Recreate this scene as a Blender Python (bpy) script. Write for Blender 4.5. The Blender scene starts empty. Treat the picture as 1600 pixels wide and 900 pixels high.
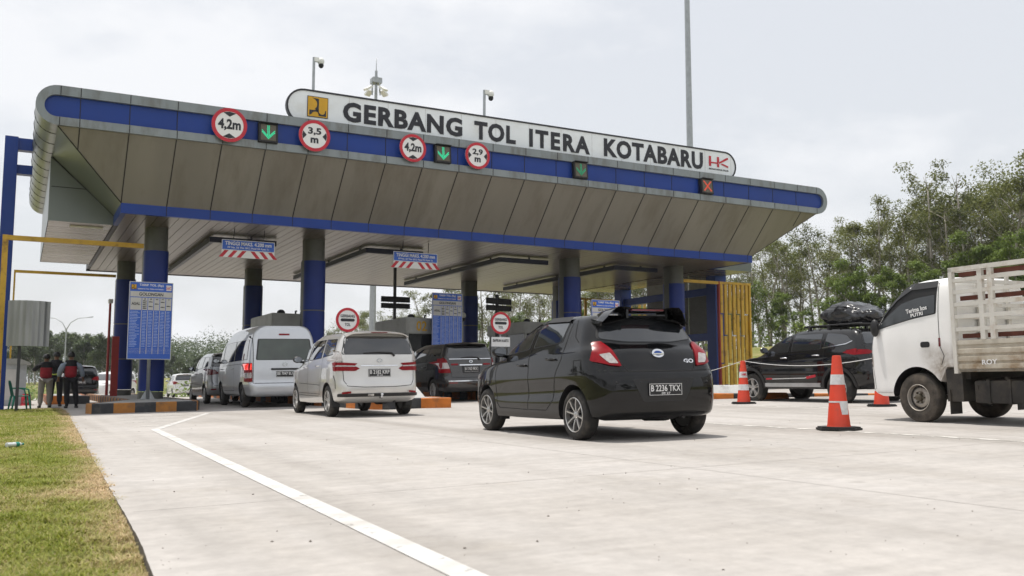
import bpy, bmesh, math, random
import numpy as np
from mathutils import Vector, Matrix, noise
from mathutils.bvhtree import BVHTree
R = math.radians
rng = random.Random(7)
S = bpy.context.scene
COL = S.collection

# ------------------------------------------------------------------ camera, sky, sun, exposure
cam_d = bpy.data.cameras.new('camera')
cam = bpy.data.objects.new('camera', cam_d); COL.objects.link(cam)
cam.location = (0, 0, 0.787)
cam.rotation_euler = (R(90 + 5.84), 0, R(-27.99))
cam_d.sensor_width = 36; cam_d.lens = 1447 / 1600 * 36
cam_d.clip_start = 0.05; cam_d.clip_end = 3000
cam_d.dof.use_dof = True; cam_d.dof.focus_distance = 13.5; cam_d.dof.aperture_fstop = 3.2
S.camera = cam

SUN_DIR = Vector((-0.11, 0.21, 1.0)).normalized()
sun_el = math.asin(SUN_DIR.z); sun_az = math.atan2(SUN_DIR.x, SUN_DIR.y)
W = bpy.data.worlds.new("World"); S.world = W; W.use_nodes = True
nt = W.node_tree; nt.nodes.clear()
o_ = nt.nodes.new('ShaderNodeOutputWorld'); bg = nt.nodes.new('ShaderNodeBackground')
sky = nt.nodes.new('ShaderNodeTexSky'); sky.sky_type = 'NISHITA'; sky.sun_disc = False
sky.sun_elevation = sun_el; sky.sun_rotation = sun_az
sky.air_density = 1.3; sky.dust_density = 3.0; sky.ozone_density = 1.0
tc = nt.nodes.new('ShaderNodeTexCoord')
mp = nt.nodes.new('ShaderNodeMapping'); mp.inputs['Scale'].default_value = (1, 1, 2.2)
n1 = nt.nodes.new('ShaderNodeTexNoise'); n1.inputs['Scale'].default_value = 2.6; n1.inputs['Detail'].default_value = 7; n1.inputs['Roughness'].default_value = .56
rp = nt.nodes.new('ShaderNodeValToRGB')
rp.color_ramp.elements[0].position = .42; rp.color_ramp.elements[0].color = (.73, .73, .73, 1)
rp.color_ramp.elements[1].position = .57; rp.color_ramp.elements[1].color = (.98, .98, .98, 1)
mx = nt.nodes.new('ShaderNodeMix'); mx.data_type = 'RGBA'
mx.inputs['B'].default_value = (9.5, 9.65, 9.95, 1)      # thin bright high cloud
nt.links.new(tc.outputs['Generated'], mp.inputs['Vector']); nt.links.new(mp.outputs[0], n1.inputs['Vector'])
nt.links.new(n1.outputs['Fac'], rp.inputs['Fac']); nt.links.new(rp.outputs['Color'], mx.inputs['Factor'])
nt.links.new(sky.outputs[0], mx.inputs['A']); nt.links.new(mx.outputs['Result'], bg.inputs['Color'])
bg.inputs['Strength'].default_value = 0.1
nt.links.new(bg.outputs[0], o_.inputs['Surface'])

sun_d = bpy.data.lights.new('sun', 'SUN'); sun_d.energy = 4.1; sun_d.angle = R(0.6); sun_d.color = (1, .955, .89)
sun = bpy.data.objects.new('sun', sun_d); COL.objects.link(sun); sun.location = (0, 0, 60)
sun.rotation_euler = (-SUN_DIR).to_track_quat('-Z', 'Y').to_euler()

S.view_settings.view_transform = 'Standard'; S.view_settings.look = 'None'
S.view_settings.exposure = 0.0; S.view_settings.gamma = 1; S.view_settings.use_curve_mapping = False
S.render.resolution_x = 1024; S.render.resolution_y = 576
S.render.engine = 'CYCLES'
S.cycles.max_bounces = 6; S.cycles.diffuse_bounces = 3; S.cycles.glossy_bounces = 3
S.cycles.transmission_bounces = 3; S.cycles.transparent_max_bounces = 6; S.cycles.volume_bounces = 0
S.cycles.caustics_reflective = False; S.cycles.caustics_refractive = False
S.cycles.sample_clamp_indirect = 6

# ------------------------------------------------------------------ helpers
def lin(r, g, b):
    f = lambda c: ((c / 255 + .055) / 1.055) ** 2.4 if c > 10 else c / 255 / 12.92
    return (f(r), f(g), f(b), 1)

def mat(name, col, rough=.5, metal=0, coat=0, spec=.5, vary=.12, scale=6, bump=0, bscale=40, dirt=None, dscale=1.5, dlo=.5, dhi=.7, emit=None, coords='Object', stretch=(1, 1, 1), rvary=0):
    m = bpy.data.materials.new(name); m.use_nodes = True
    t = m.node_tree; p = t.nodes['Principled BSDF']
    if len(col) == 3: col = (*col, 1)
    p.inputs['Roughness'].default_value = rough; p.inputs['Metallic'].default_value = metal
    p.inputs['Specular IOR Level'].default_value = spec
    if coat: p.inputs['Coat Weight'].default_value = coat; p.inputs['Coat Roughness'].default_value = .03
    c = t.nodes.new('ShaderNodeTexCoord'); mpn = t.nodes.new('ShaderNodeMapping'); mpn.inputs['Scale'].default_value = stretch
    t.links.new(c.outputs[coords], mpn.inputs['Vector'])
    n = t.nodes.new('ShaderNodeTexNoise'); n.inputs['Scale'].default_value = scale; n.inputs['Detail'].default_value = 5
    t.links.new(mpn.outputs[0], n.inputs['Vector'])
    r = t.nodes.new('ShaderNodeValToRGB')
    r.color_ramp.elements[0].position = .3; r.color_ramp.elements[1].position = .7
    r.color_ramp.elements[0].color = (*[x * (1 - vary) for x in col[:3]], 1)
    r.color_ramp.elements[1].color = (*[min(1, x * (1 + vary)) for x in col[:3]], 1)
    t.links.new(n.outputs['Fac'], r.inputs['Fac'])
    out = r.outputs['Color']
    if dirt:
        n2 = t.nodes.new('ShaderNodeTexNoise'); n2.inputs['Scale'].default_value = dscale; n2.inputs['Detail'].default_value = 8; n2.inputs['Roughness'].default_value = .65
        t.links.new(mpn.outputs[0], n2.inputs['Vector'])
        r2 = t.nodes.new('ShaderNodeValToRGB'); r2.color_ramp.elements[0].position = dlo; r2.color_ramp.elements[1].position = dhi
        t.links.new(n2.outputs['Fac'], r2.inputs['Fac'])
        mm = t.nodes.new('ShaderNodeMix'); mm.data_type = 'RGBA'; mm.inputs['B'].default_value = (*dirt[:3], 1)
        t.links.new(r2.outputs['Color'], mm.inputs['Factor']); t.links.new(out, mm.inputs['A']); out = mm.outputs['Result']
    t.links.new(out, p.inputs['Base Color'])
    if rvary:
        mr = t.nodes.new('ShaderNodeMapRange'); mr.inputs['To Min'].default_value = max(.02, rough - rvary); mr.inputs['To Max'].default_value = rough + rvary
        t.links.new(n.outputs['Fac'], mr.inputs['Value']); t.links.new(mr.outputs[0], p.inputs['Roughness'])
    if bump:
        nb = t.nodes.new('ShaderNodeTexNoise'); nb.inputs['Scale'].default_value = bscale; nb.inputs['Detail'].default_value = 4
        t.links.new(mpn.outputs[0], nb.inputs['Vector'])
        b = t.nodes.new('ShaderNodeBump'); b.inputs['Strength'].default_value = bump; b.inputs['Distance'].default_value = .02
        t.links.new(nb.outputs['Fac'], b.inputs['Height']); t.links.new(b.outputs[0], p.inputs['Normal'])
    if emit:
        p.inputs['Emission Color'].default_value = (*emit[0], 1); p.inputs['Emission Strength'].default_value = emit[1]
    return m

def thing(name, label, cat, loc=(0, 0, 0), rotz=0, group=None, rot=None):
    o = bpy.data.objects.new(name, None); COL.objects.link(o); o.empty_display_size = .3
    o.location = loc; o.rotation_euler = rot if rot else (0, 0, rotz)
    o['label'] = label; o['category'] = cat
    if group: o['group'] = group
    return o

def tag(o, label, cat, group=None):
    o['label'] = label; o['category'] = cat
    if group: o['group'] = group
    return o

def obj(name, bm, mats, parent=None, world=False, smooth=None, kind=None):
    """link a bmesh (or mesh) as one object; world=True: coordinates are world ones and the parent chain is unrotated"""
    if isinstance(bm, bmesh.types.BMesh):
        me = bpy.data.meshes.new(name)
        bmesh.ops.recalc_face_normals(bm, faces=bm.faces)
        bm.to_mesh(me); bm.free()
    else: me = bm; me.name = name
    if not isinstance(mats, (list, tuple)): mats = [mats]
    if len(me.materials) == 0:
        for m in mats: me.materials.append(m)
    if world and parent is not None:
        off = Vector((0, 0, 0)); q = parent
        while q: off += q.location; q = q.parent
        me.transform(Matrix.Translation(-off))
    if smooth is not None:
        me.shade_smooth(); me.set_sharp_from_angle(angle=R(smooth))
    o = bpy.data.objects.new(name, me); COL.objects.link(o)
    if parent is not None: o.parent = parent
    if kind: o['kind'] = kind
    return o

def NB(): return bmesh.new()

def box(bm, x0, x1, y0, y1, z0, z1, mi=0, bev=0, M=None):
    vs = [bm.verts.new(Vector((x, y, z)) if M is None else M @ Vector((x, y, z))) for x in (x0, x1) for y in (y0, y1) for z in (z0, z1)]
    fs = []
    for q in ((0, 1, 3, 2), (4, 6, 7, 5), (0, 4, 5, 1), (2, 3, 7, 6), (0, 2, 6, 4), (1, 5, 7, 3)):
        f = bm.faces.new([vs[i] for i in q]); f.material_index = mi; fs.append(f)
    if bev:
        es = list({e for f in fs for e in f.edges})
        r = bmesh.ops.bevel(bm, geom=es, offset=bev, segments=2, affect='EDGES', profile=.6)
        for f in r['faces']: f.material_index = mi
    return fs

def ring(bm, c, u, v, r, n, r2=None):
    r2 = r2 or r
    return [bm.verts.new(c + u * (r * math.cos(2 * math.pi * i / n)) + v * (r2 * math.sin(2 * math.pi * i / n))) for i in range(n)]

def skin(bm, rings, cap=True, mi=0, closed=True):
    n = len(rings[0])
    for a, b in zip(rings, rings[1:]):
        for i in range(n if closed else n - 1):
            j = (i + 1) % n
            f = bm.faces.new((a[i], a[j], b[j], b[i])); f.material_index = mi; f.smooth = True
    if cap:
        for q in (rings[0], rings[-1]):
            f = bm.faces.new(q); f.material_index = mi

def tube(bm, pts, r, n=8, mi=0):
    pts = [Vector(p) for p in pts]
    rs = r if isinstance(r, (list, tuple)) else [r] * len(pts)
    rings = []; u = None
    for i, p in enumerate(pts):
        d = (pts[min(i + 1, len(pts) - 1)] - pts[max(i - 1, 0)]).normalized()
        if u is None:
            u = d.orthogonal().normalized()
        u = (u - d * u.dot(d)).normalized(); v = d.cross(u)
        rings.append(ring(bm, p, u, v, rs[i], n))
    skin(bm, rings, True, mi)

def beam(bm, a, b, w, h, mi=0):
    """rectangular bar from a to b; w horizontal, h vertical"""
    a = Vector(a); b = Vector(b); d = (b - a).normalized()
    up = Vector((0, 0, 1)) if abs(d.z) < .95 else Vector((0, 1, 0))
    s = d.cross(up).normalized(); t = s.cross(d)
    vs = []
    for p in (a, b):
        for i, j in ((-1, -1), (1, -1), (1, 1), (-1, 1)):
            vs.append(bm.verts.new(p + s * (i * w / 2) + t * (j * h / 2)))
    for q in ((0, 1, 2, 3), (7, 6, 5, 4), (0, 4, 5, 1), (1, 5, 6, 2), (2, 6, 7, 3), (3, 7, 4, 0)):
        bm.faces.new([vs[i] for i in q]).material_index = mi

def prism(bm, pts, plane, d0, d1, mi=0):
    """polygon (a,b) extruded. plane 'xz': a=x,b=z along y; 'yz': along x; 'xy': along z"""
    def P(a, b, d): return {'xz': (a, d, b), 'yz': (d, a, b), 'xy': (a, b, d)}[plane]
    A = [bm.verts.new(P(a, b, d0)) for a, b in pts]; B = [bm.verts.new(P(a, b, d1)) for a, b in pts]
    n = len(pts)
    bm.faces.new(A).material_index = mi; bm.faces.new(B[::-1]).material_index = mi
    for i in range(n): bm.faces.new((A[i], B[i], B[(i + 1) % n], A[(i + 1) % n])).material_index = mi

def stadium(x0, x1, z0, z1, n=10):
    r = (z1 - z0) / 2; zc = (z0 + z1) / 2; pts = []
    for i in range(n + 1):
        a = math.pi / 2 + math.pi * i / n; pts.append((x0 + r + r * math.cos(a), zc + r * math.sin(a)))
    for i in range(n + 1):
        a = -math.pi / 2 + math.pi * i / n; pts.append((x1 - r + r * math.cos(a), zc + r * math.sin(a)))
    return pts

def circ(cx, cz, r, n=32): return [(cx + r * math.cos(2 * math.pi * i / n), cz + r * math.sin(2 * math.pi * i / n)) for i in range(n)]

def annulus(bm, cx, cz, ro, ri, d0, d1, mi=0, n=40):
    def V(r, d): return [bm.verts.new((cx + r * math.cos(2 * math.pi * i / n), d, cz + r * math.sin(2 * math.pi * i / n))) for i in range(n)]
    a, b, c, d = V(ro, d0), V(ro, d1), V(ri, d1), V(ri, d0)
    for i in range(n):
        j = (i + 1) % n
        for p, q in ((a, b), (b, c), (c, d), (d, a)): bm.faces.new((p[i], p[j], q[j], q[i])).material_index = mi

def text_mesh(s, size, bold=0, width=None, align='CENTER', extrude=.004, spacing=1.0, height=None, valign='CENTER'):
    cu = bpy.data.curves.new('lettering', 'FONT'); cu.body = s; cu.size = size
    cu.align_x = align; cu.align_y = valign; cu.extrude = extrude; cu.offset = bold; cu.space_character = spacing
    cu.resolution_u = 3
    o = bpy.data.objects.new('lettering', cu); COL.objects.link(o)
    dg = bpy.context.evaluated_depsgraph_get(); dg.update()
    me = bpy.data.meshes.new_from_object(o.evaluated_get(dg))
    bpy.data.objects.remove(o); bpy.data.curves.remove(cu)
    n = len(me.vertices)
    if n:
        co = np.empty(n * 3, 'f'); me.vertices.foreach_get('co', co); co = co.reshape(-1, 3)
        lo, hi = co.min(0), co.max(0)
        if width:
            k = width / (hi[0] - lo[0]); co[:, 0] = (co[:, 0] - (lo[0] if align == 'LEFT' else (lo[0] + hi[0]) / 2)) * k
        if height:
            k = height / (hi[1] - lo[1]); co[:, 1] = (co[:, 1] - (lo[1] + hi[1]) / 2) * k
        me.vertices.foreach_set('co', co.ravel()); me.update()
    me.materials.clear()
    return me

def text(name, s, m, parent, loc, size=.1, rot=(R(90), 0, 0), **k):
    """lettering on a plane; default faces -Y. loc in the parent's local coordinates"""
    me = text_mesh(s, size, **k)
    me.transform(Matrix.Translation(loc) @ Matrix.Rotation(rot[2], 4, 'Z') @ Matrix.Rotation(rot[1], 4, 'Y') @ Matrix.Rotation(rot[0], 4, 'X'))
    return obj(name, me, m, parent)

def each(name, parts, m, parent, **k):
    """one object per loose piece: parts is a list of functions that add to a bmesh"""
    for f in parts:
        bm = NB(); f(bm); obj(name, bm, m, parent, **k)

def copy_tree(o, parent=None):
    c = o.copy(); COL.objects.link(c)
    if parent is not None: c.parent = parent
    for ch in list(o.children): copy_tree(ch, c)
    return c

def G(X, Y):
    """height of the concrete: crossfall rising to the right, falling away beyond the gate"""
    X_ = np.clip(X, -15, 30)
    return .018 * X_ + .010 * np.clip(np.asarray(X) - 8, 0, 16) - .018 * np.clip(np.asarray(Y) - 45, 0, 60)
def g(x, y): return float(G(x, y))

# ------------------------------------------------------------------ materials
m_blue = mat('blue_panel', (.012, .045, .25), .38, spec=.3, vary=.1, scale=.8, rvary=.08)
m_bluedark = mat('blue_column_paint', (.009, .026, .17), .42, spec=.3, vary=.15, scale=1.2)
m_frame = mat('grey_aluminium', (.22, .245, .25), .33, metal=.35, vary=.1, scale=1.5, dirt=(.11, .10, .08), dscale=1.6, dlo=.48, dhi=.8, rvary=.08, stretch=(1.6, 1, .5))
m_panel = mat('beige_grey_panel', (.225, .212, .182), .45, metal=.25, vary=.10, scale=.5, dirt=(.15, .13, .10), dscale=1.1, dlo=.48, dhi=.85, stretch=(1.6, .5, .35))
m_panel2 = mat('green_grey_panel', (.16, .18, .165), .3, metal=.4, vary=.1, scale=.6)
m_seam = mat('dark_joint', (.02, .02, .02), .8)
m_soffit = mat('soffit_strip', (.175, .147, .122), .33, metal=.35, vary=.10, scale=1.0, stretch=(3.5, .12, 1), rvary=.05)
m_soffit_x = mat('wing_soffit_strip', (.18, .14, .112), .27, metal=.4, vary=.18, scale=1.2, stretch=(.15, 5, 1), rvary=.06)
m_colgrey = mat('column_grey', (.09, .093, .085), .5, vary=.1)
m_white = mat('white_board', (.82, .86, .90), .42, vary=.03, scale=1, dirt=(.62, .62, .6), dscale=1.2, dlo=.5, dhi=.9)
m_black = mat('black_letter', (.012, .013, .02), .45)
m_red = mat('red_reflective', (.50, .012, .03), .4)
m_yellow = mat('yellow_steel', (.58, .35, .03), .45, vary=.12, scale=2, dirt=(.16, .08, .02), dscale=3, dlo=.55, dhi=.75)
m_orange = mat('orange_kerb_paint', (.56, .17, .025), .7, vary=.16, scale=5, dirt=(.2, .1, .05), dscale=3, dlo=.5, dhi=.75, bump=.2)
m_orange_old = mat('faded_orange_kerb_paint', (.36, .15, .03), .75, vary=.16, scale=5, dirt=(.15, .09, .05), dscale=3, dlo=.5, dhi=.75, bump=.2)
m_kblack = mat('black_kerb_paint', (.03, .032, .036), .7, vary=.25, scale=5, dirt=(.1, .09, .08), dscale=3, dlo=.52, dhi=.75, bump=.2)
m_conc = mat('grey_concrete', (.36, .35, .33), .85, vary=.12, scale=3, dirt=(.22, .21, .19), dscale=1.3, bump=.25, bscale=30)
m_concw = mat('whitewashed_concrete', (.66, .66, .64), .8, vary=.06, scale=3, dirt=(.36, .35, .33), dscale=2, bump=.15)
m_steel = mat('galvanised_steel', (.36, .38, .39), .42, metal=.6, vary=.12, scale=6)
m_darksteel = mat('dark_steel', (.03, .032, .038), .5, vary=.15)
m_navy = mat('navy_beam_paint', (.012, .016, .045), .45)
m_redpaint = mat('dark_red_paint', (.30, .025, .02), .55, vary=.12)
m_signblue = mat('blue_sign_sheet', (.03, .12, .55), .4, vary=.06)
m_greypanel = mat('light_grey_sign_sheet', (.55, .54, .52), .45, vary=.05)
m_signwhite = mat('white_sign_paint', (.78, .78, .78), .45, vary=.02)
m_dash = mat('faint_white_print', (.42, .52, .78), .5, vary=.1)
m_ochre = mat('ochre_emblem', (.62, .34, .01), .45, vary=.06)
m_green_led = mat('green_led', (.02, .5, .25), .4, emit=((.05, .80, .40), .48))
m_green_led_dim = mat('green_led_dim', (.02, .3, .15), .4, emit=((.03, .5, .22), .15))
m_red_led = mat('red_led', (.5, .06, .03), .4, emit=((.9, .12, .06), .35))
m_boothgrey = mat('booth_cladding', (.36, .36, .34), .5, vary=.06, dirt=(.26, .25, .23), dscale=2)
m_dark = mat('near_black', (.008, .008, .009), .6)
m_lamp = mat('lamp_diffuser', (.8, .8, .76), .5)
# ------------------------------------------------------------------ ground, plaza, markings
def concrete_ground():
    m = bpy.data.materials.new('plaza_concrete'); m.use_nodes = True
    t = m.node_tree; p = t.nodes['Principled BSDF']; p.inputs['Roughness'].default_value = .82
    c = t.nodes.new('ShaderNodeTexCoord')
    def N(scale, det=6, ro=.6, st=(1, 1, 1), rz=0):
        mpn = t.nodes.new('ShaderNodeMapping'); mpn.inputs['Scale'].default_value = st; mpn.inputs['Rotation'].default_value = (0, 0, rz)
        t.links.new(c.outputs['Object'], mpn.inputs['Vector'])
        n = t.nodes.new('ShaderNodeTexNoise'); n.inputs['Scale'].default_value = scale; n.inputs['Detail'].default_value = det; n.inputs['Roughness'].default_value = ro
        t.links.new(mpn.outputs[0], n.inputs['Vector']); return n.outputs['Fac']
    def ramp(x, a, b, ca, cb):
        r = t.nodes.new('ShaderNodeValToRGB'); r.color_ramp.elements[0].position = a; r.color_ramp.elements[1].position = b
        r.color_ramp.elements[0].color = (*ca, 1); r.color_ramp.elements[1].color = (*cb, 1); t.links.new(x, r.inputs['Fac']); return r.outputs['Color']
    def mixc(f, a, b, mode='MIX'):
        q = t.nodes.new('ShaderNodeMix'); q.data_type = 'RGBA'; q.blend_type = mode
        if isinstance(f, float): q.inputs['Factor'].default_value = f
        else: t.links.new(f, q.inputs['Factor'])
        for s, v in (('A', a), ('B', b)):
            if isinstance(v, tuple): q.inputs[s].default_value = (*v, 1)
            else: t.links.new(v, q.inputs[s])
        return q.outputs['Result']
    base = ramp(N(.35, 8, .62), .32, .68, (.365, .34, .315), (.46, .435, .412))
    fine = ramp(N(9, 8, .7), .3, .7, (.86, .86, .86), (1.08, 1.08, 1.08))
    a = mixc(1.0, base, fine, 'MULTIPLY')
    brush = ramp(N(3.0, 6, .6, (.12, 2.2, 1)), .35, .7, (.9, .9, .9), (1.06, 1.06, 1.06))    # broom finish across the lane
    a = mixc(.8, a, brush, 'MULTIPLY')
    wide = ramp(N(.55, 4, .5, (1.7, .07, 1)), .50, .72, (1, 1, 1), (.66, .645, .62))          # wheel tracks along the lane
    a = mixc(.85, a, wide, 'MULTIPLY')
    patch = ramp(N(.8, 9, .7), .56, .72, (1, 1, 1), (.80, .78, .74))
    a = mixc(.8, a, patch, 'MULTIPLY')
    # rubber and oil worn into the lanes, one pair of tracks per 4.9 m lane
    sx = t.nodes.new('ShaderNodeSeparateXYZ'); t.links.new(c.outputs['Object'], sx.inputs[0])
    md = t.nodes.new('ShaderNodeMath'); md.operation = 'MULTIPLY_ADD'; md.inputs[1].default_value = 1 / 4.87; md.inputs[2].default_value = -5.45 / 4.87; t.links.new(sx.outputs[0], md.inputs[0])
    wv = t.nodes.new('ShaderNodeMath'); wv.operation = 'MULTIPLY_ADD'; wv.inputs[1].default_value = .10; t.links.new(N(.25, 2, .5, (1, .3, 1)), wv.inputs[0]); t.links.new(md.outputs[0], wv.inputs[2])
    fr = t.nodes.new('ShaderNodeMath'); fr.operation = 'FRACT'; t.links.new(wv.outputs[0], fr.inputs[0])
    tr = t.nodes.new('ShaderNodeValToRGB'); el = tr.color_ramp.elements; el[0].position = 0; el[0].color = (1, 1, 1, 1); el[1].position = 1; el[1].color = (1, 1, 1, 1)
    for ps, cv in ((.05, 1), (.10, .72), (.15, 1), (.22, .97), (.255, .80), (.29, .97), (.36, 1), (.41, .72), (.46, 1)):
        e_ = el.new(ps); e_.color = (cv, cv * .985, cv * .96, 1)
    t.links.new(fr.outputs[0], tr.inputs['Fac'])
    tm = ramp(N(.7, 7, .65, (1.5, .22, 1)), .36, .66, (0, 0, 0), (.62, .62, .62))
    a = mixc(tm, a, mixc(1.0, a, tr.outputs['Color'], 'MULTIPLY'))
    drip = ramp(N(2.2, 3, .5), .70, .76, (1, 1, 1), (.62, .60, .57)); a = mixc(.5, a, drip, 'MULTIPLY')
    v = t.nodes.new('ShaderNodeTexVoronoi'); v.inputs['Scale'].default_value = 4.0; t.links.new(c.outputs['Object'], v.inputs['Vector'])
    spk = ramp(v.outputs['Distance'], .015, .035, (.3, .27, .24), (1, 1, 1))
    a = mixc(.55, a, spk, 'MULTIPLY')
    t.links.new(a, p.inputs['Base Color'])
    b = t.nodes.new('ShaderNodeBump'); b.inputs['Strength'].default_value = .25; b.inputs['Distance'].default_value = .006
    t.links.new(N(45, 5, .7), b.inputs['Height']); t.links.new(b.outputs[0], p.inputs['Normal'])
    return m
m_plaza = concrete_ground()

m_edge = mat('soiled_shaded_slab_edge', (.10, .085, .065), .95, vary=.35, scale=7)  # soil and the shade on the slab's side, both put into the colour
def edge_x(y):   # left edge of the slab
    return float(np.interp(y, [-30, 4.07, 5.57, 7.67, 15.2, 26.4, 29], [.15, .53, .59, .645, .86, 1.17, 1.2]))

def sheet(name, fx, ys, m, dz, nx=12, parent=None, kind=None, skirt=0):
    bm = NB(); rows = []
    for y in ys:
        x0, x1 = fx(y)
        rows.append([bm.verts.new((x0 + (x1 - x0) * i / nx, y, g(x0 + (x1 - x0) * i / nx, y) + dz)) for i in range(nx + 1)])
    for a, b in zip(rows, rows[1:]):
        for i in range(nx): bm.faces.new((a[i], a[i + 1], b[i + 1], b[i]))
    if skirt:
        for col in (0, nx):
            low = [bm.verts.new(r[col].co - Vector((0, 0, skirt))) for r in rows]
            for i in range(len(rows) - 1): bm.faces.new((rows[i][col], rows[i + 1][col], low[i + 1], low[i])).material_index = 1
    return obj(name, bm, [m, m_edge], parent, kind=kind)

def wob(y): return .010 * noise.noise((y * 1.1, 0, 3)) + .005 * noise.noise((y * 6, 2, 3))
ys = sorted(set([-25 + i for i in range(0, 24)] + [i * .12 for i in range(0, 100)] + [12 + i * .5 for i in range(0, 41)]))
sheet('plaza_pavement', lambda y: (edge_x(y) + wob(y), 29.5), ys, m_plaza, 0, nx=24, kind='structure', skirt=.16)
sheet('exit_road', lambda y: (-4 if y > 32.02 else -4, 29.5), [32.0] + [33 + i * 2 for i in range(0, 48)], m_plaza, 0, nx=24, kind='structure', skirt=.16)

def terrain(x, y):
    b = g(x, y)
    # bank rising to the wood on the right, low rise far ahead
    t = min(1, max(0, (x - 33) / 26)); hill = 3.6 * t * t * (3 - 2 * t) * min(1, max(.25, (170 - y) / 60)) + max(0, x - 60) * .035
    t2 = min(1, max(0, (y - 125) / 60)); hill = max(hill, 2.2 * t2 * min(1, max(0, (x + 40) / 60)))
    n = .12 * noise.noise((x * .25, y * .25, 0)) if (x > 31 or y > 60) else .012 * noise.noise((x * 1.3, y * 1.3, 0))
    low = .075 if (x > 2 or y < 0 or y > 33) else .022 + .05 * min(1, max(0, (7.2 - y) / 3))
    return b - low + hill + n
def grass_material():
    m = bpy.data.materials.new('grass_soil'); m.use_nodes = True
    t = m.node_tree; p = t.nodes['Principled BSDF']; p.inputs['Roughness'].default_value = .95; p.inputs['Specular IOR Level'].default_value = .1
    c = t.nodes.new('ShaderNodeTexCoord'); n = t.nodes.new('ShaderNodeTexNoise'); n.inputs['Scale'].default_value = .9; n.inputs['Detail'].default_value = 8; n.inputs['Roughness'].default_value = .65
    t.links.new(c.outputs['Object'], n.inputs['Vector'])
    r = t.nodes.new('ShaderNodeValToRGB'); r.color_ramp.elements[0].position = .38; r.color_ramp.elements[1].position = .66
    r.color_ramp.elements[0].color = (.125, .15, .035, 1); r.color_ramp.elements[1].color = (.27, .235, .11, 1)
    t.links.new(n.outputs['Fac'], r.inputs['Fac']); t.links.new(r.outputs[0], p.inputs['Base Color'])
    b = t.nodes.new('ShaderNodeBump'); b.inputs['Strength'].default_value = .6; n2 = t.nodes.new('ShaderNodeTexNoise'); n2.inputs['Scale'].default_value = 25; t.links.new(c.outputs['Object'], n2.inputs['Vector'])
    t.links.new(n2.outputs['Fac'], b.inputs['Height']); t.links.new(b.outputs[0], p.inputs['Normal'])
    return m
m_soil = grass_material()
xs = [-700, -400, -200, -100, -60, -30] + [-15 + i * 1.0 for i in range(0, 46)] + [31 + i * 2.5 for i in range(0, 30)] + [110, 140, 180, 240, 340, 500, 800]
yy = [-300, -120, -60] + [-30 + i * 1.0 for i in range(0, 70)] + [41 + i * 4 for i in range(0, 50)] + [260, 320, 420, 600, 900, 1400]
bm = NB(); rows = [[bm.verts.new((x, y, terrain(x, y))) for x in xs] for y in yy]
for a, b in zip(rows, rows[1:]):
    for i in range(len(xs) - 1): bm.faces.new((a[i], a[i + 1], b[i + 1], b[i]))
obj('ground', bm, m_soil, kind='structure', smooth=60)

# painted markings
m_paint = mat('road_paint', (.56, .55, .535), .75, vary=.06, scale=4, dirt=(.44, .42, .39), dscale=3.0, dlo=.42, dhi=.68)
m_paint_worn = mat('worn_road_paint', (.60, .58, .54), .75, vary=.08, scale=4, dirt=(.42, .40, .36), dscale=5, dlo=.42, dhi=.6)
def wear(m, lo, hi, scale):
    # paint scuffed off in places, so the concrete shows through
    t = m.node_tree; p = t.nodes['Principled BSDF']; c = t.nodes.new('ShaderNodeTexCoord'); n = t.nodes.new('ShaderNodeTexNoise'); n.inputs['Scale'].default_value = scale; n.inputs['Detail'].default_value = 10; n.inputs['Roughness'].default_value = .72
    t.links.new(c.outputs['Object'], n.inputs['Vector']); r = t.nodes.new('ShaderNodeMapRange'); r.inputs['From Min'].default_value = lo; r.inputs['From Max'].default_value = hi; r.inputs['To Max'].default_value = .85
    t.links.new(n.outputs['Fac'], r.inputs['Value']); tb = t.nodes.new('ShaderNodeBsdfTransparent'); mx_ = t.nodes.new('ShaderNodeMixShader'); t.links.new(r.outputs[0], mx_.inputs[0]); t.links.new(p.outputs[0], mx_.inputs[1]); t.links.new(tb.outputs[0], mx_.inputs[2]); t.links.new(mx_.outputs[0], t.nodes['Material Output'].inputs['Surface'])
wear(m_paint, .585, .72, 7); wear(m_paint_worn, .44, .60, 5)
def stroke(bm, pts, w, dz=.004):
    pts = [Vector((x, y)) for x, y in pts]; L = []; Rr = []
    for i, p in enumerate(pts):
        d = (pts[min(i + 1, len(pts) - 1)] - pts[max(0, i - 1)]).normalized(); nn = Vector((-d.y, d.x)) * (w / 2)
        if 0 < i < len(pts) - 1:
            d1 = (pts[i] - pts[i - 1]).normalized(); nn = nn / max(.35, nn.normalized().dot(Vector((-d1.y, d1.x))))
        for q, s in ((L, 1), (Rr, -1)):
            v = p + nn * s; q.append(bm.verts.new((v.x, v.y, g(v.x, v.y) + dz)))
    for i in range(len(pts) - 1): bm.faces.new((L[i], L[i + 1], Rr[i + 1], Rr[i]))
def seg(a, b, n): return [(a[0] + (b[0] - a[0]) * i / n, a[1] + (b[1] - a[1]) * i / n) for i in range(n + 1)]
bm = NB(); stroke(bm, seg((1.50, 0), (1.99, 15.95), 14) + seg((1.99, 15.95), (4.02, 22.85), 8)[1:], .135)
obj('edge_line_marking', bm, m_paint, kind='structure')
bm = NB()
for a, b in (((1.72, 17.2), (2.28, 17.35)), ((1.78, 18.9), (2.85, 19.05)), ((1.85, 20.5), (3.3, 20.75)), ((1.95, 22.0), (3.75, 22.3))): stroke(bm, seg(a, b, 3), .16)
obj('hatch_marking', bm, m_paint_worn, kind='structure')
bm = NB(); stroke(bm, seg((9.16, 13.2), (9.28, 3.0), 8), .12)
obj('lane_line_marking', bm, m_paint_worn, kind='structure')
bm = NB(); stroke(bm, seg((13.6, 18), (14.2, 2), 8), .12); stroke(bm, seg((7.7, 30), (7.72, 20.6), 5), .10)
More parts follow.
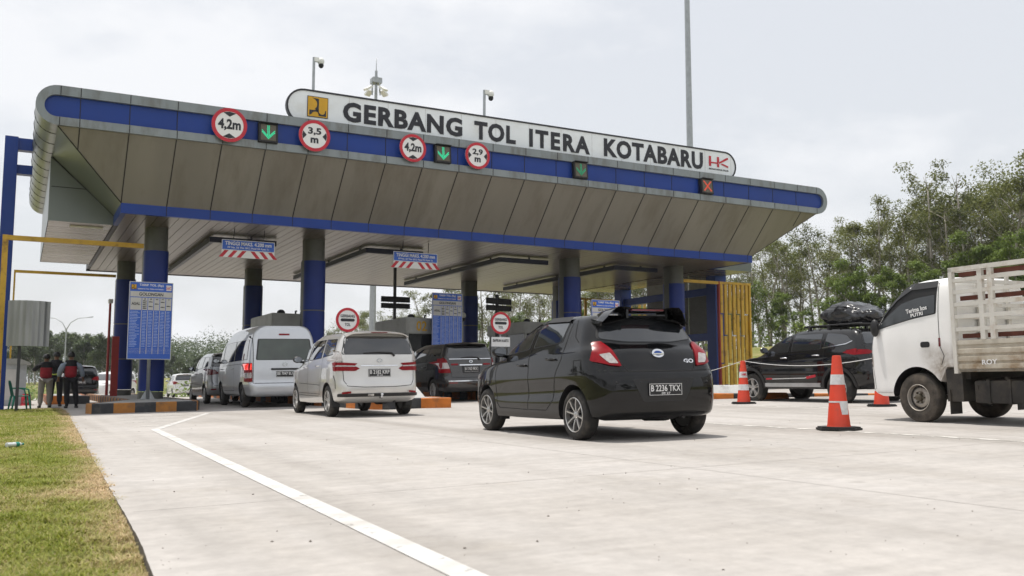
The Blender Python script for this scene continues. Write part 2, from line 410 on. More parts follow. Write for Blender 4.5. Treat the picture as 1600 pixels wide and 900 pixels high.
obj('far_lane_line_marking', bm, m_paint_worn, kind='structure')
# saw-cut slab joints
m_joint = mat('slab_joint_dirt', (.31, .29, .265), .9, vary=.3, scale=3)
bm = NB()
for y in (-1.5, 6.1, 13.2, 18.1, 23.0):
    stroke(bm, seg((edge_x(y) + .05, y), (29, y + .35), 24), .007, .003)
for x in (4.85,): stroke(bm, seg((x, -5), (x + .2, 28), 24), .007, .0034)
obj('slab_joint_marking', bm, m_joint, kind='structure')
# ------------------------------------------------------------------ the toll-gate canopy
X0, X1, YF, YB, YR = .07, 27.5, 25.6, 29.4, 39.8
ZB, ZT, ZS, ZTR = 7.28, 8.31, 5.42, 5.70
TX0, TX1, TY, SR = 2.28, 25.0, 27.14, 42.0
can = thing('toll_gate_canopy', 'long grey and blue toll gate canopy with slanted beige panels on blue columns', 'canopy', (13.3, 34, 0))
def C_(name, bm, m, par=None, **k): return obj(name, bm, m, par or can, world=True, **k)
# the rounded pod: outer skin as an extruded stadium, open at the front band
bm = NB(); prism(bm, stadium(X0, X1, ZB, ZT, 14), 'xz', YF + .22, YR)
pod = C_('roof_pod', bm, m_frame, smooth=35)
# ring-shaped front frame
bm = NB(); n = 14
o = stadium(X0, X1, ZB, ZT, n); i_ = stadium(X0 + .2, X1 - .2, ZB + .215, ZT - .25, n)
A = [bm.verts.new((x, YF, z)) for x, z in o]; B = [bm.verts.new((x, YF, z)) for x, z in i_]
A2 = [bm.verts.new((x, YF + .22, z)) for x, z in o]; B2 = [bm.verts.new((x, YF + .16, z)) for x, z in i_]
for k in range(len(o)):
    j = (k + 1) % len(o)
    for q in ((A[k], A[j], B[j], B[k]), (A[k], A2[k], A2[j], A[j]), (B[k], B[j], B2[j], B2[k])): bm.faces.new(q)
C_('front_frame', bm, m_frame, smooth=35)
bm = NB(); prism(bm, stadium(X0 + .2, X1 - .2, ZB + .215, ZT - .25, n), 'xz', YF + .10, YF + .18)
C_('fascia_band', bm, m_blue)
# panel joints on the front: every 1.188 m
seams = [X for X in np.arange(TX0 - 1.184, TX1 + 1.3, 1.1835)]
bm = NB()
for X in seams:
    box(bm, X - .011, X + .011, YF - .003, YF + .02, ZT - .245, ZT - .002); box(bm, X - .011, X + .011, YF - .003, YF + .02, ZB + .002, ZB + .21)
    box(bm, X - .010, X + .010, YF + .094, YF + .12, ZB + .215, ZT - .25)
for X in (X0 + .56, X1 - .56):
    box(bm, X - .011, X + .011, YF - .003, YF + .02, ZT - .245, ZT - .002); box(bm, X - .011, X + .011, YF - .003, YF + .02, ZB + .002, ZB + .21)
# hoops round the left and right tubes
for sgn, xc in ((-1, X0 + .515), (1, X1 - .515)):
    for y in np.arange(YF + 1.0, YR, 1.2):
        pts = [(xc + sgn * .518 * math.cos(a), (ZB + ZT) / 2 + .518 * math.sin(a)) for a in [(-90 + 180 * k / 12) * math.pi / 180 for k in range(13)]]
        for p, q in zip(pts, pts[1:]): beam(bm, (p[0], y, p[1]), (q[0], y, q[1]), .024, .012)
C_('panel_joint', bm, m_seam)
# slanted front panels and side returns
e = .03
bm = NB()
def quad(bm, pts, mi=0):
    f = bm.faces.new([bm.verts.new(p) for p in pts]); f.material_index = mi; return f
XL, XR = X0 + .53, X1 - .53
YI = YF + .10
quad(bm, [(XL, YI, ZB), (XR, YI, ZB), (TX1, TY, ZTR), (TX0, TY, ZTR)])
C_('slanted_panel', bm, m_panel)
for xa, xb in ((XL, TX0), (XR, TX1)):
    bm = NB(); quad(bm, [(xa, YI, ZB), (xb, TY, ZTR), (xb, YB, ZTR), (xa, YB, ZB)]); C_('side_return_panel', bm, m_panel2)
for xa, xb in ((X0 + .48, TX0), (XR + .05, TX1)):
    bm = NB()
    quad(bm, [(xa, YB, ZB), (xb, YB, ZTR), (xb, YB, ZS), (xa, YB, ZS)])
    quad(bm, [(xa, YB, ZS), (xa, YB, ZB), (xa, YR, ZB), (xa, YR, ZS)])
    quad(bm, [(xa, YR, ZS), (xa, YR, ZB), (xb, YR, ZB), (xb, YR, ZS)])
    C_('wing_side_panel', bm, m_panel2)
bm = NB()
def dline(a, b, off, w=.026):
    a = Vector(a) + Vector(off); b = Vector(b) + Vector(off); beam(bm, a, b, w, .012)
for X in seams:
    if X < TX0 - .5 or X > TX1 + .5: continue
    # same X on the slope from fascia to trim
    dline((X, YI, ZB), (X, TY, ZTR), (0, -.003, -.003))
for xa, xb in ((XL, TX0), (XR, TX1)):
    dline((xa, YI, ZB), (xb, TY, ZTR), (0, -.004, -.004), .03)
    dline((xa, YB - .02, ZB), (xb, YB - .02, ZTR), (0, -.01, -.004), .03)
    beam(bm, (xa, YB - .006, 6.42), (xa + (xb - xa) * .55, YB - .006, 6.42), .012, .02)
X = TX0 - 1.18
zc = ZB + (X - XL) / (TX0 - XL) * (ZTR - ZB); yc = YI + (X - XL) / (TX0 - XL) * (TY - YI)
dline((X, YI, ZB), (X, yc, zc), (0, -.003, -.003)); dline((TX1 + 1.18, YI, ZB), (TX1 + 1.18, yc, zc), (0, -.003, -.003))
C_('slanted_panel_joint', bm, m_seam)
# blue trim and soffit
bm = NB()
box(bm, TX0, TX1, TY, TY + .14, ZS, ZTR)
for x in (TX0, TX1 - .14): box(bm, x, x + .14, TY + .14, YB + .1, ZS, ZTR)
C_('blue_trim', bm, m_blue)
bm = NB()
for X in seams:
    if TX0 + .1 < X < TX1 - .1: box(bm, X - .009, X + .009, TY - .003, TY + .02, ZS + .004, ZTR - .004)
C_('trim_joint', bm, m_seam)
bm = NB()      # strips running front to back
w = .284; x = TX0 + .14
while x < TX1 - .14:
    box(bm, x + .008, min(x + w - .008, TX1 - .14), TY + .14, SR, ZS + .012 + rng.uniform(-.0015, .0015), ZS + .05); x += w
C_('soffit', bm, m_soffit)
bm = NB(); box(bm, TX0 + .02, TX1 - .02, TY + .16, SR - .02, ZS + .051, ZS + .9)
box(bm, TX0 + .02, TX1 - .02, SR - .02, SR + .04, ZS - .02, ZS + .5)
C_('roof_core', bm, m_darksteel)
for xa, xb in ((X0 + .5, TX0), (TX1, XR + .03)):
    bm = NB(); y = YB + .01
    while y < YR - .02:
        box(bm, xa, xb, y + .004, min(y + .284, YR) - .004, ZS + .006 + rng.uniform(-.0015, .0015), ZS + .04)
        y += .284
    C_('wing_soffit', bm, m_soffit_x)
bm = NB(); box(bm, X0 + .52, TX0, YB + .05, YR - .05, ZS + .041, ZS + .1); box(bm, TX1, XR, YB + .05, YR - .05, ZS + .041, ZS + .1)
box(bm, TX0 - .012, TX0 + .012, YB, YR, ZS - .012, ZS + .03)
C_('wing_soffit_joint', bm, m_seam)
bm = NB(); box(bm, 1.15, 2.05, YB + .62, YB + .76, ZS - .035, ZS + .003)
C_('fluorescent_lamp', bm, m_lamp)

# columns (each stands under the roof and is a part of the gate's canopy)
def column(x, y):
    zb = g(x, y)
    bm = NB()
    def st(hw, hy, z0, z1, mi):
        # stadium in plan: flat grey sides, rounded blue ends
        pts = []
        for k in range(13): a = math.pi * k / 12; pts.append((hw * math.cos(a), hy - hw * .85 + hw * .85 * math.sin(a)))
        for k in range(13): a = math.pi + math.pi * k / 12; pts.append((hw * math.cos(a), -(hy - hw * .85) + hw * .85 * math.sin(a)))
        A = [bm.verts.new((x + p, y + q, z0)) for p, q in pts]; B = [bm.verts.new((x + p, y + q, z1)) for p, q in pts]
        for k in range(len(pts)):
            j = (k + 1) % len(pts); f = bm.faces.new((A[k], A[j], B[j], B[k])); f.smooth = True
            f.material_index = 1 if (mi == 0 and k in (12, 25)) else mi
        bm.faces.new(A[::-1]).material_index = 1; bm.faces.new(B).material_index = 1
    hw, hy = .355, .46
    st(hw - .012, hy - .012, zb - .1, zb + .45, 1)
    zz = [zb + .45, zb + 1.62, zb + 2.95, 4.74]
    for a, b in zip(zz, zz[1:]):
        st(hw, hy, a + .02, b - .02, 0); st(hw - .012, hy - .012, b - .02, b + .02, 1)
    st(hw - .035, hy - .035, 4.74, ZS + .03, 1)
    bmesh.ops.remove_doubles(bm, verts=bm.verts, dist=1e-5)
    return C_('column', bm, [m_bluedark, m_colgrey], smooth=40)
CX = [3.52, 8.38, 18.2, 23.1]
for y in (29.63, 38.45):
    for x in CX: column(x, y)

# ------------------------------------------------------------------ name board
sign = thing('gate_name_board', 'long white board with rounded ends reading GERBANG TOL ITERA KOTABARU on top of the canopy', 'sign', (14.8, 26.0, 8.25))
YSG = 25.9
bm = NB(); prism(bm, stadium(6.45, 23.16, 8.24, 9.25, 14), 'xz', YSG + .004, YSG + .12)
obj('board', bm, m_white, sign, world=True, smooth=35)
bm = NB(); o = stadium(6.43, 23.18, 8.22, 9.27, 14); i_ = stadium(6.48, 23.13, 8.27, 9.22, 14)
A = [bm.verts.new((x, YSG - .02, z)) for x, z in o]; B = [bm.verts.new((x, YSG - .02, z)) for x, z in i_]
A2 = [bm.verts.new((x, YSG + .13, z)) for x, z in o]; B2 = [bm.verts.new((x, YSG + .006, z)) for x, z in i_]
for k in range(len(o)):
    j = (k + 1) % len(o)
    for q in ((A[k], A[j], B[j], B[k]), (A[k], A2[k], A2[j], A[j]), (B[k], B[j], B2[j], B2[k])): bm.faces.new(q)
obj('rim', bm, m_black, sign, world=True, smooth=35)
bm = NB()
for x in np.arange(8.3, 23, 1.22): box(bm, x - .004, x + .004, YSG - .0015, YSG + .006, 8.3, 9.2)
obj('board_joint', bm, mat('board_joint_grey', (.5, .5, .5), .6), sign, world=True)
def wtext(name, s, m, par, x0, x1, zc, h, y, **k):
    off = Vector((0, 0, 0)); q = par
    while q: off += q.location; q = q.parent
    return text(name, s, m, par, Vector(((x0 + x1) / 2, y, zc)) - off, size=1, width=x1 - x0, height=h, **k)
for s, a, b, sp in (('GERBANG', 8.11, 11.99, 1.12), ('TOL', 12.41, 13.90, 1.12), ('ITERA', 14.40, 16.75, 1.25), ('KOTABARU', 17.32, 21.62, 1.12)):
    wtext('lettering', s, m_black, sign, a, b, 8.765 if s != 'KOTABARU' else 8.80, .60 if s != 'KOTABARU' else .64, YSG - .006, bold=.042, spacing=sp)
# public-works emblem: dark shapes on an ochre square
def pu_emblem(par, cx, cz, w, y, fr=m_black):
    off = Vector((0, 0, 0)); q = par
    while q: off += q.location; q = q.parent
    bm = NB(); h = w / 2
    box(bm, cx - h, cx + h, y, y + .012, cz - h, cz + h, 1)
    t = w * .03; box(bm, cx - h + t, cx + h - t, y - .004, y + .004, cz - h + t, cz + h - t, 0)
    def pz(pts): prism(bm, [(cx + a * w, cz + b * w) for a, b in pts], 'xz', y - .008, y - .002, 1)
    arc = lambda ox, oz, r, a0, a1, n=8, rz=None: [(ox + r * math.cos(R(a0 + (a1 - a0) * k / n)), oz + (rz or r) * math.sin(R(a0 + (a1 - a0) * k / n))) for k in range(n + 1)]
    # right-hand edge of the P bowl into its stem, then the U foot
    pz([(-.30, .42), (.05, .40), (.05, -.14), (.0, -.2), (-.10, -.16)] + arc(-.28, .13, .25, -55, 72, 8, .27))
    pz([(-.40, -.17), (-.12, -.16), (.05, -.14), (.05, -.2)] + [(.06, -.40)] + arc(-.10, -.40, .19, 10, 165, 7, .17) + [(-.40, -.42)])
    pz([(.05, -.02)] + arc(.20, -.20, .15, 180, 360, 8, .14) + [(.37, -.13), (.40, -.13), (.40, -.42), (.05, -.42)])
    return obj('emblem', bm, [m_ochre, fr], par, world=True)
pu_emblem(sign, 7.35, 8.775, .62, YSG - .012)
# red HK monogram
def hk(par, x0, x1, z0, z1, y, m):
    bm = NB(); W_ = x1 - x0; H = z1 - z0
    P = lambda pts: prism(bm, [(x0 + a * W_, z0 + b * H) for a, b in pts], 'xz', y - .006, y, 0)
    P([(0, 0), (.11, 0), (.11, 1), (0, 1)]); P([(.115, .30), (.50, .30), (.50, .44), (.115, .44)]); P([(.42, -.02), (.53, -.02), (.53, .295), (.42, .295)])
    P([(.42, .445), (.53, .445), (.53, 1), (.42, 1)]); P([(.535, .32), (1, .88), (1, 1.06), (.92, 1.02), (.535, .50)]); P([(.60, .30), (1, .02), (1, .20), (.68, .40)])
    return obj('monogram', bm, m, par, world=True)
hk(sign, 21.9, 22.8, 8.66, 9.03, YSG - .006, m_red)
wtext('lettering', 'INOVASI UNTUK SOLUSI', m_darksteel, sign, 21.9, 22.8, 8.56, .06, YSG - .006)

# ------------------------------------------------------------------ round height and width limits, lane signals
def limit_sign(x, z, r, lines, kind, lab):
    o = thing('limit_sign', lab, 'road sign', (x, YF - .12, z), group='round limit signs on the canopy front')
    bm = NB(); prism(bm, circ(0, 0, r, 40), 'xz', 0, .02); obj('plate', bm, m_signwhite, o)
    bm = NB(); annulus(bm, 0, 0, r, r * .80, -.010, .015); obj('red_rim', bm, m_red, o)
    bm = NB(); k = r * .79
    if kind == 'h':
        polys = [[(-.45 * k, s * .90 * k), (0, s * .62 * k), (.45 * k, s * .90 * k), (0, s * .99 * k)] for s in (1, -1)]
    else:
        polys = [[(s * .93 * k, .33 * k), (s * .64 * k, 0), (s * .93 * k, -.33 * k), (s * .99 * k, 0)] for s in (1, -1)]
    bm.free(); each('arrowhead', [lambda b, q=q: prism(b, q, 'xz', -.006, -.002) for q in polys], m_black, o)
    if len(lines) == 1: text('lettering', lines[0], m_black, o, (0, -.004, 0), size=1, width=r * 1.28, height=r * .70, bold=.035)
    else:
        text('lettering', lines[0], m_black, o, (0, -.004, r * .27), size=1, width=r * .84, height=r * .50, bold=.03)
        text('lettering', lines[1], m_black, o, (0, -.004, -r * .30), size=1, width=r * .50, height=r * .34, bold=.04)
    bm = NB(); box(bm, -.04, .04, .021, .22, -.3 * r, .3 * r); obj('bracket', bm, m_darksteel, o)
limit_sign(4.79, 7.80, .475, ['4,2m'], 'h', 'leftmost round red-rimmed height limit sign reading 4,2m on the canopy front')
limit_sign(7.16, 7.80, .455, ['3,5', 'm'], 'w', 'round red-rimmed width limit sign reading 3,5 m on the canopy front')
limit_sign(10.17, 7.806, .425, ['4,2m'], 'h', 'round red-rimmed 4,2m height limit sign between the 3,5 and 2,9 signs')
limit_sign(12.33, 7.82, .42, ['2,9', 'm'], 'w', 'round red-rimmed width limit sign reading 2,9 m on the canopy front')

m_lens = mat('signal_face', (.10, .085, .055), .25, vary=.2, scale=30)
def signal(x, z, kind, lab):
    o = thing('lane_signal', lab, 'traffic signal', (x, YF - .06, z), rot=(R(-6), 0, 0), group='lane signals on the canopy front')
    bm = NB(); box(bm, -.27, .27, -.02, .12, -.28, .28, bev=.015); obj('housing', bm, m_dark, o)
    bm = NB(); box(bm, -.21, .21, -.026, -.015, -.23, .23); obj('face', bm, m_lens, o)
    bm = NB(); box(bm, -.25, .25, -.12, -.021, .255, .275); obj('visor', bm, m_dark, o)
    bm = NB()
    def dots(a, b, n):
        for k in range(n):
            t = k / (n - 1); px, pz = a[0] + (b[0] - a[0]) * t, a[1] + (b[1] - a[1]) * t
            prism(bm, circ(px, pz, .017, 6), 'xz', -.036, -.027)
    if kind == 'X':
        for d in (-.018, .018):
            dots((-.15 + d, .17), (.15 + d, -.17), 13); dots((-.15 + d, -.17), (.15 + d, .17), 13)
        obj('cross', bm, m_red_led, o)
    else:
        for d in (-.02, .02): dots((d, .19), (d, -.10), 9)
        for d in (0, .05):
            for s in (-1, 1): dots((s * .17, .0 + d), (0, -.18 + d), 8)
        obj('arrow', bm, m_green_led if kind == 'G' else m_green_led_dim, o)
signal(5.86, 7.735, 'G', 'lit green down-arrow lane signal between the 4,2m and 3,5 signs')
signal(11.18, 7.76, 'G', 'lit green down-arrow lane signal between the 4,2m and 2,9 signs')
signal(16.15, 7.80, 'D', 'dim green down-arrow lane signal below the letters ITERA')
signal(21.49, 7.79, 'X', 'lane signal with a red cross at the right of the canopy front')

# ------------------------------------------------------------------ hanging clearance frames and clearance boards under the soffit
def frame(x, last=False):
    o = thing('height_bar', {5.15: 'dark navy hanging clearance frame over the lane nearest the left end', 10.3: 'dark navy hanging clearance frame over the second lane from the left',
        15.4: 'dark navy hanging clearance frame over the third lane, with no board', 20.5: 'dark navy hanging clearance frame over the rightmost lane'}[x], 'clearance bar', (x, 30.0, 5.29), group='clearance frames under the canopy')
    bm = NB(); box(bm, 0, .13, -.0, 9.5, -.08, .09); box(bm, .13, 2.1, 0, .13, -.08, .09); obj('bar', bm, m_navy, o)
    each('hanger', [lambda b, p=p, q=q: box(b, p - .03, p + .03, q - .03, q + .03, .09, .14) for p, q in ((.06, .8), (.06, 4.5), (.06, 8.2), (1.3, .06))], m_navy, o)
for x in (5.15, 10.3, 15.4, 20.5): frame(x)
def max_sign(x0, x1, lab):
    w = x1 - x0; o = thing('clearance_board', lab, 'sign', ((x0 + x1) / 2, 28.2, 4.52), group='clearance boards under the canopy')
    bm = NB(); box(bm, -w / 2, w / 2, 0, .03, .22, .53); obj('blue_panel', bm, m_signblue, o)
    bm = NB()
    for a, b, c, d in ((-w / 2, w / 2, .515, .53), (-w / 2, w / 2, .22, .235), (-w / 2, -w / 2 + .015, .235, .515), (w / 2 - .015, w / 2, .235, .515)): box(bm, a, b, -.004, .0, c, d)
    obj('border', bm, m_signwhite, o)
    text('lettering', 'TINGGI MAKS. 4.200 mm', m_signwhite, o, (0, -.004, .425), size=1, width=w * .88, height=.115, bold=.02)
    text('lettering', 'PP No. 55 Thn 2012 Pasal 54 Ayat 1c', m_signwhite, o, (0, -.004, .295), size=1, width=w * .78, height=.07, bold=.012)
    bm = NB(); box(bm, -w / 2, w / 2, 0, .03, 0, .215); obj('white_panel', bm, m_signwhite, o)
    bm = NB()
    for s in (-1, 1):
        for k in range(3):
            a = .06 + k * .26; bw = .12
            lo, hi = s * (a + .17), s * (a)
            prism(bm, [(lo, .004), (lo + s * bw, .004), (hi + s * bw, .211), (hi, .211)], 'xz', -.005, -.001)
    obj('red_stripe', bm, m_red, o)
    each('hanger_rod', [lambda b, s=s: tube(b, [(s * .9, .015, .53), (s * .9 + .05, .12, .9)], .012, 6) for s in (-.5, .5)], m_darksteel, o)
max_sign(5.19, 6.76, 'left blue TINGGI MAKS 4.200 mm board with red and white stripes under the canopy')
max_sign(10.62, 12.17, 'right blue TINGGI MAKS 4.200 mm board with red and white stripes under the canopy')
# ------------------------------------------------------------------ vehicles: builder
def paint(name, col, metal=0, rough=.2, coat=1.0, flake=0, dust=None, spec=.5):
    m = mat(name, col, rough, metal, coat, spec, vary=.04, scale=3)
    t = m.node_tree; p = t.nodes['Principled BSDF']
    if dust:   # road dust settled on the lower body
        src = p.inputs['Base Color'].links[0].from_socket
        c = t.nodes.new('ShaderNodeTexCoord'); n = t.nodes.new('ShaderNodeTexNoise'); n.inputs['Scale'].default_value = 2.2; n.inputs['Detail'].default_value = 8
        t.links.new(c.outputs['Object'], n.inputs['Vector'])
        r = t.nodes.new('ShaderNodeValToRGB'); r.color_ramp.elements[0].position = .45; r.color_ramp.elements[1].position = .8
        r.color_ramp.elements[1].color = (dust[3],) * 3 + (1,); t.links.new(n.outputs['Fac'], r.inputs['Fac'])
        q = t.nodes.new('ShaderNodeMix'); q.data_type = 'RGBA'; q.inputs['B'].default_value = (*dust[:3], 1)
        t.links.new(r.outputs[0], q.inputs['Factor']); t.links.new(src, q.inputs['A']); t.links.new(q.outputs['Result'], p.inputs['Base Color'])
    return m
m_pblack = paint('black_car_paint', (.0045, .0047, .0055), rough=.22, coat=.75, dust=(.12, .10, .08, .05), spec=.05)
m_pblack2 = paint('black_suv_paint', (.005, .005, .006), rough=.22, dust=(.12, .10, .08, .05), spec=.1)
m_psilver = paint('warm_silver_paint', (.64, .63, .61), metal=.5, rough=.3)
m_pvan = paint('cool_silver_paint', (.57, .59, .62), metal=.5, rough=.32)
m_pgrey = paint('dark_grey_paint', (.030, .029, .029), metal=.3, rough=.25)
m_psil2 = paint('grey_silver_paint', (.38, .39, .41), metal=.5, rough=.3)
m_pwhite = paint('white_car_paint', (.72, .72, .71), rough=.3)
m_glass = mat('tinted_glass', (.012, .014, .017), .04, spec=.9, coat=.8, vary=.02)
m_glassg = mat('green_tinted_glass', (.045, .06, .05), .05, spec=.8, vary=.25, scale=2)
m_tyre = mat('tyre_rubber', (.018, .017, .016), .8, vary=.2, scale=20, dirt=(.10, .085, .07), dscale=5, dlo=.5, dhi=.8, bump=.1)
m_tyre_dusty = mat('dusty_tyre_rubber', (.035, .03, .025), .85, vary=.25, scale=14, dirt=(.14, .115, .09), dscale=4, dlo=.42, dhi=.75, bump=.1)
m_rim = mat('machined_alloy', (.48, .47, .455), .3, metal=.75, vary=.05)
m_rimdark = mat('dark_alloy', (.02, .02, .022), .35, metal=.4)
m_steelwheel = mat('dusty_steel_wheel', (.42, .39, .35), .5, metal=.3, vary=.15, scale=8, dirt=(.22, .16, .11), dscale=5, dlo=.5, dhi=.75)
m_trim = mat('black_trim', (.012, .012, .013), .5, vary=.15)
m_seamc = mat('shut_line', (.003, .003, .003), .7)
m_chrome = mat('chrome', (.75, .76, .78), .12, metal=1, vary=.02)
m_tail = mat('red_tail_lamp', (.22, .003, .008), .28, coat=0, spec=.25, vary=.15, scale=20)
m_taildark = mat('dark_red_tail_lamp', (.13, .005, .01), .1, coat=1, vary=.15, scale=20)
m_clear = mat('clear_lamp_lens', (.40, .37, .36), .1, coat=1, vary=.25, scale=25)
m_tail_on = mat('lit_brake_lamp', (.6, .02, .02), .1, coat=1, emit=((1, .06, .03), .9))
m_plate = mat('black_number_plate', (.008, .008, .010), .4)
m_platetxt = mat('plate_lettering', (.72, .72, .72), .5)
m_silverplastic = mat('silver_plastic', (.42, .43, .44), .35, metal=.5)
m_mirror = mat('mirror_glass', (.5, .52, .55), .03, metal=1)

def pchip(pts):
    if not isinstance(pts, (list, tuple)): return lambda y: float(pts)
    xs = [p[0] for p in pts]; vs = [p[1] for p in pts]
    def f(y):
        if y <= xs[0]: return vs[0]
        if y >= xs[-1]: return vs[-1]
        i = max(k for k in range(len(xs)) if xs[k] <= y); i = min(i, len(xs) - 2)
        t = (y - xs[i]) / (xs[i + 1] - xs[i])
        d = lambda k: 0 if k in (0, len(xs) - 1) else (vs[k + 1] - vs[k - 1]) / (xs[k + 1] - xs[k - 1])
        h = xs[i + 1] - xs[i]; t2, t3 = t * t, t ** 3
        return (2 * t3 - 3 * t2 + 1) * vs[i] + (t3 - 2 * t2 + t) * h * d(i) + (-2 * t3 + 3 * t2) * vs[i + 1] + (t3 - t2) * h * d(i + 1)
    return f

NRR, NCC, NSS = 6, 6, 30
def outline(L):
    wf, zf = pchip(L['w']), pchip(L['z'])
    yr, yf = L['yr'], L['yf']; bo, bf = L.get('bow', .05), L.get('bowf', .10)
    cy, cx = L.get('cr', (.22, .18)); fy, fx = L.get('cf', (.35, .30))
    ya, yb = yr + bo + cy, yf - bf - fy
    wr, wfr = wf(ya), wf(yb); P = []
    for k in range(NRR):
        x = (wr - cx) * k / NRR; P.append((x, yr + bo * (x / wr) ** 2))
    b0 = bo * ((wr - cx) / wr) ** 2
    for k in range(NCC):
        a = math.pi / 2 * k / NCC; P.append((wr - cx + cx * math.sin(a), yr + b0 + (cy + bo - b0) * (1 - math.cos(a))))
    for k in range(NSS + 1):
        y = ya + (yb - ya) * k / NSS; P.append((wf(y), y))
    f0 = bf * ((wfr - fx) / wfr) ** 2
    for k in range(1, NCC + 1):
        a = math.pi / 2 * k / NCC; P.append((wfr - fx + fx * math.cos(a), yf - f0 - (fy + bf - f0) * (1 - math.sin(a))))
    for k in range(1, NRR + 1):
        x = (wfr - fx) * (1 - k / NRR); P.append((x, yf - bf * (x / wfr) ** 2))
    return np.array([(x, y, zf(y)) for x, y in P])

def body_bm(levels, crown=.03, sub=3):
    Ls = [outline(L) for L in levels]; sharp = [L.get('sharp', False) for L in levels]
    rows = []
    for i in range(len(Ls) - 1):
        p1, p2 = Ls[i], Ls[i + 1]
        p0 = Ls[i - 1] if i > 0 and not sharp[i] else p1 - (p2 - p1)
        p3 = Ls[i + 2] if i + 2 < len(Ls) and not sharp[i + 1] else p2 + (p2 - p1)
        # limit overshoot when the spacing is uneven
        d1 = np.linalg.norm(p2 - p1, axis=1, keepdims=True) + 1e-6
        m1 = (p2 - p0) / (np.linalg.norm(p1 - p0, axis=1, keepdims=True) + d1) * d1
        m2 = (p3 - p1) / (np.linalg.norm(p3 - p2, axis=1, keepdims=True) + d1) * d1
        for s in range(sub):
            t = s / sub; t2, t3 = t * t, t ** 3
            rows.append((2 * t3 - 3 * t2 + 1) * p1 + (t3 - 2 * t2 + t) * m1 + (-2 * t3 + 3 * t2) * p2 + (t3 - t2) * m2)
    rows.append(Ls[-1])
    top = Ls[-1]; yc = (top[0, 1] + top[-1, 1]) / 2
    for s in (.93, .8, .6, .4, .2):
        r = top.copy(); r[:, 0] *= s; r[:, 1] = yc + (r[:, 1] - yc) * s; r[:, 2] += crown * (1 - s * s) ; rows.append(r)
    bm = NB(); V = []
    for r in rows:
        n = len(r); ring_ = [bm.verts.new(p) for p in r] + [bm.verts.new((-p[0], p[1], p[2])) for p in r[-2:0:-1]]
        V.append(ring_)
    n = len(V[0])
    for a, b in zip(V, V[1:]):
        for i in range(n): bm.faces.new((a[i], a[(i + 1) % n], b[(i + 1) % n], b[i])).smooth = True
    bm.faces.new(V[0][::-1]); bm.faces.new(V[-1]).smooth = True
    bmesh.ops.recalc_face_normals(bm, faces=bm.faces)
    return bm

def cut_arches(bm, arches, mats):
    """subtract wheel wells; arches = (y, z, radius, x_inner)"""
    me = bpy.data.meshes.new('body'); bm.to_mesh(me); bm.free()
    for m in mats: me.materials.append(m)
    o = bpy.data.objects.new('body', me); COL.objects.link(o)
    cb = NB()
    for y, z, r, xi in arches:
        for s in (-1, 1):
            A = [cb.verts.new((s * xi, y + r * math.cos(a), z + r * math.sin(a))) for a in np.linspace(0, 2 * math.pi, 40, endpoint=False)]
            B = [cb.verts.new((s * 1.4, v.co.y, v.co.z)) for v in A]
            cb.faces.new(A).material_index = 1; cb.faces.new(B).material_index = 1
            for i in range(40): cb.faces.new((A[i], A[(i + 1) % 40], B[(i + 1) % 40], B[i])).material_index = 1
    bmesh.ops.recalc_face_normals(cb, faces=cb.faces)
    cm = bpy.data.meshes.new('cut'); cb.to_mesh(cm); cb.free()
    for m in mats: cm.materials.append(m)
    co = bpy.data.objects.new('cut', cm); COL.objects.link(co)
    md = o.modifiers.new('b', 'BOOLEAN'); md.operation = 'DIFFERENCE'; md.object = co; md.solver = 'EXACT'; md.material_mode = 'INDEX'
    dg = bpy.context.evaluated_depsgraph_get(); dg.update()
    res = bpy.data.meshes.new_from_object(o.evaluated_get(dg))
    bpy.data.objects.remove(o); bpy.data.objects.remove(co); bpy.data.meshes.remove(cm)
    return res

class Body:
    def __init__(self, bm): self.bvh = BVHTree.FromBMesh(bm)
    def hit(self, a, b, axis, sgn):
        if axis == 'x': o, d = Vector((sgn * 5, a, b)), Vector((-sgn, 0, 0))
        elif axis == 'y': o, d = Vector((a, 1.2 + sgn * 12, b)), Vector((0, -sgn, 0))
        else: o, d = Vector((a, b, 8)), Vector((0, 0, -1))
        p, n, i, _ = self.bvh.ray_cast(o, d)
        if p is None:
            q = Vector((sgn * .6, a, b)) if axis == 'x' else (Vector((a, sgn * .3, b)) if axis == 'y' else Vector((a, b, 1.5)))
            p, n, i, _ = self.bvh.find_nearest(q)
        if n.dot(d) > 0: n = -n
        return p, n

def rnd_poly(pts, r, n=4):
    out = []; m = len(pts)
    for i in range(m):
        p = Vector(pts[i]); a = Vector(pts[i - 1]) - p; b = Vector(pts[(i + 1) % m]) - p
        k = min(r, a.length * .45, b.length * .45)
        if k < 1e-4: out.append(tuple(p)); continue
        A = p + a.normalized() * k; B = p + b.normalized() * k
        for j in range(n + 1):
            t = j / n; q = A * (1 - t) ** 2 + p * 2 * t * (1 - t) + B * t * t; out.append((q.x, q.y))
    return out

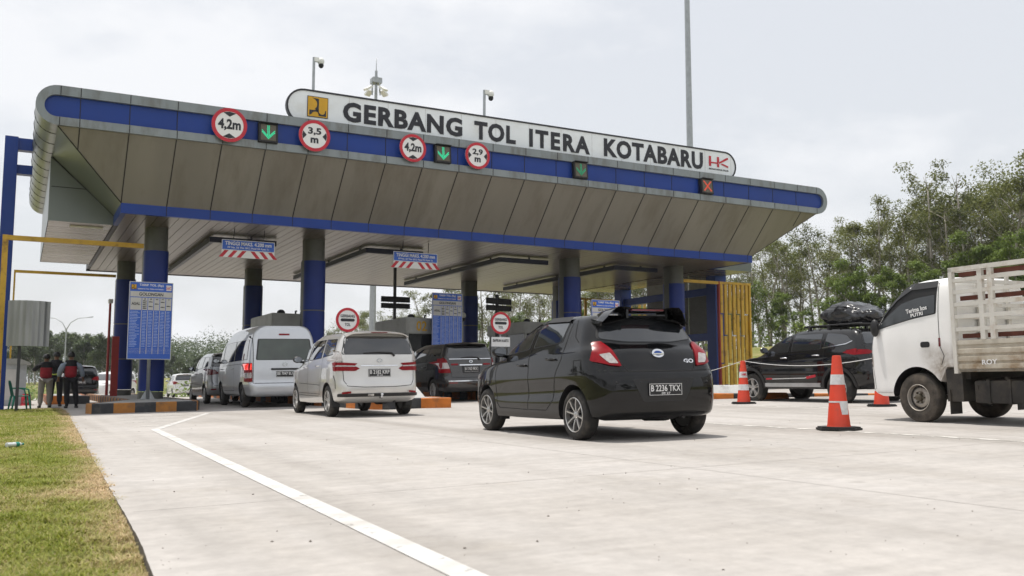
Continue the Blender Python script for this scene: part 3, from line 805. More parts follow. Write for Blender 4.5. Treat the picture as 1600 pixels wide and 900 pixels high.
def patch_into(bm, body, poly, axis, sgn, off, thick, step, mi=0):
    t = NB(); f = t.faces.new([t.verts.new((a, b, 0)) for a, b in poly])
    lo = [min(p[i] for p in poly) for i in (0, 1)]; hi = [max(p[i] for p in poly) for i in (0, 1)]
    for ax in (0, 1):
        k = math.floor(lo[ax] / step) + 1
        while k * step < hi[ax] - 1e-4:
            co = Vector((0, 0, 0)); no = Vector((0, 0, 0)); co[ax] = k * step + .0007; no[ax] = 1
            bmesh.ops.bisect_plane(t, geom=t.verts[:] + t.edges[:] + t.faces[:], plane_co=co, plane_no=no)
            k += 1
    top = {}; low = {}
    for v in t.verts:
        p, n = body.hit(v.co.x, v.co.y, axis, sgn)
        top[v] = bm.verts.new(p + n * off); low[v] = bm.verts.new(p - n * thick)
    for f in t.faces:
        q = bm.faces.new([top[v] for v in f.verts]); q.smooth = True; q.material_index = mi
    for e in t.edges:
        if len(e.link_faces) == 1:
            a, b = e.verts; q = bm.faces.new((top[a], top[b], low[b], low[a])); q.material_index = mi
    t.free()

def patch(name, body, items, m, parent, off=.004, thick=.01, step=.08, rnd=0):
    """items: [(poly, axis, sgn), ...] laid on the body surface as one thin shell"""
    bm = NB()
    for poly, axis, sgn in items: patch_into(bm, body, rnd_poly(poly, rnd) if rnd else poly, axis, sgn, off, thick, step)
    return obj(name, bm, m, parent, smooth=30)

def strip_into(bm, body, pts, axis, sgn, w, off, closed=False, step=.05):
    P = [Vector(p) for p in pts]
    if closed: P.append(P[0])
    Q = []
    for a, b in zip(P, P[1:]):
        n = max(1, int((b - a).length / step))
        for k in range(n): Q.append(a + (b - a) * (k / n))
    Q.append(P[-1]); Lr = []
    for i, q in enumerate(Q):
        d = (Q[min(i + 1, len(Q) - 1)] - Q[max(0, i - 1)]).normalized(); nn = Vector((-d.y, d.x)) * (w / 2)
        row = []
        for s in (1, -1):
            p, n = body.hit(q.x + nn.x * s, q.y + nn.y * s, axis, sgn); row.append(bm.verts.new(p + n * off))
        Lr.append(row)
    for a, b in zip(Lr, Lr[1:]): bm.faces.new((a[0], b[0], b[1], a[1]))

def wheel(car, x, y, z, r, w, rr, style, mr, mt=None, mhub=None, name='wheel'):
    """x is the outer face; sign of x gives the side"""
    s = 1 if x > 0 else -1; xc = x - s * w / 2
    def lathe(bm, prof, n, mi=0):
        rings = [[bm.verts.new((xc + s * a, y + rad * math.cos(t), z + rad * math.sin(t))) for t in np.linspace(0, 2 * math.pi, n, endpoint=False)] for a, rad in prof]
        skin(bm, rings, False, mi)
    h = w / 2
    bm = NB(); lathe(bm, [(h - .055, rr * .93), (h - .055, .05), (h - .035, .045), (h - .03, 0.004)], 32); lathe(bm, [(-h + .02, rr * .95), (-h + .02, .01)], 24)
    wh = obj(name, bm, mhub or m_rimdark, car, smooth=30)
    bm = NB(); lathe(bm, [(-h + .01, rr), (-h, rr + .02), (-h * .99, (r + rr) / 2), (-h * .88, r - .018), (-h * .7, r - .004), (-h * .3, r), (0, r), (h * .3, r), (h * .7, r - .004), (h * .88, r - .018), (h * .99, (r + rr) / 2), (h, rr + .02), (h - .01, rr), (h - .06, rr * .97)], 48)
    obj('tyre', bm, mt or m_tyre, wh, smooth=40)
    bm = NB(); lathe(bm, [(h - .06, rr * .94), (h - .004, rr * .955), (h + .002, rr * .985), (h - .004, rr + .004), (h - .02, rr + .002)], 48)
    if style in ('eight', 'five', 'seven'):
        N_ = {'eight': 8, 'five': 5, 'seven': 7}[style]
        for k in range(N_):
            for dd in ((-.5, .5) if style == 'five' else (0,)):
                a = 2 * math.pi * (k + .25) / N_
                u = Vector((0, math.cos(a), math.sin(a))); v = Vector((0, -math.sin(a), math.cos(a)))
                c = Vector((xc, y, z)); wd = rr * (.055 if style != 'five' else .075)
                r0, r1 = rr * .16, rr * .965
                pts = []
                for (q, ww, dx, of) in ((r0, wd * 1.25, h - .028, dd * wd * 1.6), ((r0 + r1) / 2, wd * .95, h - .012, dd * wd * 2.4), (r1, wd * 1.15, h - .008, dd * wd * 3.8)):
                    pts.append([bm.verts.new(c + u * q + v * (of + e * ww) + Vector((s * d_, 0, 0))) for e, d_ in ((-1, dx - .012), (-.75, dx), (.75, dx), (1, dx - .012), (1, dx - .045), (-1, dx - .045))])
                skin(bm, pts, True)
        lathe(bm, [(h - .035, rr * .24), (h - .02, rr * .2), (h - .014, rr * .12), (h - .012, .003)], 20)
    elif style == 'steel':
        lathe(bm, [(h - .05, rr * .94), (h - .075, rr * .86), (h - .05, rr * .72), (h - .03, rr * .55), (h - .045, rr * .42), (h - .045, rr * .3)], 40)
    elif style == 'cover':
        lathe(bm, [(h - .02, rr * .9), (h - .02, rr * .5), (h - .01, rr * .2), (h - .008, .004)], 30)
    obj('rim', bm, mr, wh, smooth=32)
    if style == 'steel':
        bm = NB()
        for k in range(18):
            a = 2 * math.pi * k / 18; c = Vector((xc + s * (h - .062), y + rr * .80 * math.cos(a), z + rr * .80 * math.sin(a)))
            u = Vector((0, math.cos(a), math.sin(a))); v = Vector((0, -math.sin(a), math.cos(a)))
            A = ring(bm, c + Vector((s * .012, 0, 0)), u, v, rr * .07, 8, rr * .05); B = ring(bm, c - Vector((s * .012, 0, 0)), u, v, rr * .07, 8, rr * .05); skin(bm, [A, B])
        obj('vent_hole', bm, m_dark, wh)
        bm = NB()
        lathe(bm, [(h - .045, rr * .29), (h - .0, rr * .26), (h + .01, rr * .15), (h + .012, .004)], 24)
        for k in range(6):
            a = 2 * math.pi * k / 6; c = Vector((xc + s * (h - .04), y + rr * .40 * math.cos(a), z + rr * .40 * math.sin(a)))
            A = ring(bm, c, Vector((0, 1, 0)), Vector((0, 0, 1)), .014, 6); B = ring(bm, c + Vector((s * .03, 0, 0)), Vector((0, 1, 0)), Vector((0, 0, 1)), .014, 6); skin(bm, [A, B])
        obj('hub', bm, mat_hub, wh, smooth=35)
    return wh
mat_hub = mat('greasy_hub', (.10, .085, .06), .5, metal=.3, vary=.3)

def number_plate(car, body, x, z, w, h, s1, s2, tilt=0, off=.012):
    p, n = body.hit(x, z, 'y', -1)
    bm = NB(); Mx = Matrix.Translation((p.x, p.y - off, z)) @ Matrix.Rotation(tilt, 4, 'X')
    box(bm, -w / 2, w / 2, 0, .03, -h / 2, h / 2, M=Mx)
    pl = obj('number_plate', bm, m_plate, car)
    bm = NB(); b = .004
    for a, b2, c, d in ((-w / 2 + .006, w / 2 - .006, h / 2 - .012, h / 2 - .007), (-w / 2 + .006, w / 2 - .006, -h / 2 + .007, -h / 2 + .012), (-w / 2 + .006, -w / 2 + .011, -h / 2 + .012, h / 2 - .012), (w / 2 - .011, w / 2 - .006, -h / 2 + .012, h / 2 - .012)):
        box(bm, a, b2, -.002, 0.0005, c, d, M=Mx)
    obj('plate_border', bm, m_platetxt, pl)
    me = text_mesh(s1, 1, bold=.012, width=w * .88, height=h * .50, extrude=.001); me.transform(Mx @ Matrix.Translation((0, -.003, h * .10)) @ Matrix.Rotation(R(90), 4, 'X')); obj('lettering', me, m_platetxt, pl)
    if s2:
        me = text_mesh(s2, 1, bold=.012, width=w * .26, height=h * .17, extrude=.001); me.transform(Mx @ Matrix.Translation((0, -.003, -h * .30)) @ Matrix.Rotation(R(90), 4, 'X')); obj('lettering', me, m_platetxt, pl)
    return pl

def ellipsoid(bm, c, r, M=None, mi=0, n=14):
    q = bmesh.ops.create_uvsphere(bm, u_segments=n, v_segments=n // 2 + 2, radius=1)
    T = Matrix.Translation(c) @ (M or Matrix()) @ Matrix.Diagonal((*r, 1))
    bmesh.ops.transform(bm, matrix=T, verts=q['verts'])
    for v in q['verts']:
        for f in v.link_faces: f.smooth = True; f.material_index = mi

def side_mirror(car, body, y, z, m, sc=1.0, glass=True):
    for s in (-1, 1):
        p, n = body.hit(y, z, 'x', s)
        bm = NB(); c = Vector((p.x + s * .13 * sc, y + .02, z + .05 * sc))
        ellipsoid(bm, c, (.105 * sc, .06 * sc, .075 * sc), Matrix.Rotation(s * R(-12), 4, 'Z'))
        tube(bm, [(p.x - s * .02, y + .04, z - .01), (p.x + s * .06, y + .03, z + .0), (c.x - s * .02, c.y, c.z - .03 * sc)], [.03 * sc, .025 * sc, .03 * sc], 8)
        o = obj('side_mirror', bm, m, car, smooth=50)
        if glass:
            bm = NB(); A = ring(bm, c + Vector((0, -.062 * sc, 0)), Vector((1, 0, 0)), Vector((0, 0, 1)), .082 * sc, 16, .055 * sc); bm.faces.new(A)
            obj('mirror_glass', bm, m_mirror, o)

def handle(car, body, y, z, m, L=.17):
    for s in (-1, 1):
        bm = NB(); p0, n = body.hit(y - L / 2, z, 'x', s); p1, _ = body.hit(y + L / 2, z, 'x', s)
        a, b = p0 + n * .004, p1 + n * .004
        tube(bm, [a, a + n * .032 + (b - a) * .15, b + n * .032 - (b - a) * .15, b], [.012, .014, .014, .012], 8)
        o = obj('door_handle', bm, m, car, smooth=60)

def emblem_oval(car, body, x, z, rx, rz, m, inner=None, t=.012):
    p, n = body.hit(x, z, 'y', -1); up = Vector((0, 0, 1)); up = (up - n * up.dot(n)).normalized(); si = up.cross(n)
    n = Vector((n.x, n.y, n.z * .45)).normalized(); up = Vector((0, 0, 1)); up = (up - n * up.dot(n)).normalized(); si = up.cross(n); bm = NB(); c = p + n * .012; N_ = 24
    A = ring(bm, c - n * .02, si, up, rx, N_, rz); B = ring(bm, c + n * t, si, up, rx * .95, N_, rz * .95); skin(bm, [A, B])
    o = obj('emblem', bm, m, car, smooth=40)
    if inner:
        bm = NB(); A = ring(bm, c + n * (t + .001), si, up, rx * .62, N_, rz * .55); bm.faces.new(A); obj('emblem_centre', bm, inner, o)
    return p, n, si, up

def car_shell(root, spec):
    """body, glass, lamps, seams, wheels from one description; returns the body surface for extra details"""
    bm = body_bm(spec['levels'], spec.get('crown', .03)); B = Body(bm)
    r = spec['wheel_r']; wb = spec['wb']
    ra = spec.get('arch_r', r + .055); ax = spec.get('arch_x', .52)
    me = cut_arches(bm, [(0, r, ra, ax), (wb, r, ra, ax)], [spec['paint'], m_trim])
    obj('body', me, [spec['paint'], m_trim], root, smooth=38)
    for s in (-1, 1):
        for gpoly in spec['side_glass']:
            fr = patch('window_frame', B, [(gpoly, 'x', s)], m_trim, root, off=.003, rnd=.03)
            c = Vector((sum(p[0] for p in gpoly) / len(gpoly), sum(p[1] for p in gpoly) / len(gpoly)))
            ins = []
            for p in gpoly:
                q = Vector(p) - c; ins.append(tuple(c + q * (1 - .028 / max(q.length, .1))))
            patch('pane', B, [(ins, 'x', s)], spec.get('glass', m_glass), fr, off=.0055, rnd=.03)
    if 'rear_glass' in spec:
        rg = spec['rear_glass']; fr = patch('rear_window_frame', B, [(rg, 'y', -1)], m_trim, root, off=.003, rnd=.05)
        c = Vector((0, sum(p[1] for p in rg) / len(rg))); ins = [tuple(c + (Vector(p) - c) * .955) for p in rg]
        patch('pane', B, [(ins, 'y', -1)], spec.get('rear_glass_m', spec.get('glass', m_glass)), fr, off=.0055, rnd=.05)
    if 'windscreen' in spec:
        patch('windscreen', B, [(spec['windscreen'], 'y', 1)], m_glass, root, off=.005, rnd=.05)
    for s in (-1, 1):
        items = [([(s * a, b) for a, b in poly], 'y', -1) for poly in spec.get('tail_rear', [])] + [(poly, 'x', s) for poly in spec.get('tail_side', [])]
        if items:
            tl = patch('tail_light', B, items, spec.get('tail_m', m_tail), root, off=.018, thick=.01, rnd=.02, step=.05)
            it2 = [([(s * a, b) for a, b in poly], 'y', -1) for poly in spec.get('tail_clear', [])]
            if it2: patch('clear_lens', B, it2, m_clear, tl, off=.0215, thick=.004, rnd=.015, step=.05)
        it3 = [(poly, 'x', s) for poly in spec.get('head_side', [])]
        if it3: patch('headlight', B, it3, m_clear, root, off=.008, rnd=.03, step=.06)
    bm = NB()
    for s in (-1, 1):
        for pts in spec.get('seams', []): strip_into(bm, B, pts, 'x', s, spec.get('seam_w', .009), .0022)
    for pts in spec.get('rear_seams', []): strip_into(bm, B, pts, 'y', -1, spec.get('seam_w', .009) * 1.3, .0022)
    obj('shut_lines', bm, m_seamc, root)
    for (poly, axis, m, off) in spec.get('cladding', []):
        for s in ((-1, 1) if axis == 'x' else (-1,)):
            patch('cladding', B, [(poly, axis, s)], m, root, off=off, thick=.01, rnd=.015)
    xw = spec['wheel_x']
    for y in (0, wb):
        for s in (-1, 1): wheel(root, s * xw, y, r, r, spec['tyre_w'], spec['rim_r'], spec['rim'], spec.get('rim_m', m_rim), mhub=spec.get('hub_m'))
    for (y, z, L) in spec.get('handles', []): handle(root, B, y, z, spec.get('handle_m', spec['paint']), L)
    if 'mirror' in spec: side_mirror(root, B, *spec['mirror'], spec.get('mirror_m', spec['paint']))
    # underside: axle, silencer, tank
    bm = NB(); tube(bm, [(-xw + .15, 0, r), (xw - .15, 0, r)], .045, 8); box(bm, -.45, .45, .3, wb - .4, spec['floor'] - .05, spec['floor'] + .08)
    tube(bm, [(.25, -.25, spec['floor'] - .0), (.25, .2, spec['floor'] - .02)], .075, 10); tube(bm, [(.32, spec['levels'][2]['yr'] + .12, spec['floor'] - .02), (.3, -.2, spec['floor'])], .022, 8)
    obj('underbody', bm, m_trim, root)
    return B
# ------------------------------------------------------------------ vehicles: the cars in the photograph
def place(name, label, cat, x, y, head, z=None, group=None, sc=1.0):
    """x, y of the rear-axle centre; head = degrees to the right of +Y; car leans with the crossfall"""
    z = g(x, y) if z is None else z
    sl = (g(x + .7, y) - g(x - .7, y)) / 1.4
    o = thing(name, label, cat, (x, y, z), rot=(0, -math.atan(sl), -R(head)), group=group)
    o.scale = (sc, sc, sc)
    return o

# --- black hatchback
def W_(k, pts): return [(y, v * k) for y, v in pts]
hb = [(-.6, .775), (-.2, .812), (.6, .818), (1.6, .818), (2.4, .812), (3.0, .74)]
hatch_levels = [
    dict(z=.23, w=W_(.84, hb), yr=-.42, yf=3.0),
    dict(z=[(-.6, .29), (.2, .24), (2.6, .22)], w=W_(.955, hb), yr=-.565, yf=3.09, bow=.07),
    dict(z=[(-.6, .42), (1, .41), (3, .38)], w=W_(.992, hb), yr=-.615, yf=3.16, bow=.07, cr=(.30, .22)),
    dict(z=[(-.6, .60), (.3, .56), (2.2, .50), (3, .54)], w=[(-.6, .77), (-.2, .806), (.5, .800), (1.6, .803), (2.4, .806), (3.0, .735)], yr=-.625, yf=3.17, bow=.07, cr=(.30, .22)),
    dict(z=[(-.6, .74), (1, .70), (3, .68)], w=W_(1.0, hb), yr=-.605, yf=3.14, bow=.07, cr=(.30, .22)),
    dict(z=[(-.6, .785), (1, .75), (3, .72)], w=W_(.998, hb), yr=-.575, yf=3.12, bow=.07, cr=(.28, .22)),
    dict(z=[(-.6, .90), (1, .86), (2.4, .83), (3, .79)], w=W_(.985, hb), yr=-.525, yf=3.04, bow=.08, cr=(.26, .22)),
    dict(z=[(-.5, 1.02), (1, .96), (2.1, .925), (2.9, .86)], w=W_(.965, hb), yr=-.455, yf=2.80, bow=.09, cr=(.22, .2), cf=(.5, .4)),
    dict(z=[(-.5, 1.12), (.3, 1.06), (1.2, 1.015), (2.1, .98), (2.5, .955)], w=[(-.3, .735), (.5, .765), (1.5, .765), (2.3, .70)], yr=-.34, yf=2.45, bow=.09, cr=(.20, .18), cf=(.42, .4)),
    dict(z=[(-.4, 1.27), (1.2, 1.22), (2, 1.18)], w=[(-.3, .655), (.5, .69), (1.5, .68), (2, .62)], yr=-.245, yf=2.02, bow=.08, cr=(.18, .16), cf=(.40, .35)),
    dict(z=[(-.3, 1.40), (.8, 1.405), (1.6, 1.36)], w=[(-.2, .585), (.5, .615), (1.3, .605)], yr=-.155, yf=1.55, bow=.07, cr=(.16, .16), cf=(.35, .32)),
    dict(z=[(-.2, 1.455), (.8, 1.465), (1.4, 1.42)], w=[(-.2, .515), (.5, .55), (1.2, .54)], yr=-.085, yf=1.32, bow=.06, cr=(.16, .16), cf=(.3, .3)),
]
hatch_spec = dict(levels=hatch_levels, crown=.03, paint=m_pblack, wb=2.45, wheel_r=.292, arch_r=.352, wheel_x=.80, tyre_w=.18, rim_r=.20, rim='eight', floor=.27, seam_w=.010,
    side_glass=[[(2.05, 1.015), (1.20, 1.085), (1.17, 1.40), (1.42, 1.375), (1.78, 1.20)], [(1.10, 1.095), (.36, 1.145), (.33, 1.395), (1.08, 1.405)]],
    rear_glass=[(-.63, 1.165), (-.3, 1.125), (.3, 1.125), (.63, 1.165), (.52, 1.42), (-.52, 1.42)],
    windscreen=[(-.60, 1.02), (.60, 1.02), (.50, 1.38), (-.50, 1.38)],
    tail_rear=[[(.675, 1.12), (.59, 1.13), (.535, 1.03), (.485, .84), (.62, .855), (.765, .905), (.735, 1.0)]], 
    tail_clear=[[(.69, .975), (.575, .99), (.515, .87), (.62, .875)]],
    head_side=[[(3.0, .83), (2.60, .90), (2.64, .80), (3.0, .70)]],
    seams=[[(2.02, 1.0), (2.10, .80), (2.06, .40), (1.99, .335), (1.16, .325)], [(1.15, 1.40), (1.15, 1.03), (1.12, .80), (1.13, .5), (1.16, .325), (.66, .33), (.48, .46), (.45, .62), (.38, .80), (.27, .95), (.27, 1.38)], [(.22, 1.45), (.10, 1.2), (-.02, 1.13)],
           [(-.03, .92), (-.19, .925), (-.19, .79), (-.03, .785), (-.03, .92)]],
    rear_seams=[[(-.66, 1.14), (-.54, 1.02), (-.44, .815), (-.40, .785), (.40, .785), (.44, .815), (.54, 1.02), (.66, 1.14)], [(-.40, .785), (-.79, .80)], [(.40, .785), (.79, .80)]],
    handles=[(1.30, .885, .19), (.52, .945, .19)], mirror=(1.92, 1.03))
hatch = place('hatchback', 'black hatchback with a tall roof spoiler, its back to the camera in the foreground', 'car', 6.76, 9.46, 2.0, sc=1.025)
hatch.scale = (1.10, 1.025, 1.025)
B = car_shell(hatch, hatch_spec)
# high brake lamp, rear spoiler in two tiers
def loft_x(name, m, par, secs):
    """secs: list of (x, [(y,z),...]) sections"""
    bm = NB(); rings = [[bm.verts.new((x, y, z)) for y, z in s] for x, s in secs]; skin(bm, rings, True); return obj(name, bm, m, par, smooth=40)
def blade(x, y0, y1, z0, z1, t): return (x, [(y0, z0 + t), (y0 + .02, z0 - t), ((y0 + y1) / 2, (z0 + z1) / 2 - t * 1.2), (y1, z1 - t * .4), (y1 - .012, z1 + t * .3), ((y0 + y1) / 2, (z0 + z1) / 2 + t)])
def sst(a, b, v): t = min(1, max(0, (v - a) / (b - a))); return t * t * (3 - 2 * t)
xs_ = [-.585, -.575, -.56, -.54, -.51, -.46, -.40, -.30, -.25, -.22, 0, .22, .25, .30, .40, .46, .51, .54, .56, .575, .585]
def spo(x, lo):
    a = abs(x); e = sst(.40, .59, a); mid = 1 - sst(.21, .27, a)
    if lo: return blade(x, -.10 + .05 * e, -.275 + .10 * e + .05 * mid, 1.425 - .12 * e, 1.40 - .05 * sst(.22, .56, a) - .03 * e + .045 * mid, .013)
    return blade(x, .02 - .05 * e, -.345 + .10 * e + .03 * mid, 1.490 - .13 * e, 1.535 - .19 * e - .015 * mid, .013)
loft_x('spoiler', m_pblack, hatch, [spo(x, False) for x in xs_])
loft_x('spoiler_lower_lip', m_pblack, hatch, [spo(x, True) for x in xs_[1:-1]])
bm = NB()
for s in (-1, 1):
    box(bm, s * .27, s * .24, -.30, -.12, 1.41, 1.512)
    prism(bm, [(-.02, 1.38), (-.23, 1.32), (-.25, 1.37), (-.04, 1.41)], 'yz', s * .57, s * .55)
obj('spoiler_support', bm, m_pblack, hatch)
bm = NB(); box(bm, -.21, .21, -.325, -.25, 1.495, 1.515, bev=.006); obj('high_brake_light', bm, m_taildark, hatch)
# badges and plate
p, n, si, up = emblem_oval(hatch, B, 0, .985, .083, .055, m_chrome, mat('blue_enamel', (.02, .07, .30), .25))
box_bm = NB(); box(box_bm, -.065, .065, p.y - .040, p.y - .028, .975, .992, bev=.003); obj('badge_bar', box_bm, m_chrome, hatch)
pq, _ = B.hit(.42, .92, 'y', -1); me = text_mesh('GO', 1, bold=.03, width=.13, height=.05, extrude=.004); me.transform(Matrix.Translation((.395, pq.y - .016, .90)) @ Matrix.Rotation(R(75), 4, 'X')); obj('lettering', me, m_chrome, hatch)
patch('plate_recess', B, [([(-.40, .70), (.40, .70), (.27, .44), (-.27, .44)], 'y', -1)], m_trim, hatch, off=.002, rnd=.03)
number_plate(hatch, B, 0, .575, .43, .145, 'B 2236 TKX', '09 27')
for s in (-1, 1):
    bm = NB()
    strip_into(bm, B, [(1.70, 1.285), (1.42, 1.415), (1.18, 1.432)], 'x', s, .055, .022); strip_into(bm, B, [(1.10, 1.435), (.34, 1.418)], 'x', s, .055, .022)
    obj('rain_guard', bm, m_trim, hatch)
bm = NB(); strip_into(bm, B, [(-.62, .262), (.62, .262)], 'y', -1, .07, .003); obj('bumper_lip', bm, m_trim, hatch)
each('parking_sensor', [lambda b, x_=s * xx: ellipsoid(b, B.hit(x_, .66, 'y', -1)[0], (.012, .006, .012)) for s in (-1, 1) for xx in (.30, .58)], m_trim, hatch)
each('mud_flap', [lambda b, s=s: box(b, s * .64, s * .76, 2.06, 2.075, .17, .30) for s in (-1, 1)], m_trim, hatch)

# --- silver MPV shape, used for three of them
av = [(-.7, .79), (-.2, .825), (.6, .832), (2.0, .832), (2.7, .82), (3.3, .72)]
def mpv_levels():
    return [
    dict(z=.27, w=W_(.84, av), yr=-.6, yf=3.2),
    dict(z=[(-.7, .34), (0, .28), (3, .26)], w=W_(.95, av), yr=-.735, yf=3.33, bow=.06),
    dict(z=[(-.7, .46), (3, .42)], w=W_(.985, av), yr=-.785, yf=3.40, bow=.06, cr=(.26, .2)),
    dict(z=.62, w=W_(.995, av), yr=-.785, yf=3.41, bow=.06, cr=(.26, .2)),
    dict(z=[(-.7, .70), (3, .70)], w=W_(1, av), yr=-.755, yf=3.40, bow=.06, cr=(.24, .2)),
    dict(z=.88, w=W_(.995, av), yr=-.735, yf=3.34, bow=.06, cr=(.24, .18)),
    dict(z=[(-.7, 1.03), (1.5, .99), (3.2, .92)], w=W_(.985, av), yr=-.725, yf=3.20, bow=.06, cr=(.22, .18), cf=(.45, .35)),
    dict(z=[(-.7, 1.17), (.5, 1.12), (1.6, 1.09), (2.7, 1.04)], w=[(-.5, .765), (.3, .80), (1.8, .80), (2.6, .72)], yr=-.71, yf=2.85, bow=.06, cr=(.18, .15), cf=(.45, .4)),
    dict(z=[(-.6, 1.36), (1.5, 1.32), (2.3, 1.28)], w=[(-.5, .72), (.3, .745), (1.8, .735), (2.3, .66)], yr=-.665, yf=2.40, bow=.06, cr=(.15, .13), cf=(.4, .35)),
    dict(z=[(-.6, 1.55), (1.0, 1.55), (1.9, 1.49)], w=[(-.5, .66), (.3, .68), (1.6, .665)], yr=-.60, yf=1.98, bow=.05, cr=(.14, .13), cf=(.35, .3)),
    dict(z=[(-.5, 1.625), (1.0, 1.63), (1.7, 1.56)], w=[(-.5, .59), (.3, .61), (1.5, .595)], yr=-.54, yf=1.76, bow=.05, cr=(.14, .13), cf=(.3, .3)),
    ]
mpv_spec = dict(levels=mpv_levels(), crown=.045, paint=m_psilver, wb=2.655, wheel_r=.31, arch_r=.365, wheel_x=.815, tyre_w=.185, rim_r=.20, rim='five', floor=.30,
    side_glass=[[(2.36, 1.085), (1.52, 1.12), (1.47, 1.52), (1.72, 1.51), (2.08, 1.33)], [(1.42, 1.125), (.50, 1.155), (.48, 1.53), (1.38, 1.525)], [(.40, 1.165), (-.32, 1.215), (-.30, 1.515), (.38, 1.53)]],
    rear_glass=[(-.71, 1.20), (.71, 1.20), (.625, 1.555), (-.625, 1.555)], windscreen=[(-.62, 1.12), (.62, 1.12), (.55, 1.50), (-.55, 1.50)],
    tail_rear=[[(.80, 1.055), (.42, 1.03), (.48, .985), (.38, .93), (.46, .885), (.80, .89)]], tail_side=[[(-.54, 1.06), (-.38, 1.05), (-.44, .89), (-.54, .88)]],
    tail_clear=[[(.80, 1.0), (.46, .985), (.46, .965), (.80, .97)], [(.80, 1.27), (.715, 1.26), (.69, 1.07), (.80, 1.07)]],
    head_side=[[(3.25, .95), (2.85, 1.0), (2.9, .86), (3.28, .80)]],
    seams=[[(2.36, 1.08), (2.42, .8), (2.30, .42), (1.5, .40)], [(1.45, 1.53), (1.47, 1.1), (1.47, .4), (.62, .40), (.50, .55), (.42, .80), (.36, .92), (.42, 1.53)], [(2.2, .66), (.5, .62)], [(2.25, .46), (.5, .44)]],
    rear_seams=[[(-.73, 1.2), (-.70, 1.04), (-.68, .70), (-.62, .60), (-.3, .575), (.3, .575), (.62, .60), (.68, .70), (.70, 1.04), (.73, 1.2)]],
    cladding=[([(-.76, .455), (.76, .455), (.76, .40), (-.76, .40)], 'y', m_trim, .03)],
    handles=[(1.64, .985, .19), (.66, 1.0, .19)], handle_m=m_chrome, mirror=(2.26, 1.12))
mpv = place('family_car', 'warm silver family car with slatted red tail lamps, behind the tall minibus', 'car', 6.42, 18.40, 1.7, sc=1.03)
mpv.scale = (1.06, 1.03, 1.03)
mpv_spec['mirror_m'] = m_trim
B = car_shell(mpv, mpv_spec)
def mpv_extras(root, B, pl1, pl2, m):
    xs2 = [-.62, -.60, -.5, -.25, 0, .25, .5, .60, .62]
    loft_x('roof_spoiler', m, root, [blade(x, -.45, -.72 + .12 * (abs(x) / .62) ** 4, 1.655 - .05 * (x / .62) ** 2 - (.03 if abs(x) > .59 else 0), 1.62 - .03 * (x / .62) ** 2 - (.04 if abs(x) > .59 else 0), .02) for x in xs2])
    p, _ = B.hit(0, 1.60, 'y', -1); bm = NB(); box(bm, -.16, .16, -.735, -.70, 1.615, 1.635, bev=.005); obj('high_brake_light', bm, m_taildark, root)
    number_plate(root, B, .0, .845, .43, .15, pl1, pl2)
    bm = NB(); pts = [B.hit(x, z, 'y', -1) for x, z in ((.30, 1.17), (.24, 1.225), (0, 1.235), (-.30, 1.225))]
    tube(bm, [p + n * o for (p, n), o in zip(pts, (.01, .035, .03, .018))], [.022, .014, .011, .008], 8); obj('rear_wiper', bm, m_trim, root)
    bm = NB(); strip_into(bm, B, [(-.36, .985), (.36, .985)], 'y', -1, .022, .012); obj('garnish', bm, m_chrome if m is not m_pwhite else m_pwhite, root)
    emblem_oval(root, B, 0, 1.085, .055, .038, m_chrome, m)
    each('reflector', [lambda b, s=s: strip_into(b, B, [(s * .70, .47), (s * .56, .485)], 'y', -1, .035, .034) for s in (-1, 1)], m_tail, root)
    each('bumper_slit', [lambda b, s=s: strip_into(b, B, [(-.44, .80), (-.52, .70), (-.53, .55)], 'x', s, .025, .004) for s in (-1, 1)], m_trim, root)
mpv_extras(mpv, B, 'B 2182 KRP', '05 24', m_psilver)
bm = NB(); tube(bm, [(0, -.74, .37), (0, -.86, .36), (0, -.89, .41)], .018, 8); ellipsoid(bm, (0, -.89, .43), (.028, .028, .028)); box(bm, -.26, -.14, -.835, -.81, .405, .445)
obj('tow_hitch', bm, m_chrome, mpv)
each('mud_flap', [lambda b, s=s: box(b, s * .66, s * .78, -.345, -.33, .20, .34) for s in (-1, 1)], m_trim, mpv)

# further silver car in front of the van, white one far beyond
sp2 = dict(mpv_spec); sp2['paint'] = m_psil2; sp2['mirror_m'] = m_trim; sp2['tail_m'] = m_taildark
sp2['tail_rear'] = [[(.80, 1.14), (.60, 1.10), (.46, .98), (.60, .95), (.80, .92)]]; sp2['tail_side'] = [[(-.53, 1.15), (-.20, 1.10), (-.36, 1.0), (-.53, .92)]]; sp2['tail_clear'] = []; sp2['handle_m'] = m_psil2; sp2['cladding'] = []
c2 = place('family_car', 'grey silver family car half hidden beyond the left side of the tall van', 'car', 6.22, 31.6, 0)
B = car_shell(c2, sp2); mpv_extras(c2, B, 'BE 1365 AN', '', m_psil2)
sp3 = dict(sp2); sp3['paint'] = m_pwhite; sp3['mirror_m'] = m_pwhite; sp3['handle_m'] = m_pwhite; sp3['tail_m'] = m_tail
c3 = place('family_car', 'white family car driving away beyond the gate, seen right of the big tariff board', 'car', 10.6, 70, 0)
B = car_shell(c3, sp3); mpv_extras(c3, B, 'BE 2480 CK', '', m_pwhite)

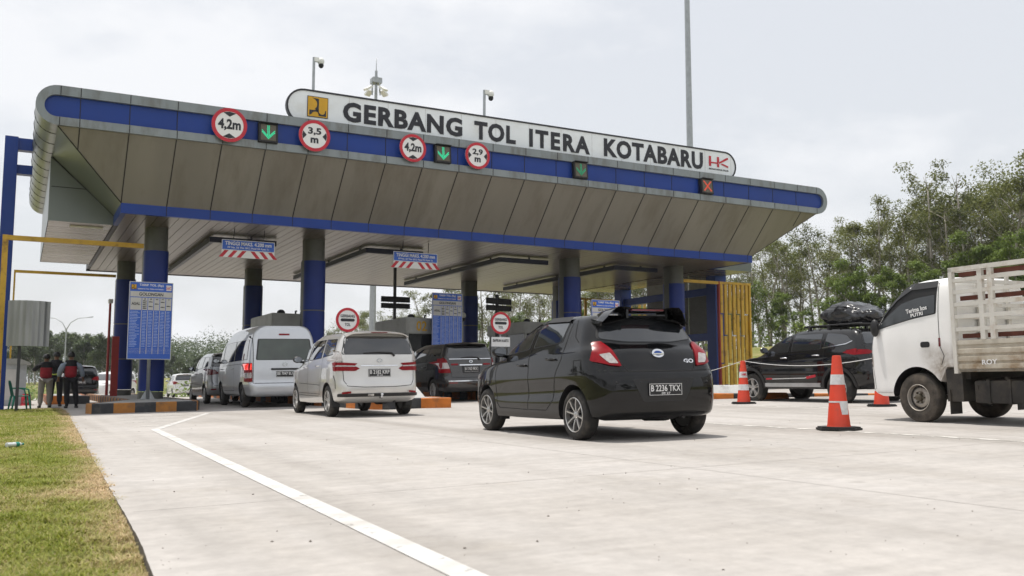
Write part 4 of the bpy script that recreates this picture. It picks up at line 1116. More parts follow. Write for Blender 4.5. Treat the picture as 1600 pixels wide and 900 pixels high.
# --- tall silver van
hv = [(-1.0, .90), (-.3, .935), (.8, .94), (3.0, .94), (3.6, .92), (4.1, .80)]
van_spec = dict(levels=[
    dict(z=.30, w=W_(.86, hv), yr=-.95, yf=4.0, cf=(.4, .4)),
    dict(z=.36, w=W_(.95, hv), yr=-1.07, yf=4.18, bow=.04, cr=(.16, .14), cf=(.45, .4)),
    dict(z=.50, w=W_(.985, hv), yr=-1.10, yf=4.25, bow=.04, cr=(.18, .15), cf=(.5, .4)),
    dict(z=.62, w=W_(1, hv), yr=-1.095, yf=4.27, bow=.04, cr=(.18, .15), cf=(.5, .4)),
    dict(z=.68, w=W_(1, hv), yr=-1.065, yf=4.27, bow=.04, cr=(.16, .14), cf=(.5, .4)),
    dict(z=.95, w=W_(1, hv), yr=-1.05, yf=4.22, bow=.04, cr=(.16, .14), cf=(.5, .45)),
    dict(z=[(-1, 1.22), (2.5, 1.2), (4, 1.14)], w=W_(.985, hv), yr=-1.03, yf=4.05, bow=.04, cr=(.16, .14), cf=(.5, .45)),
    dict(z=[(-1, 1.62), (2.5, 1.62), (3.6, 1.55)], w=[(-1, .85), (0, .875), (3, .87)], yr=-.985, yf=3.72, bow=.04, cr=(.15, .14), cf=(.45, .4)),
    dict(z=[(-1, 1.92), (2.5, 1.92), (3.3, 1.86)], w=[(-1, .79), (0, .815), (3, .80)], yr=-.94, yf=3.36, bow=.04, cr=(.15, .14), cf=(.45, .4)),
    dict(z=[(-1, 2.13), (2.2, 2.13), (3, 2.02)], w=[(-1, .70), (0, .73), (2.6, .71)], yr=-.90, yf=3.0, bow=.04, cr=(.16, .16), cf=(.5, .4)),
    dict(z=[(-.8, 2.215), (2.0, 2.21), (2.6, 2.10)], w=[(-1, .60), (0, .62), (2.4, .60)], yr=-.84, yf=2.7, bow=.04, cr=(.16, .16), cf=(.5, .4))],
    crown=.05, paint=m_pvan, wb=3.11, wheel_r=.335, arch_r=.40, arch_x=.6, wheel_x=.92, tyre_w=.2, rim_r=.2, rim='cover', rim_m=m_rimdark, floor=.32,
    side_glass=[[(3.55, 1.25), (2.80, 1.27), (2.80, 1.78), (3.15, 1.78), (3.40, 1.58)], [(2.68, 1.27), (1.1, 1.28), (1.1, 1.85), (2.68, 1.84)], [(1.03, 1.28), (-.62, 1.30), (-.60, 1.85), (1.03, 1.85)]],
    rear_glass=[(-.75, 1.28), (.75, 1.28), (.69, 1.86), (-.69, 1.86)], rear_glass_m=m_glassg, windscreen=[(-.7, 1.3), (.7, 1.3), (.62, 1.85), (-.62, 1.85)],
    tail_rear=[[(.93, 1.22), (.835, 1.21), (.835, .70), (.93, .70)]], tail_side=[[(-.93, 1.21), (-.86, 1.18), (-.86, .72), (-.93, .70)]], tail_clear=[[(.925, .95), (.84, .95), (.84, .80), (.925, .80)]],
    seams=[[(2.74, 1.9), (2.74, .45), (3.5, .45), (3.62, .8), (3.6, 1.22)], [(1.06, 1.9), (1.06, .45), (2.6, .45)], [(2.7, 1.18), (-.85, 1.2)]],
    rear_seams=[[(-.80, 1.95), (-.82, .66), (.82, .66), (.80, 1.95)]], seam_w=.012,
    handles=[(2.92, 1.08, .2), (1.25, 1.08, .2)], mirror=(3.35, 1.30), mirror_m=m_trim)
van = place('minibus', 'tall silver minibus with a green tinted rear window, in the left lane under the canopy', 'van', 6.50, 26.5, .6)
van.scale = (1.04, 1, 1.01)
B = car_shell(van, van_spec)
patch('garnish', B, [([(-.36, 1.06), (.36, 1.06), (.36, 1.01), (-.36, 1.01)], 'y', -1)], m_trim, van, off=.03, rnd=.01)
number_plate(van, B, 0, .90, .45, .16, 'BE 7047 BU', '')
emblem_oval(van, B, 0, 1.165, .075, .055, m_chrome, m_pvan)
patch('high_brake_light', B, [([(-.14, 2.0), (.14, 2.0), (.14, 1.955), (-.14, 1.955)], 'y', -1)], m_tail, van, off=.012, rnd=.015)
for s in (-1,):
    patch('brake_lamp_glow', B, [([(s * .925, 1.19), (s * .84, 1.19), (s * .84, 1.02), (s * .925, 1.02)], 'y', -1)], m_tail_on, van, off=.022, rnd=.01, step=.05)
bm = NB(); strip_into(bm, B, [(-.80, .72), (2.5, .72)], 'x', -1, .03, .01); strip_into(bm, B, [(-.80, .72), (2.5, .72)], 'x', 1, .03, .01); obj('side_moulding', bm, m_pvan, van)

# --- dark grey MPV in the second lane
iv = [(-.9, .82), (-.3, .87), (.6, .882), (2.0, .882), (2.8, .87), (3.4, .76)]
inn_spec = dict(levels=[
    dict(z=.28, w=W_(.85, iv), yr=-.75, yf=3.3),
    dict(z=.33, w=W_(.95, iv), yr=-.90, yf=3.45, bow=.06),
    dict(z=.50, w=W_(.985, iv), yr=-.955, yf=3.56, bow=.06, cr=(.28, .2)),
    dict(z=.66, w=W_(1, iv), yr=-.95, yf=3.57, bow=.06, cr=(.28, .2)),
    dict(z=.72, w=W_(1, iv), yr=-.915, yf=3.56, bow=.06, cr=(.26, .2)),
    dict(z=.90, w=W_(1, iv), yr=-.90, yf=3.50, bow=.06, cr=(.24, .18)),
    dict(z=[(-.7, 1.05), (1.5, 1.0), (3.3, .93)], w=W_(.985, iv), yr=-.88, yf=3.3, bow=.06, cr=(.22, .18), cf=(.45, .35)),
    dict(z=[(-.7, 1.20), (1.6, 1.12), (2.8, 1.06)], w=[(-.7, .80), (.3, .845), (1.9, .845), (2.7, .76)], yr=-.85, yf=2.9, bow=.06, cr=(.2, .16), cf=(.45, .4)),
    dict(z=[(-.7, 1.42), (1.5, 1.38), (2.4, 1.32)], w=[(-.6, .74), (.3, .775), (1.9, .765), (2.4, .69)], yr=-.78, yf=2.45, bow=.06, cr=(.16, .14), cf=(.4, .35)),
    dict(z=[(-.6, 1.60), (1.0, 1.61), (2.0, 1.55)], w=[(-.5, .675), (.3, .705), (1.7, .69)], yr=-.69, yf=2.05, bow=.05, cr=(.15, .14), cf=(.35, .3)),
    dict(z=[(-.5, 1.68), (1.0, 1.69), (1.8, 1.62)], w=[(-.5, .60), (.3, .63), (1.6, .61)], yr=-.61, yf=1.82, bow=.05, cr=(.14, .13), cf=(.3, .3))],
    crown=.05, paint=m_pgrey, wb=2.75, wheel_r=.335, arch_r=.395, arch_x=.55, wheel_x=.86, tyre_w=.2, rim_r=.21, rim='five', floor=.33,
    side_glass=[[(2.45, 1.11), (1.55, 1.15), (1.5, 1.57), (1.8, 1.555), (2.15, 1.38)], [(1.45, 1.155), (.5, 1.18), (.48, 1.58), (1.42, 1.575)], [(.40, 1.19), (-.45, 1.25), (-.40, 1.56), (.38, 1.58)]],
    rear_glass=[(-.73, 1.25), (.73, 1.25), (.64, 1.60), (-.64, 1.60)], windscreen=[(-.62, 1.15), (.62, 1.15), (.55, 1.55), (-.55, 1.55)],
    tail_rear=[[(.85, 1.27), (.74, 1.25), (.70, 1.10), (.64, .84), (.85, .84)], [(.62, 1.10), (.40, 1.10), (.40, 1.055), (.62, 1.055)]], tail_side=[[(-.68, 1.28), (-.48, 1.25), (-.50, .86), (-.68, .84)]], tail_clear=[[(.845, 1.13), (.71, 1.13), (.67, .96), (.845, .96)]],
    seams=[[(2.45, 1.1), (2.5, .8), (2.4, .42), (1.5, .40)], [(1.47, 1.58), (1.5, 1.1), (1.5, .4), (.62, .40), (.45, .6), (.36, .92), (.44, 1.58)]],
    rear_seams=[[(-.75, 1.25), (-.66, 1.0), (-.60, .70), (.60, .70), (.66, 1.0), (.75, 1.25)]], handles=[(1.66, 1.0, .19), (.66, 1.02, .19)], mirror=(2.34, 1.14))
inn = place('people_carrier', 'dark grey people carrier in the second lane, between the silver car and black hatchback', 'car', 11.72, 25.4, 1)
B = car_shell(inn, inn_spec)
number_plate(inn, B, .0, .93, .44, .15, 'B 1762 PKX', '')
patch('plate_recess', B, [([(-.30, 1.04), (.30, 1.04), (.27, .83), (-.27, .83)], 'y', -1)], m_trim, inn, off=.003, rnd=.02)
bm = NB(); strip_into(bm, B, [(-.36, 1.06), (.36, 1.06)], 'y', -1, .03, .012); strip_into(bm, B, [(-.66, 1.235), (.66, 1.235)], 'y', -1, .02, .012); strip_into(bm, B, [(-.72, .60), (-.4, .60), (.4, .60), (.72, .60)], 'y', -1, .03, .012); obj('garnish', bm, m_chrome, inn)
bm = NB(); pts = [B.hit(x, z, 'y', -1) for x, z in ((.30, 1.20), (.22, 1.27), (0, 1.285), (-.30, 1.27))]
tube(bm, [p + n * o for (p, n), o in zip(pts, (.01, .035, .03, .018))], [.022, .014, .011, .008], 8); obj('rear_wiper', bm, m_trim, inn)
loft_x('roof_spoiler', m_pgrey, inn, [blade(x, -.5, -.80 + .12 * (abs(x) / .64) ** 4, 1.715 - .05 * (x / .64) ** 2, 1.67 - .03 * (x / .64) ** 2, .02) for x in (-.64, -.6, -.4, 0, .4, .6, .64)])
bm = NB(); bm.free(); each('reflector', [lambda b, s=s: strip_into(b, B, [(s * .45, .55), (s * .7, .55)], 'y', -1, .05, .008) for s in (-1, 1)], m_taildark, inn)
emblem_oval(inn, B, 0, 1.16, .06, .04, m_chrome, m_pgrey)

# --- black SUV with a loaded roof rack, right
rv = [(-.7, .78), (-.2, .835), (.6, .845), (2.0, .845), (2.8, .835), (3.3, .73)]
rush_spec = dict(levels=[
    dict(z=.32, w=W_(.85, rv), yr=-.55, yf=3.2),
    dict(z=[(-.7, .42), (.2, .36), (2.6, .34)], w=W_(.96, rv), yr=-.72, yf=3.35, bow=.07),
    dict(z=.54, w=W_(.99, rv), yr=-.79, yf=3.45, bow=.07, cr=(.3, .22)),
    dict(z=.70, w=W_(1, rv), yr=-.79, yf=3.46, bow=.07, cr=(.3, .22)),
    dict(z=.80, w=W_(.995, rv), yr=-.75, yf=3.44, bow=.07, cr=(.28, .2)),
    dict(z=[(-.7, .97), (1.5, .93), (3.3, .92)], w=W_(1, rv), yr=-.72, yf=3.36, bow=.07, cr=(.26, .2)),
    dict(z=[(-.7, 1.10), (1.5, 1.03), (2.6, 1.03), (3.2, 1.0)], w=W_(.98, rv), yr=-.69, yf=3.18, bow=.07, cr=(.24, .18), cf=(.45, .35)),
    dict(z=[(-.7, 1.24), (.2, 1.18), (1.6, 1.13), (2.6, 1.09)], w=[(-.6, .76), (.3, .80), (1.9, .80), (2.6, .72)], yr=-.65, yf=2.72, bow=.06, cr=(.2, .16), cf=(.45, .4)),
    dict(z=[(-.7, 1.42), (1.5, 1.37), (2.2, 1.32)], w=[(-.6, .69), (.3, .735), (1.8, .725), (2.2, .65)], yr=-.56, yf=2.28, bow=.06, cr=(.18, .15), cf=(.4, .35)),
    dict(z=[(-.6, 1.54), (1.0, 1.56), (1.8, 1.50)], w=[(-.5, .63), (.3, .66), (1.6, .645)], yr=-.46, yf=1.88, bow=.05, cr=(.16, .14), cf=(.35, .3)),
    dict(z=[(-.5, 1.605), (1.0, 1.63), (1.7, 1.565)], w=[(-.5, .56), (.3, .59), (1.5, .575)], yr=-.38, yf=1.66, bow=.05, cr=(.15, .14), cf=(.3, .3))],
    crown=.04, paint=m_pblack2, wb=2.685, wheel_r=.345, arch_r=.41, arch_x=.54, wheel_x=.835, tyre_w=.215, rim_r=.22, rim='five', floor=.38,
    side_glass=[[(2.30, 1.12), (1.46, 1.155), (1.42, 1.53), (1.62, 1.52), (1.98, 1.36)], [(1.38, 1.16), (.48, 1.19), (.46, 1.545), (1.36, 1.54)], [(.40, 1.19), (-.22, 1.275), (-.36, 1.35), (-.20, 1.48), (.0, 1.53), (.38, 1.545)]],
    rear_glass=[(-.66, 1.27), (.66, 1.27), (.57, 1.53), (-.57, 1.53)], windscreen=[(-.62, 1.16), (.62, 1.16), (.53, 1.50), (-.53, 1.50)],
    tail_rear=[[(.80, 1.16), (.60, 1.15), (.45, 1.10), (.60, 1.06), (.80, 1.05)]], tail_side=[[(-.50, 1.18), (-.36, 1.16), (-.16, 1.10), (-.36, 1.06), (-.50, 1.04)]],
    head_side=[[(3.3, 1.02), (2.8, 1.06), (2.9, .93), (3.35, .90)]],
    seams=[[(2.28, 1.12), (2.36, .8), (2.22, .48), (1.42, .46)], [(1.40, 1.55), (1.42, 1.1), (1.42, .46), (.62, .46), (.52, .6), (.42, .85), (.38, 1.0), (.42, 1.55)]],
    rear_seams=[[(-.68, 1.27), (-.60, 1.0), (-.56, .74), (.56, .74), (.60, 1.0), (.68, 1.27)]],
    cladding=[([(2.22, .46), (.50, .46), (.50, .38), (2.22, .38)], 'x', m_silverplastic, .02)],
    handles=[(1.58, 1.02, .2), (.60, 1.06, .2)], handle_m=m_chrome, mirror=(2.18, 1.17))
rush = place('suv', 'black SUV with a wrapped load on its roof rack behind the white truck', 'car', 16.30, 14.25, 1.0, z=.345)
B = car_shell(rush, rush_spec)
for s in (-1, 1):
    bm = NB()
    for yc in (0, 2.685):
        pts = [(yc + .445 * math.cos(a), .345 + .445 * math.sin(a)) for a in np.linspace(R(-8), R(188), 22)]
        strip_into(bm, B, pts, 'x', s, .07, .012)
    obj('wheel_arch_trim', bm, m_trim, rush)
    bm = NB(); strip_into(bm, B, [(.44, 1.215), (-.20, 1.285), (-.36, 1.345)], 'x', s, .016, .009); obj('window_chrome_strip', bm, m_chrome, rush)
    bm = NB(); strip_into(bm, B, [(2.15, .55), (.95, .57), (.78, .62)], 'x', s, .016, .005); obj('side_stripe', bm, m_signwhite, rush)
    bm = NB(); strip_into(bm, B, [(.90, .575), (.62, .62)], 'x', s, .055, .006); strip_into(bm, B, [(2.18, .555), (1.98, .56)], 'x', s, .035, .006); obj('side_flash', bm, m_red, rush)
number_plate(rush, B, 0, .92, .44, .15, 'BE 1903 YH', '')
bm = NB()
for s in (-1, 1):
    for y in (.98, .42):
        p, _ = B.hit(s * .56, y, 'z', 1); box(bm, s * .54, s * .60, y - .03, y + .03, p.z - .02, 1.70)
    tube(bm, [(s * .52, 1.12, 1.715), (s * .52, -.45, 1.715)], .02, 8)
for y in (1.12, .98, .75, .42, .15, -.15, -.45): tube(bm, [(-.60, y, 1.705), (.60, y, 1.705)], .018, 8)
obj('roof_rack', bm, m_trim, rush, smooth=40)
# bundle under black plastic sheeting, on the rack
def bundle():
    bm = NB(); q = bmesh.ops.create_icosphere(bm, subdivisions=5, radius=1)
    for v in bm.verts:
        c = v.co.copy(); sx = lambda t: math.copysign(abs(t) ** .55, t)
        p = Vector((sx(c.x) * .50, sx(c.y) * .66, sx(c.z) * .21))
        p.z *= 1.1 + .42 * math.sin(p.y * 2.6 + .6) + .18 * math.sin(p.x * 4)
        k = 1 + .26 * noise.noise(p * 2.6 + Vector((3, 1, 7))) + .16 * (abs(noise.noise(p * 5.5)) - .3) + .07 * (abs(noise.noise(p * 13)) - .3) + .03 * (abs(noise.noise(p * 27)) - .3)
        p *= k
        if p.z < -.16: p.z = -.16 - .02 * noise.noise(p * 9)
        v.co = p; 
    for f in bm.faces: f.smooth = True
    return bm
m_bag = mat('black_plastic_sheet', (.012, .012, .014), .22, spec=.7, vary=.1, bump=.5, bscale=12)
bo = obj('roof_bundle', bundle(), m_bag, None, smooth=70)
bo.location = (16.32, 14.25 + .22, .345 + 1.90); tag(bo, 'load wrapped in shiny black plastic sheeting on the SUV roof rack', 'luggage')
bo.rotation_euler = (0, R(-1.5), 0)
oc = NB(); prism(oc, [(-.09, 0), (.09, 0), (.10, .24), (.04, .27), (-.08, .22)], 'xz', -.12, .12)
ob = obj('fuel_can', oc, m_orange, None); ob.location = (16.30 + .25, 14.25 - .05, .345 + 1.73); tag(ob, 'small orange container at the rear of the SUV roof rack', 'container')
# ------------------------------------------------------------------ white truck with a slatted cargo bed
def truck_paint(name, base, spots, dirtc=(.20, .145, .085)):
    m = paint(name, base, rough=.38, coat=.4)
    t = m.node_tree; p = t.nodes['Principled BSDF']; src = p.inputs['Base Color'].links[0].from_socket
    c = t.nodes.new('ShaderNodeTexCoord'); tot = None
    for (cy, cz, r, st) in spots:
        sx = t.nodes.new('ShaderNodeSeparateXYZ'); t.links.new(c.outputs['Object'], sx.inputs[0])
        cb = t.nodes.new('ShaderNodeCombineXYZ'); t.links.new(sx.outputs[1], cb.inputs[1]); t.links.new(sx.outputs[2], cb.inputs[2])
        d = t.nodes.new('ShaderNodeVectorMath'); d.operation = 'DISTANCE'; t.links.new(cb.outputs[0], d.inputs[0]); d.inputs[1].default_value = (0, cy, cz)
        mr = t.nodes.new('ShaderNodeMapRange'); mr.inputs['From Min'].default_value = 0; mr.inputs['From Max'].default_value = r; mr.inputs['To Min'].default_value = st; mr.inputs['To Max'].default_value = 0
        t.links.new(d.outputs['Value'], mr.inputs['Value'])
        if tot is None: tot = mr.outputs[0]
        else:
            a = t.nodes.new('ShaderNodeMath'); a.operation = 'MAXIMUM'; t.links.new(tot, a.inputs[0]); t.links.new(mr.outputs[0], a.inputs[1]); tot = a.outputs[0]
    n = t.nodes.new('ShaderNodeTexNoise'); n.inputs['Scale'].default_value = 7; n.inputs['Detail'].default_value = 9; n.inputs['Roughness'].default_value = .7
    t.links.new(c.outputs['Object'], n.inputs['Vector'])
    r2 = t.nodes.new('ShaderNodeMapRange'); r2.inputs['From Min'].default_value = .3; r2.inputs['From Max'].default_value = .65; t.links.new(n.outputs['Fac'], r2.inputs['Value'])
    a = t.nodes.new('ShaderNodeMath'); a.operation = 'MULTIPLY'; t.links.new(tot, a.inputs[0]); t.links.new(r2.outputs[0], a.inputs[1])
    a2 = t.nodes.new('ShaderNodeMath'); a2.operation = 'ADD'; a2.use_clamp = True; t.links.new(a.outputs[0], a2.inputs[0]); 
    b = t.nodes.new('ShaderNodeMath'); b.operation = 'MULTIPLY'; t.links.new(tot, b.inputs[0]); b.inputs[1].default_value = .25; t.links.new(b.outputs[0], a2.inputs[1])
    q = t.nodes.new('ShaderNodeMix'); q.data_type = 'RGBA'; q.inputs['B'].default_value = (*dirtc, 1)
    t.links.new(a2.outputs[0], q.inputs['Factor']); t.links.new(src, q.inputs['A']); t.links.new(q.outputs['Result'], p.inputs['Base Color'])
    return m
m_cab = truck_paint('white_truck_paint', (.85, .845, .83), [(-.42, .80, .34, .85), (-.26, .93, .22, .5), (-.60, .76, .3, .4)])
m_bed = mat('worn_cream_paint', (.62, .60, .55), .65, vary=.06, scale=4, dirt=(.40, .31, .22), dscale=2.6, dlo=.54, dhi=.74, bump=.1)
m_bedpanel = truck_paint('dusty_cream_panel', (.60, .57, .49), [(-1.0, .74, .5, 1), (-1.6, .72, .55, 1), (-2.4, .72, .6, 1), (-1.3, .95, .3, .55)], (.25, .175, .10))
m_rust = mat('rusty_inner_bar', (.14, .045, .03), .8, vary=.25, scale=9)
m_chassis = mat('dusty_chassis', (.022, .02, .018), .7, vary=.3, scale=6, dirt=(.07, .058, .045), dscale=4, dlo=.45, dhi=.75)
truck = place('cargo_truck', 'white light truck with a dusty slatted cargo bed at the right edge', 'truck', 12.02, 8.88, 2.0, z=.255)
tw = [(-.6, .79), (0, .80), (.5, .79), (.8, .74)]
cab_levels = [
    dict(z=[(-.64, .755), (-.44, .74), (-.30, .42), (0, .37), (.9, .36)], w=W_(.97, tw), yr=-.62, yf=.80, bow=.01, cr=(.06, .06), cf=(.2, .22), bowf=.05),
    dict(z=[(-.64, .80), (-.44, .785), (-.30, .50), (0, .44), (.9, .43)], w=W_(1, tw), yr=-.64, yf=.96, bow=.01, cr=(.06, .06), cf=(.22, .24), bowf=.06),
    dict(z=[(-.64, .86), (-.3, .68), (.9, .60)], w=W_(1.0, tw), yr=-.645, yf=.995, bow=.01, cr=(.06, .06), cf=(.24, .26), bowf=.07),
    dict(z=[(-.64, 1.0), (.9, .86)], w=W_(1.005, tw), yr=-.645, yf=1.005, bow=.01, cr=(.06, .06), cf=(.24, .28), bowf=.07),
    dict(z=[(-.64, 1.16), (.9, 1.10)], w=W_(1.005, tw), yr=-.645, yf=.99, bow=.01, cr=(.06, .06), cf=(.24, .28), bowf=.07),
    dict(z=[(-.64, 1.40), (.9, 1.285)], w=W_(.99, tw), yr=-.645, yf=.92, bow=.01, cr=(.06, .06), cf=(.24, .28), bowf=.07),
    dict(z=[(-.64, 1.66), (.6, 1.60)], w=W_(.965, tw), yr=-.64, yf=.63, bow=.01, cr=(.07, .07), cf=(.2, .24), bowf=.06),
    dict(z=[(-.64, 1.87), (.2, 1.87)], w=W_(.925, tw), yr=-.63, yf=.30, bow=.01, cr=(.08, .09), cf=(.18, .22), bowf=.05),
    dict(z=[(-.6, 1.96), (.1, 1.955)], w=W_(.86, tw), yr=-.60, yf=.17, bow=.01, cr=(.1, .12), cf=(.18, .22), bowf=.04),
    dict(z=[(-.6, 2.0), (.1, 1.99)], w=W_(.76, tw), yr=-.54, yf=.06, bow=.01, cr=(.12, .14), cf=(.18, .22), bowf=.04)]
bm = body_bm(cab_levels, .02); B = Body(bm)
me = cut_arches(bm, [(0, .345, .435, .42)], [m_cab, m_trim]); obj('cab', me, [m_cab, m_trim], truck, smooth=35)
win = [(.79, 1.31), (.05, 1.45), (-.365, 1.505), (-.385, 1.90), (.04, 1.895), (.30, 1.75), (.56, 1.53)]
for s in (-1, 1):
    fr = patch('window_frame', B, [(win, 'x', s)], m_trim, truck, off=.003, rnd=.03)
    c = Vector((.13, 1.62)); ins = [tuple(c + (Vector(p) - c) * .94) for p in win]
    pane = patch('pane', B, [(ins, 'x', s)], m_dark, fr, off=.005, rnd=.02)
    low = [(.70, 1.335), (.05, 1.462), (-.345, 1.515), (-.35, 1.77), (-.05, 1.745), (.22, 1.68), (.45, 1.53)]
    patch('wound_down_glass', B, [(low, 'x', s)], mat('grey_side_glass', (.045, .05, .055), .08, spec=.6, vary=.1) if s < 0 else m_glass, pane, off=.008, rnd=.02)
    bm = NB(); strip_into(bm, B, [(.60, 1.515), (.31, 1.765), (.05, 1.905), (-.385, 1.912)], 'x', s, .085, .018); obj('rain_guard', bm, m_trim, truck)
patch('windscreen', B, [([(-.62, 1.34), (.62, 1.34), (.52, 1.84), (-.52, 1.84)], 'y', 1)], m_glass, truck, off=.004, rnd=.06)
bm = NB()
for s in (-1, 1):
    strip_into(bm, B, [(.85, 1.30), (.85, .85), (.79, .46)], 'x', s, .010, .002); strip_into(bm, B, [(-.405, 1.93), (-.40, 1.45), (-.415, 1.05), (-.47, .92)], 'x', s, .010, .002)
    strip_into(bm, B, [(-.47, .92), (-.42, .80)], 'x', s, .010, .002)
obj('shut_lines', bm, m_seamc, truck)
patch('door_handle', B, [([(-.10, 1.125), (-.25, 1.125), (-.25, 1.045), (-.10, 1.045)], 'x', s) for s in (-1, 1)], m_trim, truck, off=.006, rnd=.04, step=.04)
patch('side_marker', B, [([(-.395, 1.17), (-.425, 1.17), (-.425, 1.05), (-.395, 1.05)], 'x', s) for s in (-1, 1)], m_taildark, truck, off=.006, rnd=.01, step=.04)
patch('headlight', B, [([(.93, .98), (.83, 1.0), (.83, .80), (.95, .76)], 'x', s) for s in (-1, 1)], m_clear, truck, off=.006, rnd=.03, step=.05)
patch('bumper_cut', B, [([(.95, .62), (.87, .62), (.85, .44), (.88, .44)], 'x', s) for s in (-1, 1)], m_trim, truck, off=.004, rnd=.02, step=.05)
bm = NB()
for s in (-1, 1): strip_into(bm, B, [(.78, .385), (.44, .385)], 'x', s, .06, .008)
obj('step', bm, m_trim, truck)
def side_text(s, par, y, z, w, h, m, x, bold=.02, tilt=0):
    me = text_mesh(s, 1, width=w, height=h, bold=bold, extrude=.001)
    Mx = Matrix(((0, 0, -1, x), (-1, 0, 0, y), (0, 1, 0, z), (0, 0, 0, 1))) @ Matrix.Rotation(tilt, 4, 'Z')
    me.transform(Mx); return obj('lettering', me, m, par)
p, _ = B.hit(-.05, 1.55, 'x', -1)
side_text('Terima kos', truck, -.055, 1.585, .36, .065, m_signwhite, p.x - .016, .03, R(7))
side_text('PUTRI', truck, -.06, 1.515, .21, .05, m_signwhite, p.x - .018, .03, R(7))
for s in (-1, 1):
    bm = NB(); c = Vector((s * .98, .70, 1.52)); box(bm, c.x - .09, c.x + .09, c.y - .03, c.y + .03, c.z - .17, c.z + .17, bev=.03)
    tube(bm, [(s * .76, .66, 1.36), (s * .88, .72, 1.33), (s * .98, .71, 1.40)], .012, 6); tube(bm, [(s * .72, .52, 1.70), (s * .9, .66, 1.74), (s * .98, .70, 1.66)], .012, 6)
    if s > 0: obj('side_mirror', bm, m_trim, truck, smooth=40)
    else:
        bm.free(); bm = NB(); c = Vector((-.80, .70, 1.36)); ellipsoid(bm, c, (.05, .07, .13)); obj('side_mirror', bm, m_trim, truck, smooth=40)
for s in (-1, 1):
    wheel(truck, s * .80, 0, .345, .345, .19, .185, 'steel', m_steelwheel, m_tyre_dusty, m_chassis)
    wheel(truck, s * .82, -2.30, .345, .345, .24, .185, 'steel', m_steelwheel, m_tyre_dusty, m_chassis)
# cargo bed
bm = NB(); box(bm, -.86, .86, -3.25, -.70, .70, .76); obj('bed_floor', bm, m_bed, truck)
def dropside(s):
    bm = NB(); x = s * .86
    prof = [(.70, 0), (.735, .0), (.745, .022), (.80, .022), (.815, 0), (.83, 0), (.845, .022), (.90, .022), (.915, 0), (.93, 0), (.945, .022), (1.0, .022), (1.015, 0), (1.06, 0), (1.06, .02), (1.12, .02), (1.12, -.03), (.70, -.03)]
    for ya, yb in ((-.745, -3.25),):
        A = [bm.verts.new((x + s * o, ya, z)) for z, o in prof]; Bv = [bm.verts.new((x + s * o, yb, z)) for z, o in prof]
        bm.faces.new(A); bm.faces.new(Bv[::-1])
        for i in range(len(prof)): bm.faces.new((A[i], A[(i + 1) % len(prof)], Bv[(i + 1) % len(prof)], Bv[i]))
    obj('dropside', bm, m_bedpanel, truck)
    bm = NB(); box(bm, x - .035, x + .03, -.745, -.69, .68, 2.09)
    for y in (-1.155, -1.30, -1.98, -2.12, -2.72, -3.22): box(bm, x - .03, x + .022, y - .034, y + .034, 1.12, 2.04)
    for z in (1.265, 1.435, 1.60, 1.765, 1.925): box(bm, x - .028, x + .015, -3.25, -.745, z - .026, z + .026)
    box(bm, x - .035, x + .032, -3.25, -.69, 2.041, 2.10)
    obj('slatted_rack', bm, m_bed, truck)
    each('inner_rail', [lambda b, z=z: box(b, x - s * .075 - .012, x - s * .075 + .012, -3.2, -.78, z - .03, z + .03) for z in (1.175, 1.68, 2.0)], m_rust, truck)
dropside(-1); dropside(1)
bm = NB()
for z in (1.265, 1.435, 1.60, 1.925): box(bm, -.825, .825, -.735, -.70, z - .026, z + .026)
box(bm, -.825, .825, -.735, -.70, .76, 1.12); box(bm, -.825, .825, -.74, -.695, 2.042, 2.099)
for x in (-.3, .3): box(bm, x - .03, x + .03, -.70, -.67, .76, 2.04)
obj('headboard', bm, m_bed, truck)
bm = NB()
for z in (1.435, 1.765, 2.05): box(bm, -.8, .8, -3.25, -3.2, z - .03, z + .03)
box(bm, -.83, .83, -3.25, -3.21, .76, 1.12); obj('tailgate', bm, m_bed, truck)
side_text('ROY', truck, -1.22, .825, .22, .065, m_signwhite, -.8845, .02, R(2))
# chassis, tank, mud flap
bm = NB(); 
for s in (-1, 1): box(bm, s * .32, s * .40, -3.2, .6, .48, .62)
for y in (-.7, -1.5, -2.9): box(bm, -.32, .32, y - .05, y + .05, .5, .6)
box(bm, -.72, .72, -.80, -.70, .60, .695); box(bm, -.6, .6, -.05, .05, .30, .40); box(bm, -.45, .45, -.62, .45, .38, .74)
box(bm, -.78, -.5, -.72, -.47, .30, .735); tube(bm, [(-.74, -.64, .53), (-.55, -.64, .53)], .07, 10)
obj('chassis', bm, m_chassis, truck)
bm = NB(); box(bm, -.80, -.42, -1.62, -.90, .285, .585, bev=.04)
for y in (-1.12, -1.42): box(bm, -.812, -.42, y - .02, y + .02, .278, .595)
tube(bm, [(-.70, -1.32, .585), (-.70, -1.32, .625)], .035, 12); box(bm, -.806, -.79, -.97, -.93, .46, .52)
obj('fuel_tank', bm, m_chassis, truck, smooth=35)
each('mud_flap', [lambda b, s=s: box(b, s * .58, s * .80, -.53, -.515, .13, .46) for s in (-1, 1)], m_chassis, truck)

